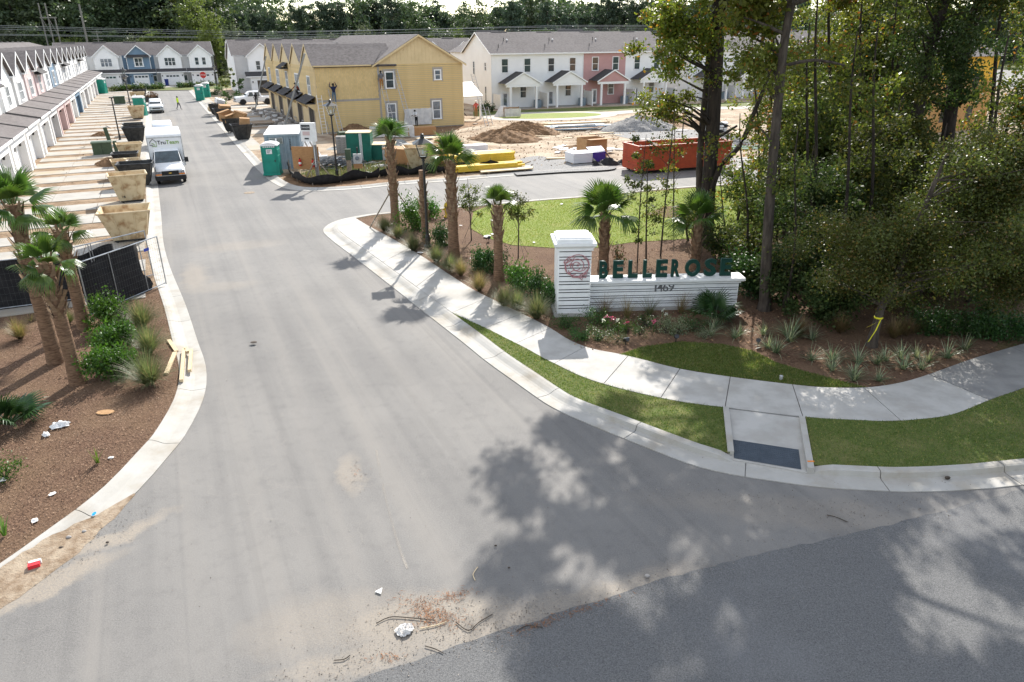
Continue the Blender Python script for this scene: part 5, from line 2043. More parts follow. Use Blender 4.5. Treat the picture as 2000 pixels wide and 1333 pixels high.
# spiky variegated plants under the trees
DP=[(1395,642),(1445,655),(1435,662),(1388,655),(1490,655),(1542,668),(1545,660),(1586,665),(1515,690),(1585,705),(1625,706),(1625,725),(1668,732),(1676,710),(1712,712),(1716,745),(1668,745),(1760,702),(1765,722),(1800,722),(1812,708),(1850,700),(1885,684),(1790,700),(1500,680),(1730,705)]
for k,(x,y) in enumerate(DP):
 o=put(DIAN[k%3],'spiky_plant',None,G(x,y),(0,0,k*1.1),(1.15 if k in (5,6) else .85)*random.uniform(.8,1.1))
 tag(o,'clump of striped grey-green strappy leaves in the shaded mulch under the trees','spiky plant','strappy plants in the shaded bed')
for k,(x,y) in enumerate(((1560,655),(1640,650),(1745,660),(1770,655))):
 o=put(MUHLY_DRY[k%2],'ornamental_grass',None,G(x,y),(0,0,k),.75)
 tag(o,('brownish grass clump behind the tall strappy plant in the shade','dark dry grass clump left of the ribboned tree','tawny grass clump just right of the ribboned tree','tawny grass clump second right of the ribboned tree')[k],'grass clump','dry grasses in the shaded bed')
for k,(x,y) in enumerate(((1850,650),(1895,655),(1940,660),(1985,660),(1810,650))):
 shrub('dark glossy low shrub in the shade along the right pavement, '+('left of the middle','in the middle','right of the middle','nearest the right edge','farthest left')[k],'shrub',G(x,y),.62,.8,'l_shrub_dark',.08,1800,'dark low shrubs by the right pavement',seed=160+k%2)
# far planting at the end of the street
FARS=[]
for k in range(26):
 x=222+9.2*k if k<22 else 640+30*k
 y=179-(x-222)*.058
 if 322<x<345:
  continue
 p=G(x,y)
 shrub('low green shrub in the planting strip before the far row of houses','shrub',p,random.uniform(.7,1.2),random.uniform(.6,1.1),'l_shrub_dark' if k%3 else 'l_wood_light',.2,260,'low shrubs before the far row',seed=180+k%4)
for k,(x,y) in enumerate(((433,205),(447,196),(462,188),(470,196),(440,188),(420,186),(428,178),(408,188))):
 shrub('low shrub on the verge by the white pickup and the green toilets','shrub',G(x,y),.8,.8,'l_shrub_dark' if k%2 else 'l_shrub',.15,400,'verge shrubs by the pickup',seed=190+k%3)
for k,(x,y) in enumerate(((938,218),(946,216),(952,215),(962,220))):
 shrub('small shrub along the left end wall of the white and pink row','shrub',G(x,y),.55,.95,'l_shrub_dark',.15,300,'shrubs by the white end wall',seed=195+k%2)
# ---------------------------------------------------------------- trees
def crown_part(root,name,n,centre,radii,k,crad,size,mat,seed,up=.25,aspect=.6,shell=.45,flat=.75,droop=.2,mats2=None):
 rng=np.random.default_rng(seed)
 C,cc,off=clumpy(n,centre,radii,k,crad,shell,rng,flat)
 C[:,2]=np.maximum(C[:,2],.05)
 o=put(fast_mesh(name,leaves(C,size,aspect,up,off,.6,droop,rng=rng),4,MT[mat]),name,root)
 return o,cc
def sapling(label,p,h,cr,base,seed,mat='l_thicket',n=900,size=.09,group='staked saplings in the right bed',stakes=True,name='sapling',dens=14):
 rnd=random.Random(seed)
 root=thing(name,label,'young tree',p,0,group)
 b=MB()
 trunk_mesh(b,[(0,0,-.05),(rnd.uniform(-.05,.05),rnd.uniform(-.05,.05),h*.5),(rnd.uniform(-.1,.1),rnd.uniform(-.1,.1),h*.97)],[.035,.026,.01],6)
 b.build('trunk',MT['bark'],root,smooth=True)
 _,cc=crown_part(root,'crown',n,(0,0,(base+h)/2),(cr,cr,(h-base)/2),dens,.22,size,mat,seed)
 b=MB()
 for c in cc:
  z=max(base*.8,c[2]-rnd.uniform(.3,.7))
  b.tube([(0,0,z),(c[0]*.5,c[1]*.5,z+(c[2]-z)*.6),tuple(c)],[.012,.008,.004],4)
 b.build('branches',MT['bark'],root)
 if stakes:
  for k in range(3):
   a=k*2.1+seed
   b=MB()
   b.tube([(0,0,base*.95),(math.cos(a)*.8,math.sin(a)*.8,.0)],.008,4)
   b.build('guy_wire',MT['black_metal'],root)
 return root
f=G(921,470)
sapling('staked sapling with open dark crown between the shaggy palm and the small palm',f,ht(910,345,f),.75,1.0,201,n=1300)
f=G(1012,505)
sapling('staked sapling with feathery dark crown left of the sign pillar',f,ht(1015,372,f),.8,1.15,202,n=1300)
f=G(1245,512)
sapling('slim young tree with sparse green leaves standing behind the letters L and L',f,ht(1250,255,f),1.0,1.2,203,'l_thicket',1100,.12,'thin young trees behind the sign',False)
for k,(x,y,top,ty,lab) in enumerate(((1290,500,1318,215,'bare thin leaning sapling left of the double trunk'),(1316,425,1318,230,'bare thin sapling standing in the mulch ring on the lawn'),(1262,505,1265,330,'thin sapling stem behind the second letter L'),(1420,480,1405,330,'thin bare sapling right of the large dark trunk'))):
 f=G(x,y)
 q=T(top,ty,f.y)-f
 root=thing('sapling',lab,'young tree',f,0,'thin young trees behind the sign')
 b=MB()
 trunk_mesh(b,[(0,0,-.05),(q.x*.4,.1,q.z*.4),(q.x,0,q.z)],[.045,.035,.015],6)
 b.build('trunk',MT['bark'],root,smooth=True)
 crown_part(root,'crown',420,(q.x*.8,0,q.z*.62),(.9,.7,q.z*.42),16,.25,.12,'l_oak' if k%2 else 'l_thicket',210+k)
 b=MB()
 rnd=random.Random(k)
 for j in range(9):
  z=q.z*(.35+.07*j)
  a=rnd.uniform(0,6.3)
  x0=q.x*z/q.z
  b.tube([(x0,0,z),(x0+math.cos(a)*.4,math.sin(a)*.4,z+.35),(x0+math.cos(a)*.75,math.sin(a)*.75,z+.5)],[.014,.009,.004],4)
 b.build('branches',MT['bark'],root)
# young street trees far off
for k,(x,y,t,lab) in enumerate(((446,197,120,'young green tree beside the far white pickup'),(468,190,150,'small leafy tree behind the white pickup'))):
 f=G(x,y)
 sapling(lab,f,ht(x-6,t,f),1.7,1.2,215+k,'l_shrub_dark' if k else 'l_thicket',700,.28,'young street trees by the pickup',False)
def big_tree(name,label,foot,path,radii,crowns,bark='bark_dark',group='large trees of the wood on the right',limbs=None,seed=1,br=1.0,skip=2):
 """path: points relative to the foot. crowns: list of (centre, radii, leaves, clumps, clumpradius, leafsize, material)"""
 rnd=random.Random(seed)
 random.seed(seed)
 root=thing(name,label,'tree',foot,0,group)
 b=MB()
 pts=trunk_mesh(b,path,radii,10)
 # root flare
 b.tube([(0,0,-.1),(0,0,.5)],[radii[0]*1.45,radii[0]*.95],10)
 b.build('trunk',MT[bark],root,smooth=True)
 for q in (limbs or []):
  lb=MB()
  trunk_mesh(lb,q[0],q[1],7)
  lb.build('limb',MT[bark],root,smooth=True)
 top=[Vector(p) for p in pts]
 for i,(c,rd,n,k,cr,sz,mat) in enumerate(crowns):
  _,cc=crown_part(root,'crown',n,c,rd,k,cr,sz,mat,seed*10+i,shell=.3)
  lb=MB()
  for j,q in enumerate(cc):
   if j%skip:
    continue
   q=Vector(q)
   s=min(top,key=lambda p:(p-q).length+.6*max(0,p.z-q.z+1.0))
   limb(lb,s,q,(.05+.01*(q-s).length)*br,.012*br,.16,5,rnd)
  lb.build('branches',MT[bark],root)
 return root
def rel(px,py,foot,dy=0.0):
 """point seen at that pixel, dy metres behind the foot, relative to the foot"""
 return T(px,py,foot.y+dy)-foot
# the big dark tree behind the sign with its second stem
f=G(1378,476)
p1,p2=rel(1392,250,f),rel(1405,20,f)
pt=p2+(p2-p1)*.9
big_tree('large_tree','large dark-barked tree with a thick straight trunk behind the sign letters R and O',f,
   [(0,0,0),rel(1383,380,f),p1,p2,pt,pt+Vector((.4,-.2,3))],[.36,.33,.31,.28,.2,.06],
   [((pt.x+1.4,pt.y-.8,pt.z-1.8),(4.6,4.2,2.8),30000,44,.62,.2,'l_oak'),
    ((pt.x-3.4,pt.y-1.5,pt.z-1.6),(2.9,3.4,1.8),11000,18,.55,.2,'l_oak'),
    ((pt.x-4.2,pt.y-4.6,pt.z-.6),(2.5,2.8,1.6),8000,15,.55,.2,'l_oak'),
    ((pt.x-1.2,pt.y-4.8,pt.z-.8),(3.0,2.6,1.6),9500,18,.58,.2,'l_oak'),
    ((p2.x-1.6,-.5,p2.z-1.0),(2.2,1.6,1.9),3400,20,.55,.16,'l_oak'),
    ((p1.x-2.3,-.3,p1.z+.6),(1.2,1.0,1.7),1500,12,.42,.15,'l_oak')],
   limbs=[([rel(1388,290,f),rel(1372,265,f),rel(1358,250,f),rel(1342,232,f)],[.1,.09,.08,.04]),
    ([rel(1400,270,f),rel(1420,258,f),rel(1440,246,f)],[.09,.07,.05]),
    ([rel(1376,420,f,-.2),rel(1405,330,f,-.4),rel(1445,285,f,-.5),rel(1475,215,f,-.5),rel(1512,120,f,-.4)],[.15,.13,.12,.1,.06])],seed=5)
f2=G(1368,470)
big_tree('slim_tree','slimmer grey tree leaning just left of the large dark trunk',f2,
   [(0,0,0),rel(1366,330,f2),rel(1378,180,f2),rel(1392,40,f2),rel(1410,-110,f2)],[.17,.16,.14,.12,.05],
   [(rel(1340,90,f2,-.6),(1.9,1.4,2.0),3200,20,.5,.15,'l_oak'),
    (rel(1290,60,f2,.3),(1.4,1.2,1.6),1300,10,.4,.15,'l_oak'),
    (rel(1292,205,f2,.2),(.9,.8,1.3),620,8,.35,.13,'l_oak')],bark='bark',seed=6)
# grey mottled tree left of the thicket
f3=G(1492,605)
a3=rel(1545,10,f3)
big_tree('slim_tree','slender mottled grey tree rising at the right end of the white sign',f3,
   [(0,0,0),rel(1503,400,f3),rel(1520,200,f3),a3,a3+Vector((.8,.2,5))],[.2,.17,.15,.13,.05],
   [((a3.x+.4,-.5,a3.z+2.6),(4.6,4.0,2.6),25000,40,.62,.2,'l_oak'),(rel(1480,120,f3,.6),(1.4,1.2,2.2),2600,16,.45,.14,'l_oak')],bark='bark',seed=7,
   limbs=[([rel(1527,130,f3),rel(1590,118,f3),rel(1650,128,f3)],[.06,.05,.03])])
# ribboned tree with a fine olive crown, right foreground
f4=G(1702,676)
big_tree('olive_tree','leaning tree with fine olive-brown foliage and a yellow ribbon, right foreground',f4,
   [(0,0,0),rel(1722,600,f4),rel(1750,540,f4),rel(1800,420,f4),rel(1850,300,f4)],[.15,.12,.11,.09,.03],
   [(rel(1700,500,f4,.4),(2.3,1.9,1.5),21000,60,.55,.085,'l_olive'),
    (rel(1850,440,f4,.2),(2.6,2.0,2.2),27000,66,.55,.085,'l_olive'),
    (rel(1965,340,f4,.5),(1.5,1.5,1.4),18000,46,.55,.085,'l_olive'),
    (rel(1960,520,f4,.4),(1.6,1.6,1.4),14000,36,.5,.085,'l_olive')],bark='bark',seed=8,br=.3,skip=4)
b=MB()
p0=f4+rel(1716,622,f4)+Vector((0,-.14,0))
b.lathe([(.135,-.03),(.14,0),(.135,.03)],10,f4+rel(1716,620,f4))
q1,q2=T(1693,640,f4.y-.3),T(1696,668,f4.y-.25)
for q in (q1,q2):
 m=p0.lerp(q,.5)+Vector((.02,-.03,.02))
 for a,c in ((p0,m),(m,q)):
  w=Vector((.025,0,.02))
  b.add([a-w,a+w,c+w,c-w],[(0,1,2,3)])
o=b.build('ribbon',MT['ribbon'])
tag(o,'yellow plastic ribbon tied round the leaning olive tree','ribbon')
# dark trunks further right, near the orange building
for k,(bx,by,mx,my,tx,ty,r,lab) in enumerate((
  (1765,480,1805,150,1846,0,.27,'dark straight trunk left of the pair before the orange building'),
  (1838,470,1866,170,1915,0,.3,'dark straight trunk right of the pair before the orange building'))):
 ff=G(bx,by)
 tp=rel(tx,ty,ff)
 big_tree('large_tree',lab,ff,[(0,0,0),rel((bx+mx)/2-6,(by+my)/2,ff),rel(mx,my,ff),tp,tp+Vector((1.2,0,6))],[r,r*.95,r*.9,r*.8,r*.3],
    [((tp.x+.8,-.3,tp.z+2.8),(4.2,4.0,3.4),15000,60,.9,.18,'l_thicket'),(rel(mx+20,my-60,ff,-.8),(2.2,2.0,2.4),4200,26,.55,.14,'l_holly')],seed=20+k)
# evergreen understorey and thicket
THK = [  # px, py foot, top px y, half width m, material, leaves, size
 (1565,560,300,1.7,'l_holly',5200,.1),(1650,545,250,1.5,'l_thicket',3600,.1),(1605,530,330,1.1,'l_holly',2200,.09),(1600,470,140,2.2,'l_thicket',5200,.11),(1690,500,150,2.3,'l_thicket',5600,.11),
 (1480,490,330,1.3,'l_thicket',2300,.1),(1530,600,470,1.2,'l_holly',3400,.09),(1460,575,500,1.0,'l_shrub_dark',2600,.08),(1610,620,500,1.5,'l_holly',4200,.09),
 (1750,470,270,2.0,'l_holly',5200,.11),(1850,490,290,2.0,'l_thicket',4800,.11),(1950,520,320,2.0,'l_holly',5200,.11),(1980,600,330,2.0,'l_olive',8000,.07),
 (1560,420,40,2.4,'l_thicket',4200,.13),(1650,400,-30,2.8,'l_thicket',5200,.13),(1700,380,0,2.2,'l_holly',4200,.13),(2040,400,10,2.4,'l_holly',5200,.13),
 (1500,400,150,1.5,'l_red',900,.12),(1440,430,300,1.2,'l_thicket',1300,.11),(1410,505,440,.9,'l_holly',1500,.08),(1450,530,440,1.0,'l_thicket',1500,.09),
 (1800,560,470,1.6,'l_holly',3600,.09),(1890,590,480,1.6,'l_holly',3600,.09),(1720,590,500,1.5,'l_thicket',3200,.09),(1560,340,60,2.6,'l_wood_light',2600,.18),(1700,330,60,3.0,'l_wood_light',3000,.18),
 (1590,380,-60,2.6,'l_oak',6500,.13),(1640,440,90,1.9,'l_oak',3000,.12),(1560,500,260,1.3,'l_wood_light',1500,.11),(1720,460,200,1.6,'l_wood_light',1700,.11),(1690,420,-90,3.0,'l_thicket',6500,.13),(1480,375,-20,1.8,'l_oak',2200,.12),(1530,470,180,1.5,'l_thicket',3600,.11),(2030,440,-40,2.4,'l_holly',6000,.12),
 (2060,560,120,2.8,'l_olive',9000,.08),(2080,430,0,3.0,'l_holly',5000,.13),(1925,420,130,1.5,'l_thicket',1700,.11),(1875,440,190,1.3,'l_oak',1100,.11),(1960,430,60,1.6,'l_oak',2000,.12),(1345,470,395,.55,'l_thicket',500,.09),(1640,345,10,3.0,'l_thicket',3500,.17)]
kinds={'l_oak':'green and yellow autumn tree','l_holly':'dark evergreen understorey tree','l_thicket':'mixed green thicket tree','l_shrub_dark':'dark glossy thicket shrub','l_olive':'olive-brown fine-leaved tree','l_red':'small tree turning red in autumn','l_wood_light':'sunlit yellow-green tree'}
for k,(x,y,ty,hw,mat,n,sz) in enumerate(THK):
 f=G(x,y)
 h=max(1.2,T(x+(x-1000)*.0,ty,f.y).z-f.z)
 name='thicket_tree'
 root=thing(name,kinds[mat]+' in the dense wood at the right','tree',f,0,kinds[mat]+'s in the wood')
 random.seed(300+k)
 b=MB()
 pts=trunk_mesh(b,[(0,0,-.1),(random.uniform(-.2,.2),random.uniform(-.2,.2),h*.4),(random.uniform(-.4,.4),random.uniform(-.3,.3),h*.9)],[.05+.008*h,.04+.006*h,.015],7)
 b.build('trunk',MT['bark'],root,smooth=True)
 lo=.1 if h<4 else h*.18
 _,cc=crown_part(root,'crown',int(n*2.0),(0,0,(lo+h)/2),(hw*1.12,hw*1.12,(h-lo)/2*1.02),22+int(h*3.6),.42+.012*h,sz*1.45,mat,300+k,shell=.25)
 b=MB()
 for j,q in enumerate(cc):
  if j%2==0:
   q=Vector(q)
   s=min(pts,key=lambda p:(p-q).length+.8*max(0,p.z-q.z+.5))
   limb(b,s,q,.022,.006,.15,4)
 b.build('branches',MT['bark'],root)
# more bare poles inside the wood
for k,(x,y,tx,ty,r) in enumerate(((1560,520,1575,150,.07),(1660,470,1680,60,.09),(1610,450,1618,30,.1),(1720,430,1745,80,.08),(1480,420,1470,120,.06),(1900,450,1950,60,.12),(1980,440,2040,20,.14),(1575,560,1592,100,.075),(1625,590,1662,180,.065),(1456,540,1446,290,.05),(1532,615,1552,330,.045),(1682,565,1706,160,.07),(1790,605,1836,320,.06),(1885,565,1950,180,.08),(1515,520,1510,60,.06))):
 f=G(x,y)
 q=rel(tx,ty,f)
 root=thing('thin_tree','thin dark stem standing inside the dense wood at the right','tree',f,0,'thin stems in the wood')
 b=MB()
 trunk_mesh(b,[(0,0,-.1),(q.x*.5+.2,0,q.z*.5),tuple(q),(q.x*1.2,0,q.z*1.25)],[r,r*.85,r*.6,r*.3],7)
 b.build('trunk',MT['bark_dark'],root,smooth=True)
 crown_part(root,'crown',500,(q.x,0,q.z),(1.4,1.4,1.4),10,.4,.14,'l_oak' if k%2 else 'l_thicket',340+k)
# ground cover of the wood: fallen leaves
rng=np.random.default_rng(77)
P=[]
poly=[G(x,y) for x,y in ((1120,500),(1440,470),(1640,470),(1990,430),(2100,600),(1990,660),(1810,735),(1690,757),(1500,700),(1420,665),(1120,690))]
lo_=np.array([min(p.x for p in poly),min(p.y for p in poly)])
hi_=np.array([max(p.x for p in poly),max(p.y for p in poly)])
def inside(pt,pg):
 x,y=pt
 c=False
 j=len(pg)-1
 for i in range(len(pg)):
  if (pg[i].y>y) !=(pg[j].y>y) and x<(pg[j].x-pg[i].x)*(y-pg[i].y)/(pg[j].y-pg[i].y)+pg[i].x:
   c=not c
  j=i
 return c
def inside_np(pts,pg):
 x,y=pts[:,0],pts[:,1]
 c=np.zeros(len(pts),bool)
 j=len(pg)-1
 for i in range(len(pg)):
  xi,yi,xj,yj=pg[i].x,pg[i].y,pg[j].x,pg[j].y
  if abs(yj-yi)>1e-9:
   k=((yi>y) !=(yj>y)) & (x<(xj-xi)*(y-yi)/(yj-yi)+xi)
   c ^=k
  j=i
 return c
def scatter(n,pg,rng,dens=None):
 lo=np.array([min(p.x for p in pg),min(p.y for p in pg)])
 hi=np.array([max(p.x for p in pg),max(p.y for p in pg)])
 q=lo+(hi-lo)*rng.uniform(size=(n,2))
 return q[inside_np(q,pg)]
q=scatter(9000,poly,rng)
C=np.concatenate([q,np.full((len(q),1),LAND+.02)],1)
o=put(fast_mesh('fallen_leaves',leaves(C,.085,.6,1.6,rng=rng),4,M('fallen_leaf',(.2,.11,.06),(.3,.18,.1),5,.9,island=.5)),'fallen_leaves',kind='stuff')
# bark chips on the mulch beds
LB=LI[i_split:]+[LI[-1]+V2(-14,-4),fence_b+V2(6,0),fence_b]
q=scatter(110000,LB,rng)
q=q[(q[:,0]>-17) & (q[:,1]>7) & (q[:,1]<29)]
MB_=[G(x,y) for x,y in [(700,430),(900,412),(950,465),(1087,486),(1350,467),(1440,520),(1300,720),(1112,666),(975,593),(825,503),(720,443)]]
q2=scatter(9000,MB_,rng)
q=np.concatenate([q,q2])
C=np.concatenate([q,np.full((len(q),1),LAND+.012)],1)
o=put(fast_mesh('bark_chips',leaves(C,.042,.3,1.2,var=.7,rng=rng),4,MT['chip']),'bark_chips',kind='stuff')
# turf blades
def grass(name,pg,n,h,mat,seed,z=LAND):
 rng=np.random.default_rng(seed)
 q=scatter(n,pg,rng)
 m=len(q)
 a=rng.uniform(0,6.283,m)
 L=h*rng.uniform(.6,1.4,m)
 lean=rng.uniform(-.7,.7,(m,2))*L[:,None]
 w=.006+.004*rng.uniform(size=m)
 w*=np.clip(np.hypot(q[:,0],q[:,1])/14,1,2.6)
 bx,by=np.cos(a)*w,np.sin(a)*w
 z0=np.full(m,z)
 V=np.stack([np.stack([q[:,0]-bx,q[:,1]-by,z0],1),np.stack([q[:,0]+bx,q[:,1]+by,z0],1),np.stack([q[:,0]+lean[:,0],q[:,1]+lean[:,1],z0+L],1)],1).reshape(-1,3)
 return put(fast_mesh(name,V,3,MT[mat]),name,kind='stuff')
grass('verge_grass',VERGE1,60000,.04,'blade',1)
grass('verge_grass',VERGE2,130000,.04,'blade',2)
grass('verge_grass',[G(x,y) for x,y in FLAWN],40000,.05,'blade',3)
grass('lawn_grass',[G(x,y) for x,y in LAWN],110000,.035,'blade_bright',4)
for k,pg in enumerate(([(575,344),(640,325),(740,318),(860,318),(960,322),(980,330),(870,338),(740,346),(640,354)],)):
 grass('site_weeds',[G(x,y) for x,y in pg],9000,.3,'muhly',9)
# ---------------------------------------------------------------- forest beyond the houses
def forest_kind(kind,seed):
 rng=np.random.default_rng(seed)
 random.seed(seed)
 b=MB()
 if kind=='pine':
  h=20
  b.tube([(0,0,-.5),(.1,0,10),(0,.1,19)],[.3,.24,.08],7)
  C,cc,off=clumpy(4200,(0,0,13.4),(3.4,3.4,6.8),46,1.15,.3,rng,.5)
  V=leaves(C,.7,.4,.3,off,.6,rng=rng)
  mat='l_pine'
 else:
  h=17
  b.tube([(0,0,-.5),(.2,0,7),(0,.2,13)],[.34,.24,.1],7)
  C,cc,off=clumpy(5200,(0,0,9.0),(4.8,4.8,8.0),60,1.5,.35,rng,.75)
  V=leaves(C,.6,.6,.3,off,.5,rng=rng)
  mat={'oak':'l_wood','light':'l_wood_light','gray':'l_wood_gray'}[kind]
 for q in cc[::3]:
  limb(b,(0,0,max(2,q[2]-2)),q,.1,.03,.1,4)
 return fast_mesh('crown',V,4,MT[mat]),b.mesh('trunk',MT['bark'])
FK={}
for kd in ('pine','oak','light','gray'):
 FK[kd]=[forest_kind(kd,400+i+10*len(kd)) for i in range(2)]
flab={'pine':'tall dark pine in the forest behind the houses','oak':'broad dark green tree in the forest behind the houses','light':'yellow-green tree at the forest edge behind the houses','gray':'grey-green tree in the forest behind the houses'}
rnd=random.Random(99)
def forest_tree(kd,p,h,w=1.0):
 me,tr=FK[kd][rnd.randrange(2)]
 base=20.0 if kd=='pine' else 17.0
 root=thing('forest_tree',flab[kd],'tree',p,rnd.uniform(0,6.28),{'pine':'pines','oak':'broad trees','light':'pale trees','gray':'grey-green trees'}[kd]+' of the forest behind the houses')
 s=h/base
 put(me,'crown',root,scale=(s*w,s*w,s))
 put(tr,'trunk',root,scale=(s*w,s*w,s))
def hz(px,Y):
 """ground point under an image column at depth Y"""
 d=ray(px,80)
 return Vector((d.x/d.y*Y,Y,-.05))
# nearer tall wall of trees on the left, reaching above the frame
for i in range(26):
 px=-40+i*19+rnd.uniform(-8,8)
 Y=rnd.uniform(222,250)
 forest_tree(rnd.choice(['oak','oak','pine','oak','light' if px>330 else 'oak']),hz(px,Y),rnd.uniform(24,31) if px<400 else rnd.uniform(15,22),1.15)
for i in range(12):
 px=-30+i*36+rnd.uniform(-10,10)
 forest_tree(rnd.choice(['oak','light','gray']),hz(px,214),rnd.uniform(9,14),1.2)
# light autumn tree at the gap end of the far row
forest_tree('light',hz(415,205),17,.7)
forest_tree('light',hz(395,214),21,.9)
# centre and right: pines with gaps of sky
tops=[(430,12),(455,18),(478,22),(505,12),(530,20),(555,20),(590,-2),(612,10),(640,-10),(665,6),(690,-16),(716,-12),(742,-14),(768,-12),(790,2),(815,-6),(845,-2),(860,12),(885,22),(905,24),(930,22),(955,26),(980,2),(1000,-10),(1022,-16),(1045,-6),(1068,0),(1090,10),(1112,18),(1135,16),(1152,4),(1172,-8),(1195,-16),(1220,-4),(1245,-10),(1270,0),(1300,-10),(1330,0),(1360,-16),(1400,-6),(1440,-16),(1480,-8),(1520,-16),(1560,-8),(1610,-16),(1660,-8),(1710,-16),(1760,-12),(1810,0),(1870,6),(1930,-14),(1990,-10)]
for i,(px,ty) in enumerate(tops):
 Y=rnd.uniform(225,262)
 g=hz(px,Y)
 h=T(px,ty-3,Y).z+1.0
 forest_tree('pine' if (i%5 and not 884<px<960) else 'gray' if 700<px<780 else 'oak',g,h,.85 if i%5 else 1.0)
for i in range(34):
 px=430+i*34+rnd.uniform(-12,12)
 Y=rnd.uniform(212,222)
 forest_tree(rnd.choice(['oak','oak','gray','light','pine']),hz(px,Y),rnd.uniform(8,14),1.0)
# the mass of the wood behind the trees one can tell apart
rng=np.random.default_rng(5)
n=120000
X=rng.uniform(-260,330,n)
Y=rng.uniform(268,330,n)-np.abs(X+80)*.02
Hh=17.5+2.0*np.sin(X*.11)+2.5*np.sin(X*.031+1)+np.where(X<-95,9,0)
Z=Hh*rng.uniform(0,1,n)**.75
C=np.stack([X,Y,Z],1)
put(fast_mesh('distant_wood',leaves(C,1.9,.6,.3,rng=rng),4,MT['l_wood']),'distant_wood',kind='stuff')
# ================================================================== entrance sign
def text_mesh(txt,size,depth,mat,align='CENTER',bold=0.0,bevel=0.0):
 cu=bpy.data.curves.new('lettering','FONT')
 cu.body=txt
 cu.size=size
 cu.extrude=depth/2
 cu.offset=bold
 cu.align_x=align
 cu.resolution_u=3
 o=bpy.data.objects.new('tmp',cu)
 COL.objects.link(o)
 dg=bpy.context.evaluated_depsgraph_get()
 me=bpy.data.meshes.new_from_object(o.evaluated_get(dg))
 bpy.data.objects.remove(o)
 bpy.data.curves.remove(cu)
 me.materials.clear()
 me.materials.append(mat)
 return me
def sign():
 pl=G(1088,618)
 pr=G(1152,620)
 rz=R(2.6)
 wx=Vector((math.cos(rz),math.sin(rz),0))
 root=thing('entrance_sign','white slatted entrance sign with a square pillar, low wall and green capital letters BELLEROSE','sign',(pl.x,pl.y,LAND-.01),rz)
 W=(pr-pl).length
 Hh=T(1120,470,pl.y).z-LAND-.1
 D=W*.98
 b=MB()
 b.box(-.12,W+.12,-.1,D+.1,0,.12)
 b.build('plinth',MT['concrete'],root)
 MB().box(.06,W-.06,.06,D-.06,.1,Hh-.3).build('core',MT['dark'],root)
 # side posts (corner trim)
 z=.12
 k=0
 gap=.05
 wide,nar=.205,.088
 zt=Hh-.28
 tot=zt-z
 n=7
 sc=tot/(n*(wide+nar+2*gap)+wide+gap)
 while z<zt-.02:
  h=(wide if k%2==0 else nar)*sc
  h=min(h,zt-z)
  b=MB()
  b.box(0.045,W-.004,0,.03,z,z+h)
  b.build('slat',MT['white'],root)
  MB().box(W-.03,W,.032,D,z,z+h).build('slat',MT['white'],root)
  MB().box(.045,W-.032,D-.03,D-.002,z,z+h).build('slat',MT['white'],root)
  z+=h+gap*sc
  k+=1
 MB().box(-.002,.043,-.004,D,.12,zt).build('corner_board',MT['trimwhite'],root)
 # cap
 b=MB()
 b.box(-.05,W+.05,-.05,D+.05,zt+.01,zt+.12)
 b.build('cap_moulding',MT['white'],root)
 b=MB()
 b.frustum(W+.16,D+.16,W+.3,D+.3,zt+.12,zt+.2,W/2,D/2)
 b.box(-.15,W+.15,-.15,D+.15,zt+.2,zt+.3)
 b.build('cap_slab',MT['white'],root)
 b=MB()
 b.box(-.03,W+.03,-.03,D+.03,zt+.3,zt+.42)
 b.frustum(W+.02,D+.02,W*.9,D*.9,zt+.42,zt+.47,W/2,D/2)
 b.build('cap_block',MT['white'],root)
 MB().ball((W*.9,D+.1,zt+.34),.05).build('cap_light',MT['plastic_white'],root)
 # rose emblem: curved strokes standing off the slats
 b=MB()
 cx,cz,r=W*.55,zt-.6,W*.4
 def stroke(pts,t=.016):
  b.tube([(cx+x*r,-.03,cz+y*r) for x,y in pts],t,5)
 def arc(x,y,rx,ry,a0,a1,n=16,rot=0):
  P=[]
  for i in range(n+1):
   a=R(a0+(a1-a0)*i/n)
   u,v=rx*math.cos(a),ry*math.sin(a)
   P.append((x+u*math.cos(rot)-v*math.sin(rot),y+u*math.sin(rot)+v*math.cos(rot)))
  return P
 stroke(arc(.1,.2,.85,.78,-75,140))
 stroke(arc(.05,.15,.5,.5,-40,200))
 stroke(arc(0,.1,.3,.32,20,330))
 stroke([(.1,.1),(.22,.2),(.02,.12),(.14,.32)])
 stroke(arc(-.3,.05,.55,.62,100,300))
 stroke([(-.95,.45),(-.55,.85),(-.1,.8),(-.3,.6),(-.75,.35),(-.95,.45)])
 stroke([(-.95,.45),(-.8,.1),(-.72,-.35),(-.55,-.42),(-.2,-.2),(.2,-.32),(.6,-.2),(.75,.05)])
 stroke(arc(.1,-.1,.7,.62,190,330))
 stroke([(-.5,-.4),(-.3,-.75),(.2,-.8),(.75,-.75),(.85,-.2)])
 stroke([(.3,-.55),(.25,-.8),(.45,-1.0),(.5,-.72),(.75,-.8)])
 stroke([(-.72,.1),(-.45,.3),(-.2,.28)])
 stroke(arc(.3,.05,.62,.75,-60,70))
 b.build('rose_emblem',MT['rose'],root)
 # wall
 wr=G(1440,604)
 L=((wr-pl).dot(wx))-W
 y0=D*.38
 wt=T(1300,545,(pl+wx*3).y+y0).z-LAND
 th=.42
 MB().box(W+.02,W+L-.02,y0+.04,y0+th-.04,.05,wt-.2).build('core',MT['dark'],root)
 MB().box(W,W+L+.06,y0-.06,y0+th+.06,0,.1).build('plinth',MT['concrete'],root)
 z=.12
 k=0
 zt2=wt-.22
 n=3
 sc=(zt2-z)/(n*(wide+nar+2*gap)+wide+gap)
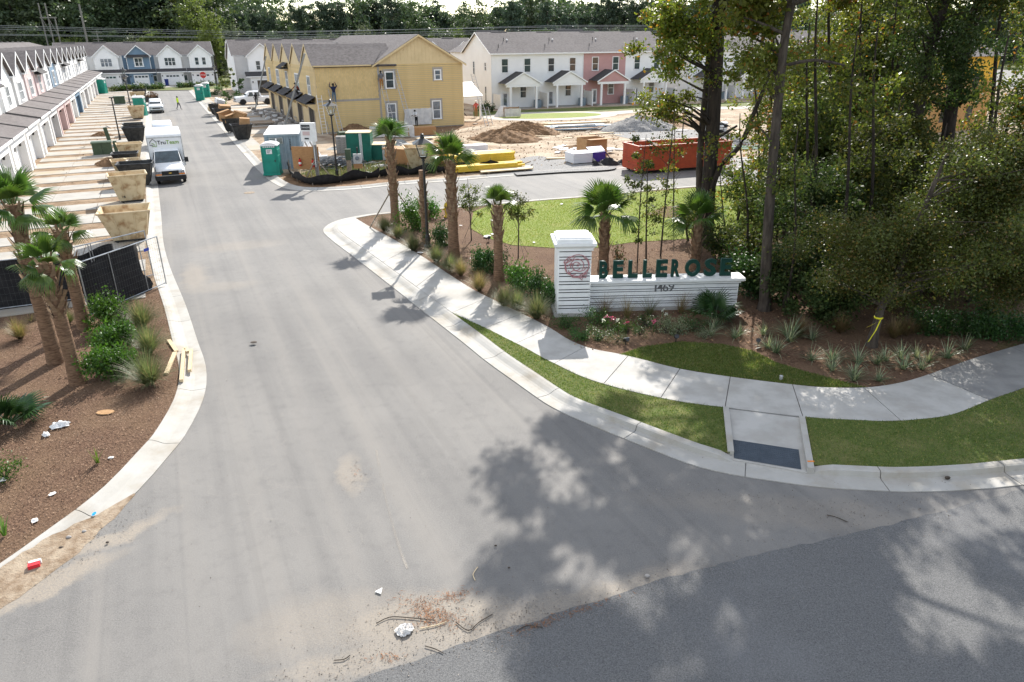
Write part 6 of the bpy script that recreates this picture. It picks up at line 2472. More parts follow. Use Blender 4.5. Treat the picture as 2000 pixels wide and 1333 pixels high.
 while z<zt2-.02:
  h=min((wide if k%2==0 else nar)*sc,zt2-z)
  MB().box(W+.002,W+L,y0,y0+.03,z,z+h).build('slat',MT['white'],root)
  MB().box(W+.002,W+L,y0+th-.03,y0+th,z,z+h).build('slat',MT['white'],root)
  MB().box(W+L-.03,W+L-.002,y0+.032,y0+th-.032,z,z+h).build('slat',MT['white'],root)
  z+=h+gap*sc
  k+=1
 b=MB()
 b.box(W+.0,W+L+.05,y0-.05,y0+th+.05,zt2+.01,zt2+.07)
 b.frustum(L+.14,th+.14,L+.24,th+.28,zt2+.07,zt2+.13,W+L/2+.07,y0+th/2)
 b.box(W+.0,W+L+.17,y0-.15,y0+th+.15,zt2+.13,wt)
 b.build('wall_cap',MT['white'],root)
 # letters
 lx=[1170,1197,1227,1256,1282,1312,1339,1377,1409]
 rx=[1187,1217,1246,1274,1304,1329,1369,1401,1431]
 yl=(pl+wx*2.5).y+y0+th/2
 for ch,a,c in zip('BELLEROSE',lx,rx):
  pa,pc=T(a,530,yl),T(c,530,yl)
  u0=(pa-pl).dot(wx)
  u1=(pc-pl).dot(wx)
  hh=T(1300,508,yl).z-LAND-wt-.0
  me=text_mesh(ch,1.0,.11,MT['letter_green'],'LEFT',.04)
  xs=[v.co.x for v in me.vertices]
  ys=[v.co.y for v in me.vertices]
  sx,sy=(u1-u0)/(max(xs)-min(xs)),hh/(max(ys)-min(ys))
  for v in me.vertices:
   x,y,z=v.co
   v.co=((x-min(xs))*sx,-z,(y-min(ys))*sy)
  put(me,'letter',root,(u0,y0+th/2,wt+.004),label='dark green standing letter '+ch)
 for ch,a,c in zip('1469',(1280,1285,1296,1307),(1281.8,1294.5,1305.5,1316.5)):
  for nm,mt,grow,dy in (('numeral','numeral_edge',.004,-.012),):
   yw=(pl+wx*3).y+y0
   u0=(T(a,562,yw)-pl).dot(wx)
   u1=(T(c,562,yw)-pl).dot(wx)
   z0,z1=T(1300,569,yw).z-LAND,T(1300,553.5,yw).z-LAND
   me=text_mesh(ch,1.0,.05,MT[mt],'LEFT',grow)
   xs=[v.co.x for v in me.vertices]
   ys=[v.co.y for v in me.vertices]
   e=.016 if grow>0 else 0
   sx,sy=(u1-u0+2*e)/(max(xs)-min(xs)),(z1-z0+2*e)/(max(ys)-min(ys))
   for v in me.vertices:
    x,y,z=v.co
    v.co=((x-min(xs))*sx-e,-z*.4,(y-min(ys))*sy-e)
   put(me,nm,root,(u0,y0+dy,z0))
 return root
sign()
# spotlights in the bed
for k,(x,y,rz,lab) in enumerate(((1222,674,.4,'small bracketed spotlight with a pale top at the grass edge before the sign'),(1320,668,0,'black upright spotlight below the variegated shrubs'),(1480,676,-.4,'dark round spotlight among the strappy plants'),(955,472,.2,'small dark spotlight by the white sheet on the lawn edge'))):
 p=G(x,y)
 s=thing('spotlight',lab,'garden light',p,rz,'garden spotlights')
 MB().tube([(0,0,-.02),(0,0,.16)],.018,6).build('stake',MT['black_metal'],s)
 b=MB()
 b.tube([(0,.1,.13),(0,-.1,.24)],[.06,.075],8)
 b.build('lamp_head',MT['black_metal'],s)
 MB().cbox((0,-.02,.26),.17,.13,.012,rx=-.4).build('hood',MT['steel'] if k==0 else MT['black_metal'],s)
# ================================================================== street lamps
def lamp_post(label,foot,h,rz=0):
 root=thing('street_lamp',label,'street lamp',foot,rz,'black lantern street lamps')
 b=MB()
 b.lathe([(.19,-.02),(.19,.06),(.13,.12),(.12,.5),(.085,.6)],12)
 b.build('base',MT['black_metal'],root)
 hp=h-1.0
 b=MB()
 b.lathe([(.075,.55),(.062,hp*.6),(.055,hp-.12),(.075,hp-.1),(.075,hp-.05),(.05,hp)],12)
 b.build('pole',MT['black_metal'],root,smooth=True)
 b=MB()
 b.frustum(.2,.2,.32,.32,hp,hp+.1)
 w0,w1,z0,z1=.16,.33,hp+.1,hp+.68
 for sx in (-1,1):
  for sy in (-1,1):
   b.tube([(sx*w0*.95,sy*w0*.95,z0),(sx*w1*.95,sy*w1*.95,z1)],.017,5)
 for (w,z) in ((w0,z0),(w1,z1)):
  for sx in (-1,1):
   b.tube([(sx*w,-w,z),(sx*w,w,z)],.016,5)
   b.tube([(-w,sx*w,z),(w,sx*w,z)],.016,5)
 b.build('lantern_frame',MT['black_metal'],root)
 b=MB()
 for a in range(4):
  c,s=math.cos(a*math.pi/2),math.sin(a*math.pi/2)
  P=[(-w0,-w0,z0),(w0,-w0,z0),(w1,-w1,z1),(-w1,-w1,z1)]
  b.add([(x*c-y*s,x*s+y*c,z) for x,y,z in P],[(0,1,2,3)])
 b.build('lantern_glass',MT['clear'],root)
 b=MB()
 b.frustum(.92,.92,.2,.2,z1+.01,z1+.24)
 b.build('lantern_roof',MT['black_metal'],root)
 b=MB()
 b.lathe([(.1,z1+.24),(.1,z1+.33),(.07,z1+.36),(.085,z1+.42),(.02,z1+.46)],10)
 b.build('finial',MT['black_metal'],root)
 b=MB()
 b.lathe([(.05,z0+.1),(.05,z0+.28),(.02,z0+.32)],8)
 b.build('bulb',MT['plastic_white'],root)
 return root
f=G(836,482)
lamp_post('black lantern street lamp on the near corner between the palms',f,ht(820,267,f),.2)
f=G(659,347)
lamp_post('black lantern street lamp on the building site corner before the yellow house',f,ht(642,198,f),.5)
f=G(424,172)
lamp_post('black lantern street lamp beside the stop sign at the far end of the street',f,ht(398,128,f),.4)
f=G(253,199)
lamp_post('farther of two black lamp posts standing close together in front of the left row',f,ht(241,134,f),.4)
f=G(256,212)
lamp_post('nearer of two black lamp posts standing close together in front of the left row',f,ht(243,146,f),.4)
f=G(235,274)
pt=thing('lamp_pole','bare black lamp pole without a lantern in front of the left row','pole',f)
hh=ht(216,190,f)
MB().lathe([(.17,-.02),(.17,.06),(.11,.12),(.1,.5),(.07,.6)],10).build('base',MT['black_metal'],pt)
MB().lathe([(.07,.55),(.06,hh-.1)],10).build('pole',MT['black_metal'],pt)
MB().cbox((0,0,hh-.06),.42,.2,.12).build('cap',MT['black_metal'],pt)
# ================================================================== portable toilets
def toilet(label,foot,rz,s=1.0):
 root=thing('portable_toilet',label,'portable toilet',foot,rz,'teal portable toilets',s)
 b=MB()
 b.box(-.6,.6,-.6,.6,.02,.14)
 for y in (-.5,0,.5):
  b.box(-.62,.62,y-.08,y+.08,-.02,.05)
 b.build('base_skid',MT['teal'],root)
 b=MB()
 b.box(-.56,.56,-.55,.56,.14,2.05)
 for x in (-.56,.5):
  b.box(x,x+.06,-.575,-.55,.14,2.05)
 for sx in (-1,1):
  for y0,y1 in ((-.46,-.06),(.06,.46)):
   for z0,z1 in ((.25,.75),(.85,1.35),(1.45,1.75)):
    b.box(min(sx*.56,sx*.585),max(sx*.56,sx*.585),y0,y1,z0,z1)
 for x0,x1 in ((-.44,-.05),(.05,.44)):
  for z0,z1 in ((.25,.95),(1.05,1.8)):
   b.box(x0,x1,.56,.585,z0,z1)
 b.build('cabin',MT['teal'],root)
 b=MB()
 b.box(-.42,.42,-.585,-.552,.18,1.92)
 b.box(-.36,.36,-.6,-.585,.3,.9)
 b.box(-.36,.36,-.6,-.585,1.0,1.55)
 d=b.build('door',MT['teal'],root)
 MB().box(.3,.38,-.62,-.6,.95,1.08).build('latch',MT['black_metal'],d)
 lb=MB().box(-.2,.2,-.612,-.601,1.5,1.82).build('notice',MT['plastic_white'],d)
 for i,z in enumerate((1.73,1.65,1.58)):
  MB().box(-.15,.13-.05*i,-.6125,-.613,z,z+.03).build('notice_line',MT['text_dark'],d)
 for zz in (1.85,):
  b=MB()
  for i in range(6):
   b.box(-.4+i*.14,-.3+i*.14,-.59,-.552,1.95,2.02)
  b.build('vent_slot',MT['plastic_white'],root)
 b=MB()
 b.frustum(1.22,1.22,1.16,1.18,2.05,2.12)
 P=[]
 prof=[(-.6,2.12),(-.35,2.24),(0,2.28),(.35,2.24),(.6,2.12)]
 b.prism([(x,-.59,z) for x,z in prof],(0,1.18,0))
 b.build('roof',MT['plastic_white'],root)
 MB().cyl(.4,.42,2.1,2.42,.05).build('vent_pipe',MT['plastic_white'],root)
 return root
f=G(535,341)
toilet('large teal portable toilet with a white roof beside the grey-blue container',f-SD*-.2,R(8),1.04)
f=G(392,196)
toilet('teal portable toilet on the verge, nearer of two by the stop sign',f,R(14),1.1)
f=G(404,190)
toilet('teal portable toilet on the verge, half hidden behind the other by the stop sign',f,R(14),1.1)
f=G(277,226)
toilet('teal portable toilet seen from its side, standing behind the beige bin and the silver car',f,R(100),1.12)
f=G(201,183)
toilet('teal portable toilet at the far end of the left row',f,R(95),1.25)
# ================================================================== tilting refuse hoppers
def hopper(label,foot,rz,mat,w=2.0,d=1.6,h=1.25,s=1.0,group='wheeled refuse hoppers along the kerb',mark=None):
 root=thing('refuse_hopper',label,'refuse bin',foot,rz,group,s)
 t=.035
 wb,db=w*.66,d*.62
 off=d*.12
 def ring(f,inset,z):
  ww=wb+(w-wb)*f-2*inset
  dd=db+(d-db)*f-2*inset
  cy=off*(1-f)
  return [(-ww/2,cy-dd/2,z),(ww/2,cy-dd/2,z),(ww/2,cy+dd/2,z),(-ww/2,cy+dd/2,z)]
 b=MB()
 A,B_,C,D_=ring(0,0,.14),ring(1,0,h),ring(1,t,h),ring(.06,t,.2)
 b.add(A+B_+C+D_,[(3,2,1,0)]+[(i,(i+1)%4,4+(i+1)%4,4+i) for i in range(4)]+[(4+i,4+(i+1)%4,8+(i+1)%4,8+i) for i in range(4)]+[(8+i,8+(i+1)%4,12+(i+1)%4,12+i) for i in range(4)]+[(12,13,14,15)])
 b.build('tub',MT[mat],root)
 b=MB()
 o=[(x*1.025,y*1.03,z) for x,y,z in B_]
 for i in range(4):
  b.tube([o[i],o[(i+1)%4]],.045,6)
 b.build('rim',MT[mat],root)
 for fx in (-.22,.22):
  for sg,k in ((-1,0),(1,2)):
   p0=Vector(A[k]).lerp(Vector(A[k+1]),.5+fx)
   p1=Vector(B_[k]).lerp(Vector(B_[k+1]),.5+fx)
   MB().tube([p0+Vector((0,sg*.02,.04)),p1+Vector((0,sg*.02,-.03))],.035,4).build('rib',MT[mat],root)
 for sg,k in ((1,1),(-1,3)):
  p0=Vector(A[k]).lerp(Vector(A[(k+1)%4]),.5)
  p1=Vector(B_[k]).lerp(Vector(B_[(k+1)%4]),.5)
  MB().tube([p0+Vector((sg*.02,0,.04)),p1+Vector((sg*.02,0,-.03))],.035,4).build('rib',MT[mat],root)
 b=MB()
 b.box(-wb/2+.05,wb/2-.05,off-db/2+.05,off+db/2-.05,.06,.14)
 for xx in (-wb/2+.12,wb/2-.24):
  b.box(xx,xx+.12,off-db/2,off+db/2,-.01,.07)
 b.build('skid',MT['black_metal'],root)
 if mark:
  me=text_mesh(mark,.22,.01,MT['text_dark'])
  p=Vector(A[0]).lerp(Vector(A[1]),.2).lerp(Vector(B_[0]).lerp(Vector(B_[1]),.2),.12)
  q=Vector(B_[0]).lerp(Vector(B_[1]),.2)
  sl=(q-p)
  o=put(me,'stencil',root,p+Vector((0,-.02,0)),(math.atan2(sl.z,sl.y),0,0))
 return root
RB = R(25)      # square to the street
RBS=RZ_P
hs=[
 (256,470,'tan_bin',2.25,1.9,1.62,'dirty tan refuse hopper with rust streaks, nearest the camera on the left'),
 (259,394,'tan_bin',2.1,1.6,1.75,'tan refuse hopper stencilled 18, second from the camera on the left'),
 (272,362,'black_bin',2.2,1.6,1.55,'black refuse hopper standing just behind the stencilled tan hopper'),
 (252,346,'tan_bin',1.9,1.6,1.25,'tan hopper full of rubbish behind the black hopper on the left'),
 (248,322,'black_bin',1.9,1.5,.95,'low black hopper in front of the green utility box on the left'),
 (258,312,'tan_bin',1.9,1.5,1.35,'pale tan hopper beside the green utility box'),
 (266,279,'black_bin',2.0,1.6,1.5,'nearer black hopper of the pair across from the white box truck'),
 (264,264,'black_bin',1.9,1.6,1.2,'farther black hopper of the pair across from the white box truck'),
 (270,233,'tan_bin',1.9,1.6,1.6,'beige hopper in front of the teal toilet and silver car'),
 (271,199,'tan_bin',2.2,1.8,1.5,'cream hopper far along the left kerb beyond the toilet'),
 (275,192,'black_bin',2.2,1.8,1.4,'farthest black hopper along the left kerb')]
for k,(x,y,m,w,d,h,lab) in enumerate(hs):
 hopper(lab,G(x,y),RBS+R((-3,4,-5,6,-3,5,2,-2,4,3,-4)[k]),m,w,d,h,mark='18' if k==1 else None)
hr=[(475,273,'nearest black hopper on the right kerb, a cardboard box standing in it'),(455,258,'black hopper second from the container on the right kerb, heaped with cartons'),(436,235,'rusty-topped black hopper in the middle on the right kerb'),(425,224,'farthest black hopper on the right kerb, topped by a white carton')]
HR=[]
for k,(x,y,lab) in enumerate(hr):
 HR.append(hopper(lab,G(x,y),RBS+R((3,-4,5,0)[k]),'black_bin',1.95,1.6,1.5-.05*k,group='black hoppers on the right kerb'))
hopper('cream refuse hopper with torn sides on the building site behind the lamp post',G(826,331),R(14),'tan_bin',2.7,1.9,1.75,group='hopper on the building site')
def carton(label,p,sx,sy,sz,rz,rx=0,ry=0,open_top=True,group='cardboard cartons in the hoppers',mat='cardboard',cat='carton'):
 root=thing('carton',label,cat,p,rz,group)
 m=Euler((rx,ry,0)).to_matrix().to_4x4()
 b=MB()
 t=.012
 b.box(-sx/2,sx/2,-sy/2,-sy/2+t,0,sz)
 b.box(-sx/2,sx/2,sy/2-t,sy/2,0,sz)
 b.box(-sx/2,-sx/2+t,-sy/2+t,sy/2-t,0,sz)
 b.box(sx/2-t,sx/2,-sy/2+t,sy/2-t,0,sz)
 b.box(-sx/2+t,sx/2-t,-sy/2+t,sy/2-t,0,t)
 b.v=[tuple(m @ Vector(v)) for v in b.v]
 b.build('box',MT[mat],root)
 if open_top:
  for (x0,x1,y0,y1,sg) in ((-sx/2,sx/2,-sy/2-sz*.4,-sy/2-.005,1),(-sx/2,sx/2,sy/2+.005,sy/2+sz*.4,-1)):
   f=MB().box(x0,x1,y0,y1,sz-.05+.08,sz-.05+.09)
   f.v=[tuple(m @ Vector(v)) for v in f.v]
   f.build('flap',MT[mat],root)
 else:
  f=MB().box(-sx/2,sx/2,-sy/2,sy/2,sz,sz+.01)
  f.v=[tuple(m @ Vector(v)) for v in f.v]
  f.build('lid',MT[mat],root)
 return root
g=G(475,273)
carton('plain brown carton standing in the nearest black hopper',g+Vector((.25,.1,.75)),.95,.6,1.35,RBS,.1,.1,False)
g=G(455,258)
carton('large open brown carton on the second black hopper, left of two',g+Vector((-.3,0,1.25)),1.5,1.0,.8,RBS+.5,.2,-.2)
carton('large open brown carton on the second black hopper, right of two',g+Vector((.75,.2,1.2)),1.2,1.0,.9,RBS-.4,-.1,.35)
g=G(436,235)
carton('flattened pale carton on the rusty-topped hopper',g+Vector((.3,.2,1.3)),1.3,.9,.5,RBS+.2,.2,.1,False,mat='cardboard')
g=G(425,224)
carton('white carton on the farthest black hopper',g+Vector((.4,.2,1.4)),1.1,.9,.6,RBS+.3,.2,.3,False,mat='plastic_white')
o=MB()
for k in range(7):
 o.ball((random.uniform(-.4,.4),random.uniform(-.4,.4),.35+.2*k*.5),.45-.03*k,.4,.4,7,5)
sk=o.build('rubbish_sack',MT['tan_bin'],None,True,G(415,221))
tag(sk,'pale bulging rubbish sack at the far end of the right-hand hoppers','sack')
# loose rubbish inside the site hopper and the tan hopper
def rubbish(label,p,n,spread,seed,cat='rubbish'):
 rnd=random.Random(seed)
 root=thing('rubbish_heap',label,cat,p)
 for i in range(n):
  MB().cbox((rnd.uniform(-spread,spread),rnd.uniform(-spread,spread),rnd.uniform(0,.35)),rnd.uniform(.3,.9),rnd.uniform(.06,.3),rnd.uniform(.03,.14),rnd.uniform(0,6),rnd.uniform(-.5,.5),rnd.uniform(-.4,.4)).build('scrap',MT[rnd.choice(['wood','tarp','cardboard','weathered','plastic_white'])],root)
 return root
rubbish('broken boards and paper heaped in the tan hopper behind the black one',G(252,346)+Vector((0,0,.85)),14,.6,5)
rubbish('mixed cartons and scrap heaped in the rusty-topped hopper on the right kerb',G(436,235)+Vector((0,0,1.0)),14,.55,6)
rubbish('scrap timber lying in the farthest black hopper on the right kerb',G(425,224)+Vector((0,0,1.0)),10,.5,7)
rubbish('dark scraps in the bottom of the nearest tan hopper',G(256,470)+Vector((0,.2,.45)),10,.4,8)
# green utility cabinets
for k,(x,y,s,lab) in enumerate(((203,303,1.0,'large green utility cabinet on the soil before the left row'),(235,204,1.05,'dark green utility cabinet farther along the left row'),(674,276,.8,'green transformer cabinet at the foot of the yellow wall'),(700,282,.45,'small pale green utility pedestal by the concrete blocks'))):
 c=thing('utility_cabinet',lab,'utility box',G(x,y),RBS,'green utility cabinets',s)
 MB().box(-.85,.85,-.7,.7,-.02,.1).build('pad',MT['concrete'],c)
 b=MB()
 b.box(-.75,.75,-.6,.6,.1,1.05)
 b.prism([(-.8,-.66,1.05),(-.8,.66,1.05),(-.8,.66,1.16),(-.8,-.5,1.2),(-.8,-.66,1.12)],(1.6,0,0))
 b.build('casing',MT['green_box'],c)
 MB().box(-.01,.01,-.615,-.601,.15,1.0).build('door_seam',MT['dark'],c)
 if k==0:
  o=MB().box(.9,1.2,-.2,.2,-.02,1.15).build('pedestal',MT['green_box'],c)
p=thing('meter_pedestal','leaning green metal pedestal behind the green utility cabinet','utility post',G(212,276),RBS)
MB().cbox((0,0,.65),.35,.2,1.4,0,0,-.12).build('post',MT['green_box'],p)
MB().cbox((.25,0,1.35),.5,.06,.06,0,0,.6).build('arm',MT['black_metal'],p)
# ================================================================== shipping container
def container():
 p=G(558,331)
 root=thing('shipping_container','grey-blue corrugated steel container with a white roof behind the teal toilet','container',p,RBS-R(12))
 W,L,H=2.6,6.3,2.62
 b=MB()
 for xx in (-W/2,W/2-.12):
  for yy in (0,L-.12):
   b.box(xx,xx+.12,yy,yy+.12,0,H)
 b.box(-W/2,W/2,-.01,.1,H-.14,H)
 b.box(-W/2,W/2,-.01,.1,0,.16)
 for xx in (-W/2-.005,W/2-.085):
  b.box(xx,xx+.09,.12,L-.12,H-.1,H)
  b.box(xx,xx+.09,.12,L-.12,0,.15)
 b.build('frame',MT['container'],root)
 def corr(p0,p1,nrm,n):
  b=MB()
  p0,p1,nrm=Vector(p0),Vector(p1),Vector(nrm)
  pts=[]
  for i in range(n):
   for f,d in ((0,0),(.35,0),(.5,.045),(.85,.045)):
    t=(i+f)/n
    pts.append(p0.lerp(p1,t)-nrm*d)
  pts.append(p1)
  V=[q+Vector((0,0,.14)) for q in pts]+[q+Vector((0,0,H-.1)) for q in pts]
  m=len(pts)
  b.add(V,[(i,i+1,m+i+1,m+i) for i in range(m-1)])
  return b
 corr((-W/2+.12,.03,0),(W/2-.12,.03,0),(0,-1,0),9).build('end_wall',MT['container'],root)
 corr((W/2-.02,.12,0),(W/2-.02,L-.12,0),(1,0,0),22).build('side_wall',MT['container'],root)
 corr((-W/2+.02,L-.12,0),(-W/2+.02,.12,0),(-1,0,0),22).build('side_wall',MT['container'],root)
 MB().box(-W/2+.1,W/2-.1,L-.1,L-.05,.1,H-.05).build('door',MT['container'],root)
 MB().box(-W/2-.02,W/2+.02,-.03,L+.02,H+.004,H+.06).build('roof',MT['plastic_white'],root)
 MB().box(-W/2+.1,W/2-.1,.1,L-.1,.05,.1).build('floor',MT['weathered'],root)
 b=MB()
 b.box(-.95,.05,-.07,.02,1.95,2.4)
 v=b.build('air_conditioner',MT['alu'],root)
 for i in range(5):
  MB().box(-.9,0,-.085,-.071,1.99+i*.08,2.03+i*.08).build('louvre',MT['dark'],v)
 MB().box(.55,.66,-.05,-.005,1.45,1.65).build('lock_box',MT['black_metal'],root)
 b=MB()
 for i,z in enumerate((2.2,2.08,1.96,1.84,1.72)):
  b.box(.55,.62,-.012,-.008,z,z+.07)
 b.build('stencil',MT['text_dark'],root)
container()
# stacked roof sheets leaning on the container
s=thing('sheet_stack','bundle of long grey metal strips leaning against the container','metal sheets',G(600,322),RBS)
a0,a1=G(612,318,.15),T(583,262,G(583,300).y)
for i in range(9):
 q=Vector((.13*i-.3,.05*i,0))
 b=MB()
 A_=a0-s.location+q
 B2=a1-s.location+q
 m_=Matrix.Rotation(-RBS,3,'Z')
 b.slab(m_ @ (A_+Vector((0,0,0))),m_ @ (A_+Vector((.1,.02,0))),m_ @ (B2+Vector((.1,.02,0))),m_ @ B2,.03)
 b.build('metal_strip',MT['steel'] if i%3 else MT['black_bin'],s)
# ================================================================== vehicles
def loft(rings,mat_idx=None,close=True):
 b=MB()
 n=len(rings[0])
 V=[p for r in rings for p in r]
 F=[]
 for i in range(len(rings)-1):
  for k in range(n-1):
   F.append((i*n+k,i*n+k+1,(i+1)*n+k+1,(i+1)*n+k))
 F.append(list(range(n))[::-1])
 F.append(list(range((len(rings)-1)*n,len(rings)*n)))
 b.add(V,F)
 return b
def section(y,z0,zb,zt,wl,wb,wt,dy=0.0):
 """half-round car section at length y: sill width wl, belt width wb at zb, top width wt at zt"""
 zs=z0
 P=[(-wl,y,zs),(-wb,y,zs+(zb-zs)*.35),(-wb,y,zb),(-wb*.985,y+dy*.1,zb+.03),(-wt,y+dy,zt-.05),(-wt+.08,y+dy,zt),(wt-.08,y+dy,zt),(wt,y+dy,zt-.05),(wb*.985,y+dy*.1,zb+.03),(wb,y,zb),(wb,y,zs+(zb-zs)*.35),(wl,y,zs)]
 return P
WH={}
def wheel(parent,x,y,r,w=.24):
 key=(r,w)
 if key not in WH:
  b=MB()
  b.lathe([(r*.62,-w/2),(r*.95,-w/2),(r,-w/2+.04),(r,w/2-.04),(r*.95,w/2),(r*.62,w/2)],20)
  b.v=[(z,x_,y_) for x_,y_,z in b.v]
  t=b.mesh('tyre',MT['tyre'])
  b=MB()
  b.lathe([(r*.62,-w*.45),(r*.55,-w*.3),(.08,-w*.34),(.08,w*.34),(r*.55,w*.3),(r*.62,w*.45)],20)
  b.v=[(z,x_,y_) for x_,y_,z in b.v]
  WH[key]=(t,b.mesh('rim',MT['rim']))
 t,rm=WH[key]
 o=put(t,'wheel',parent,(x,y,r))
 put(rm,'rim',o)
 return o
def pane(parent,pts,name='window',mat='glass',t=.012):
 b=MB()
 P=[Vector(p) for p in pts]
 n=(P[1]-P[0]).cross(P[2]-P[0]).normalized()*t
 b.prism([p for p in P],n)
 return b.build(name,MT[mat],parent)
def box_truck(foot,rz):
 """cutaway van chassis with a tall white box; local: front at -y"""
 root=thing('box_truck','white box truck with TruTeam lettering above the cab, facing the camera','truck',foot,rz)
 P='car_white'
 # cab body
 rings=[]
 for (y,zb,zt,wb,wt) in ((-.02,.62,.98,.86,.8),(.06,.66,1.06,.97,.9),(.5,.95,1.2,1.0,.92),(1.0,1.1,1.3,1.0,.9),(1.12,1.14,1.36,1.0,.88),(1.85,1.2,2.12,1.0,.8),(2.05,1.2,2.2,1.0,.8),(2.75,1.2,2.22,1.0,.82)):
  rings.append(section(y,.42,zb,zt,wb-.03,wb,wt))
 loft(rings).build('cab',MT[P],root,smooth=True)
 pane(root,[(-.86,1.14,1.4),(.86,1.14,1.4),(.76,1.8,2.08),(-.76,1.8,2.08)],'windscreen','glass',.03)
 b=MB()
 for sx in (-1,1):
  b.tube([(sx*.1,1.15,1.42),(sx*.62,1.3,1.58)],.012,4)
 b.build('wiper',MT['plastic_black'],root)
 for sx in (-1,1):
  pane(root,[(sx*1.005,1.5,1.3),(sx*1.005,2.5,1.3),(sx*.86,2.45,2.0),(sx*.86,1.85,2.0)][::sx],'side_window','glass',.01)
  d=MB().box(min(sx*1.0,sx*1.014),max(sx*1.0,sx*1.014),1.45,2.6,.6,1.26).build('door',MT[P],root)
  MB().box(min(sx*1.014,sx*1.04),max(sx*1.014,sx*1.04),2.35,2.52,1.1,1.15).build('handle',MT['plastic_black'],d)
  b=MB()
  b.box(min(sx*1.1,sx*1.36),max(sx*1.1,sx*1.36),1.3,1.42,1.32,1.66)
  b.tube([(sx*.98,1.4,1.42),(sx*1.15,1.37,1.48)],.025,5)
  b.build('mirror',MT['plastic_black'],root)
  # lamps
  MB().box(min(sx*.58,sx*.93),max(sx*.58,sx*.93),-.075,.05,.78,.94).build('headlight',MT['headlight'],root)
  MB().box(min(sx*.56,sx*.95),max(sx*.56,sx*.95),-.08,.05,.68,.765).build('turn_signal',MT['orange'],root)
 b=MB()
 b.box(-.56,.56,-.06,.02,.66,.96)
 g_=b.build('grille',MT['plastic_black'],root)
 for z in (.72,.86,.92):
  MB().box(-.55,.55,-.072,-.06,z,z+.016).build('grille_bar',MT['black_metal'],g_)
 b=MB()
 b.cbox((0,-.08,.81),.2,.02,.045)
 b.cbox((0,-.08,.81),.09,.022,.075)
 b.build('badge',MT['gold'],root)
 b=MB()
 rr=[]
 for (y,w) in ((-.2,.8),(-.16,.98),(.15,1.03)):
  rr.append([(-w,y,.34),(-w,y,.62),(w,y,.62),(w,y,.34)])
 for i in range(2):
  A=rr[i]+rr[i+1]
  b.add(A,[(0,1,5,4),(1,2,6,5),(2,3,7,6),(3,0,4,7)])
 b.add(rr[0],[(3,2,1,0)])
 b.build('bumper',MT['plastic_black'],root)
 # cargo box
 W,y0,y1,z0,z1=1.16,2.35,7.2,.92,3.25
 MB().box(-W,W,y0,y1,z0,z1-.22).build('cargo_box',MT[P],root)
 b=MB()
 prof=[(y0,z1-.22),(y0+.06,z1-.1),(y0+.22,z1),(y1,z1),(y1,z1-.22)]
 b.prism([(-W-.01,y,z) for y,z in prof],(2*W+.02,0,0))
 b.build('roof_cap',MT['plastic_white'],root)
 b=MB()
 for i in range(9):
  yy=y0+.5+i*.5
  b.box(-W+.02,W-.02,yy,yy+.04,z1,z1+.012)
 b.build('roof_bow',MT['plastic_white'],root)
 b=MB()
 for xx in (-W-.015,W-.045):
  b.box(xx,xx+.06,y0-.015,y0+.05,z0,z1-.2)
 b.box(-W,W,y0-.02,y0-.002,z1-.3,z1-.22)
 b.build('corner_post',MT['alu'],root)
 MB().box(-.6,.6,2.7,7.1,.5,.92).build('chassis',MT['black_metal'],root)
 # lettering on the box front
 zt=2.52
 me=text_mesh('Tru',.385,.01,MT['text_dark'],'LEFT',.006)
 o=put(me,'lettering',root,(-.5,y0-.02,zt),(R(90),0,0),label='dark lettering reading Tru')
 w1_=max(v.co.x for v in me.vertices)
 me=text_mesh('Team',.385,.01,MT['text_green'],'LEFT',.004)
 put(me,'lettering',root,(-.5+w1_+.02,y0-.02,zt),(R(90),0,0),label='green lettering reading Team')
 b=MB()
 hx,hz_=-.78,zt-.06
 def st(P,c):
  bb=MB()
  bb.tube([(hx+x,y0-.025,hz_+z) for x,z in P],.022,4)
  bb.build('house_logo',MT[c],root)
 st([(.0,.02),(-.2,.02),(-.2,.25),(.02,.46),(.22,.25)],'text_dark')
 st([(.22,.27),(.22,-.06),(-.1,-.06)],'text_green')
 st([(-.1,.14),(.02,.14),(.1,.02)],'text_green')
 for sx in (-1,1):
  wheel(root,sx*.86,.85,.37,.22)
  wheel(root,sx*.86,5.4,.38,.42)
 return root
def street_pt(px,py):
 return G(px,py,0.0)
rz_in = RZ_P          # front towards the camera: local -y = towards the camera along the street
t_=street_pt(337,361)
box_truck(t_+SD*.1,RZ_P)
def car(name,label,cat,foot,rz,prof,L,hw,paint,glassy,wheels,r,extra=None,group=None,s=1.0):
 root=thing(name,label,cat,foot,rz,group,s)
 rings=[]
 for (y,z0,zb,zt,wb,wt) in prof:
  rings.append(section(y,z0,zb,zt,wb-.05,wb,wt))
 loft(rings).build('body',MT[paint],root,smooth=True)
 for nm,pts in glassy:
  pane(root,pts,nm,'glass',.014)
 for y in wheels:
  for sx in (-1,1):
   wheel(root,sx*(hw-.12),y,r,.23)
   b=MB()
   V=[]
   for i in range(11):
    a=math.pi*i/10
    V.append((sx*(hw+.002),y+(r+.07)*math.cos(a),r+(r+.07)*math.sin(a)))
   b.add(V+[(sx*(hw+.002),y-(r+.07),.25),(sx*(hw+.002),y+(r+.07),.25)],[list(range(11))+[11,12]] if True else [])
   b.build('wheel_arch',MT['plastic_black'],root)
 return root
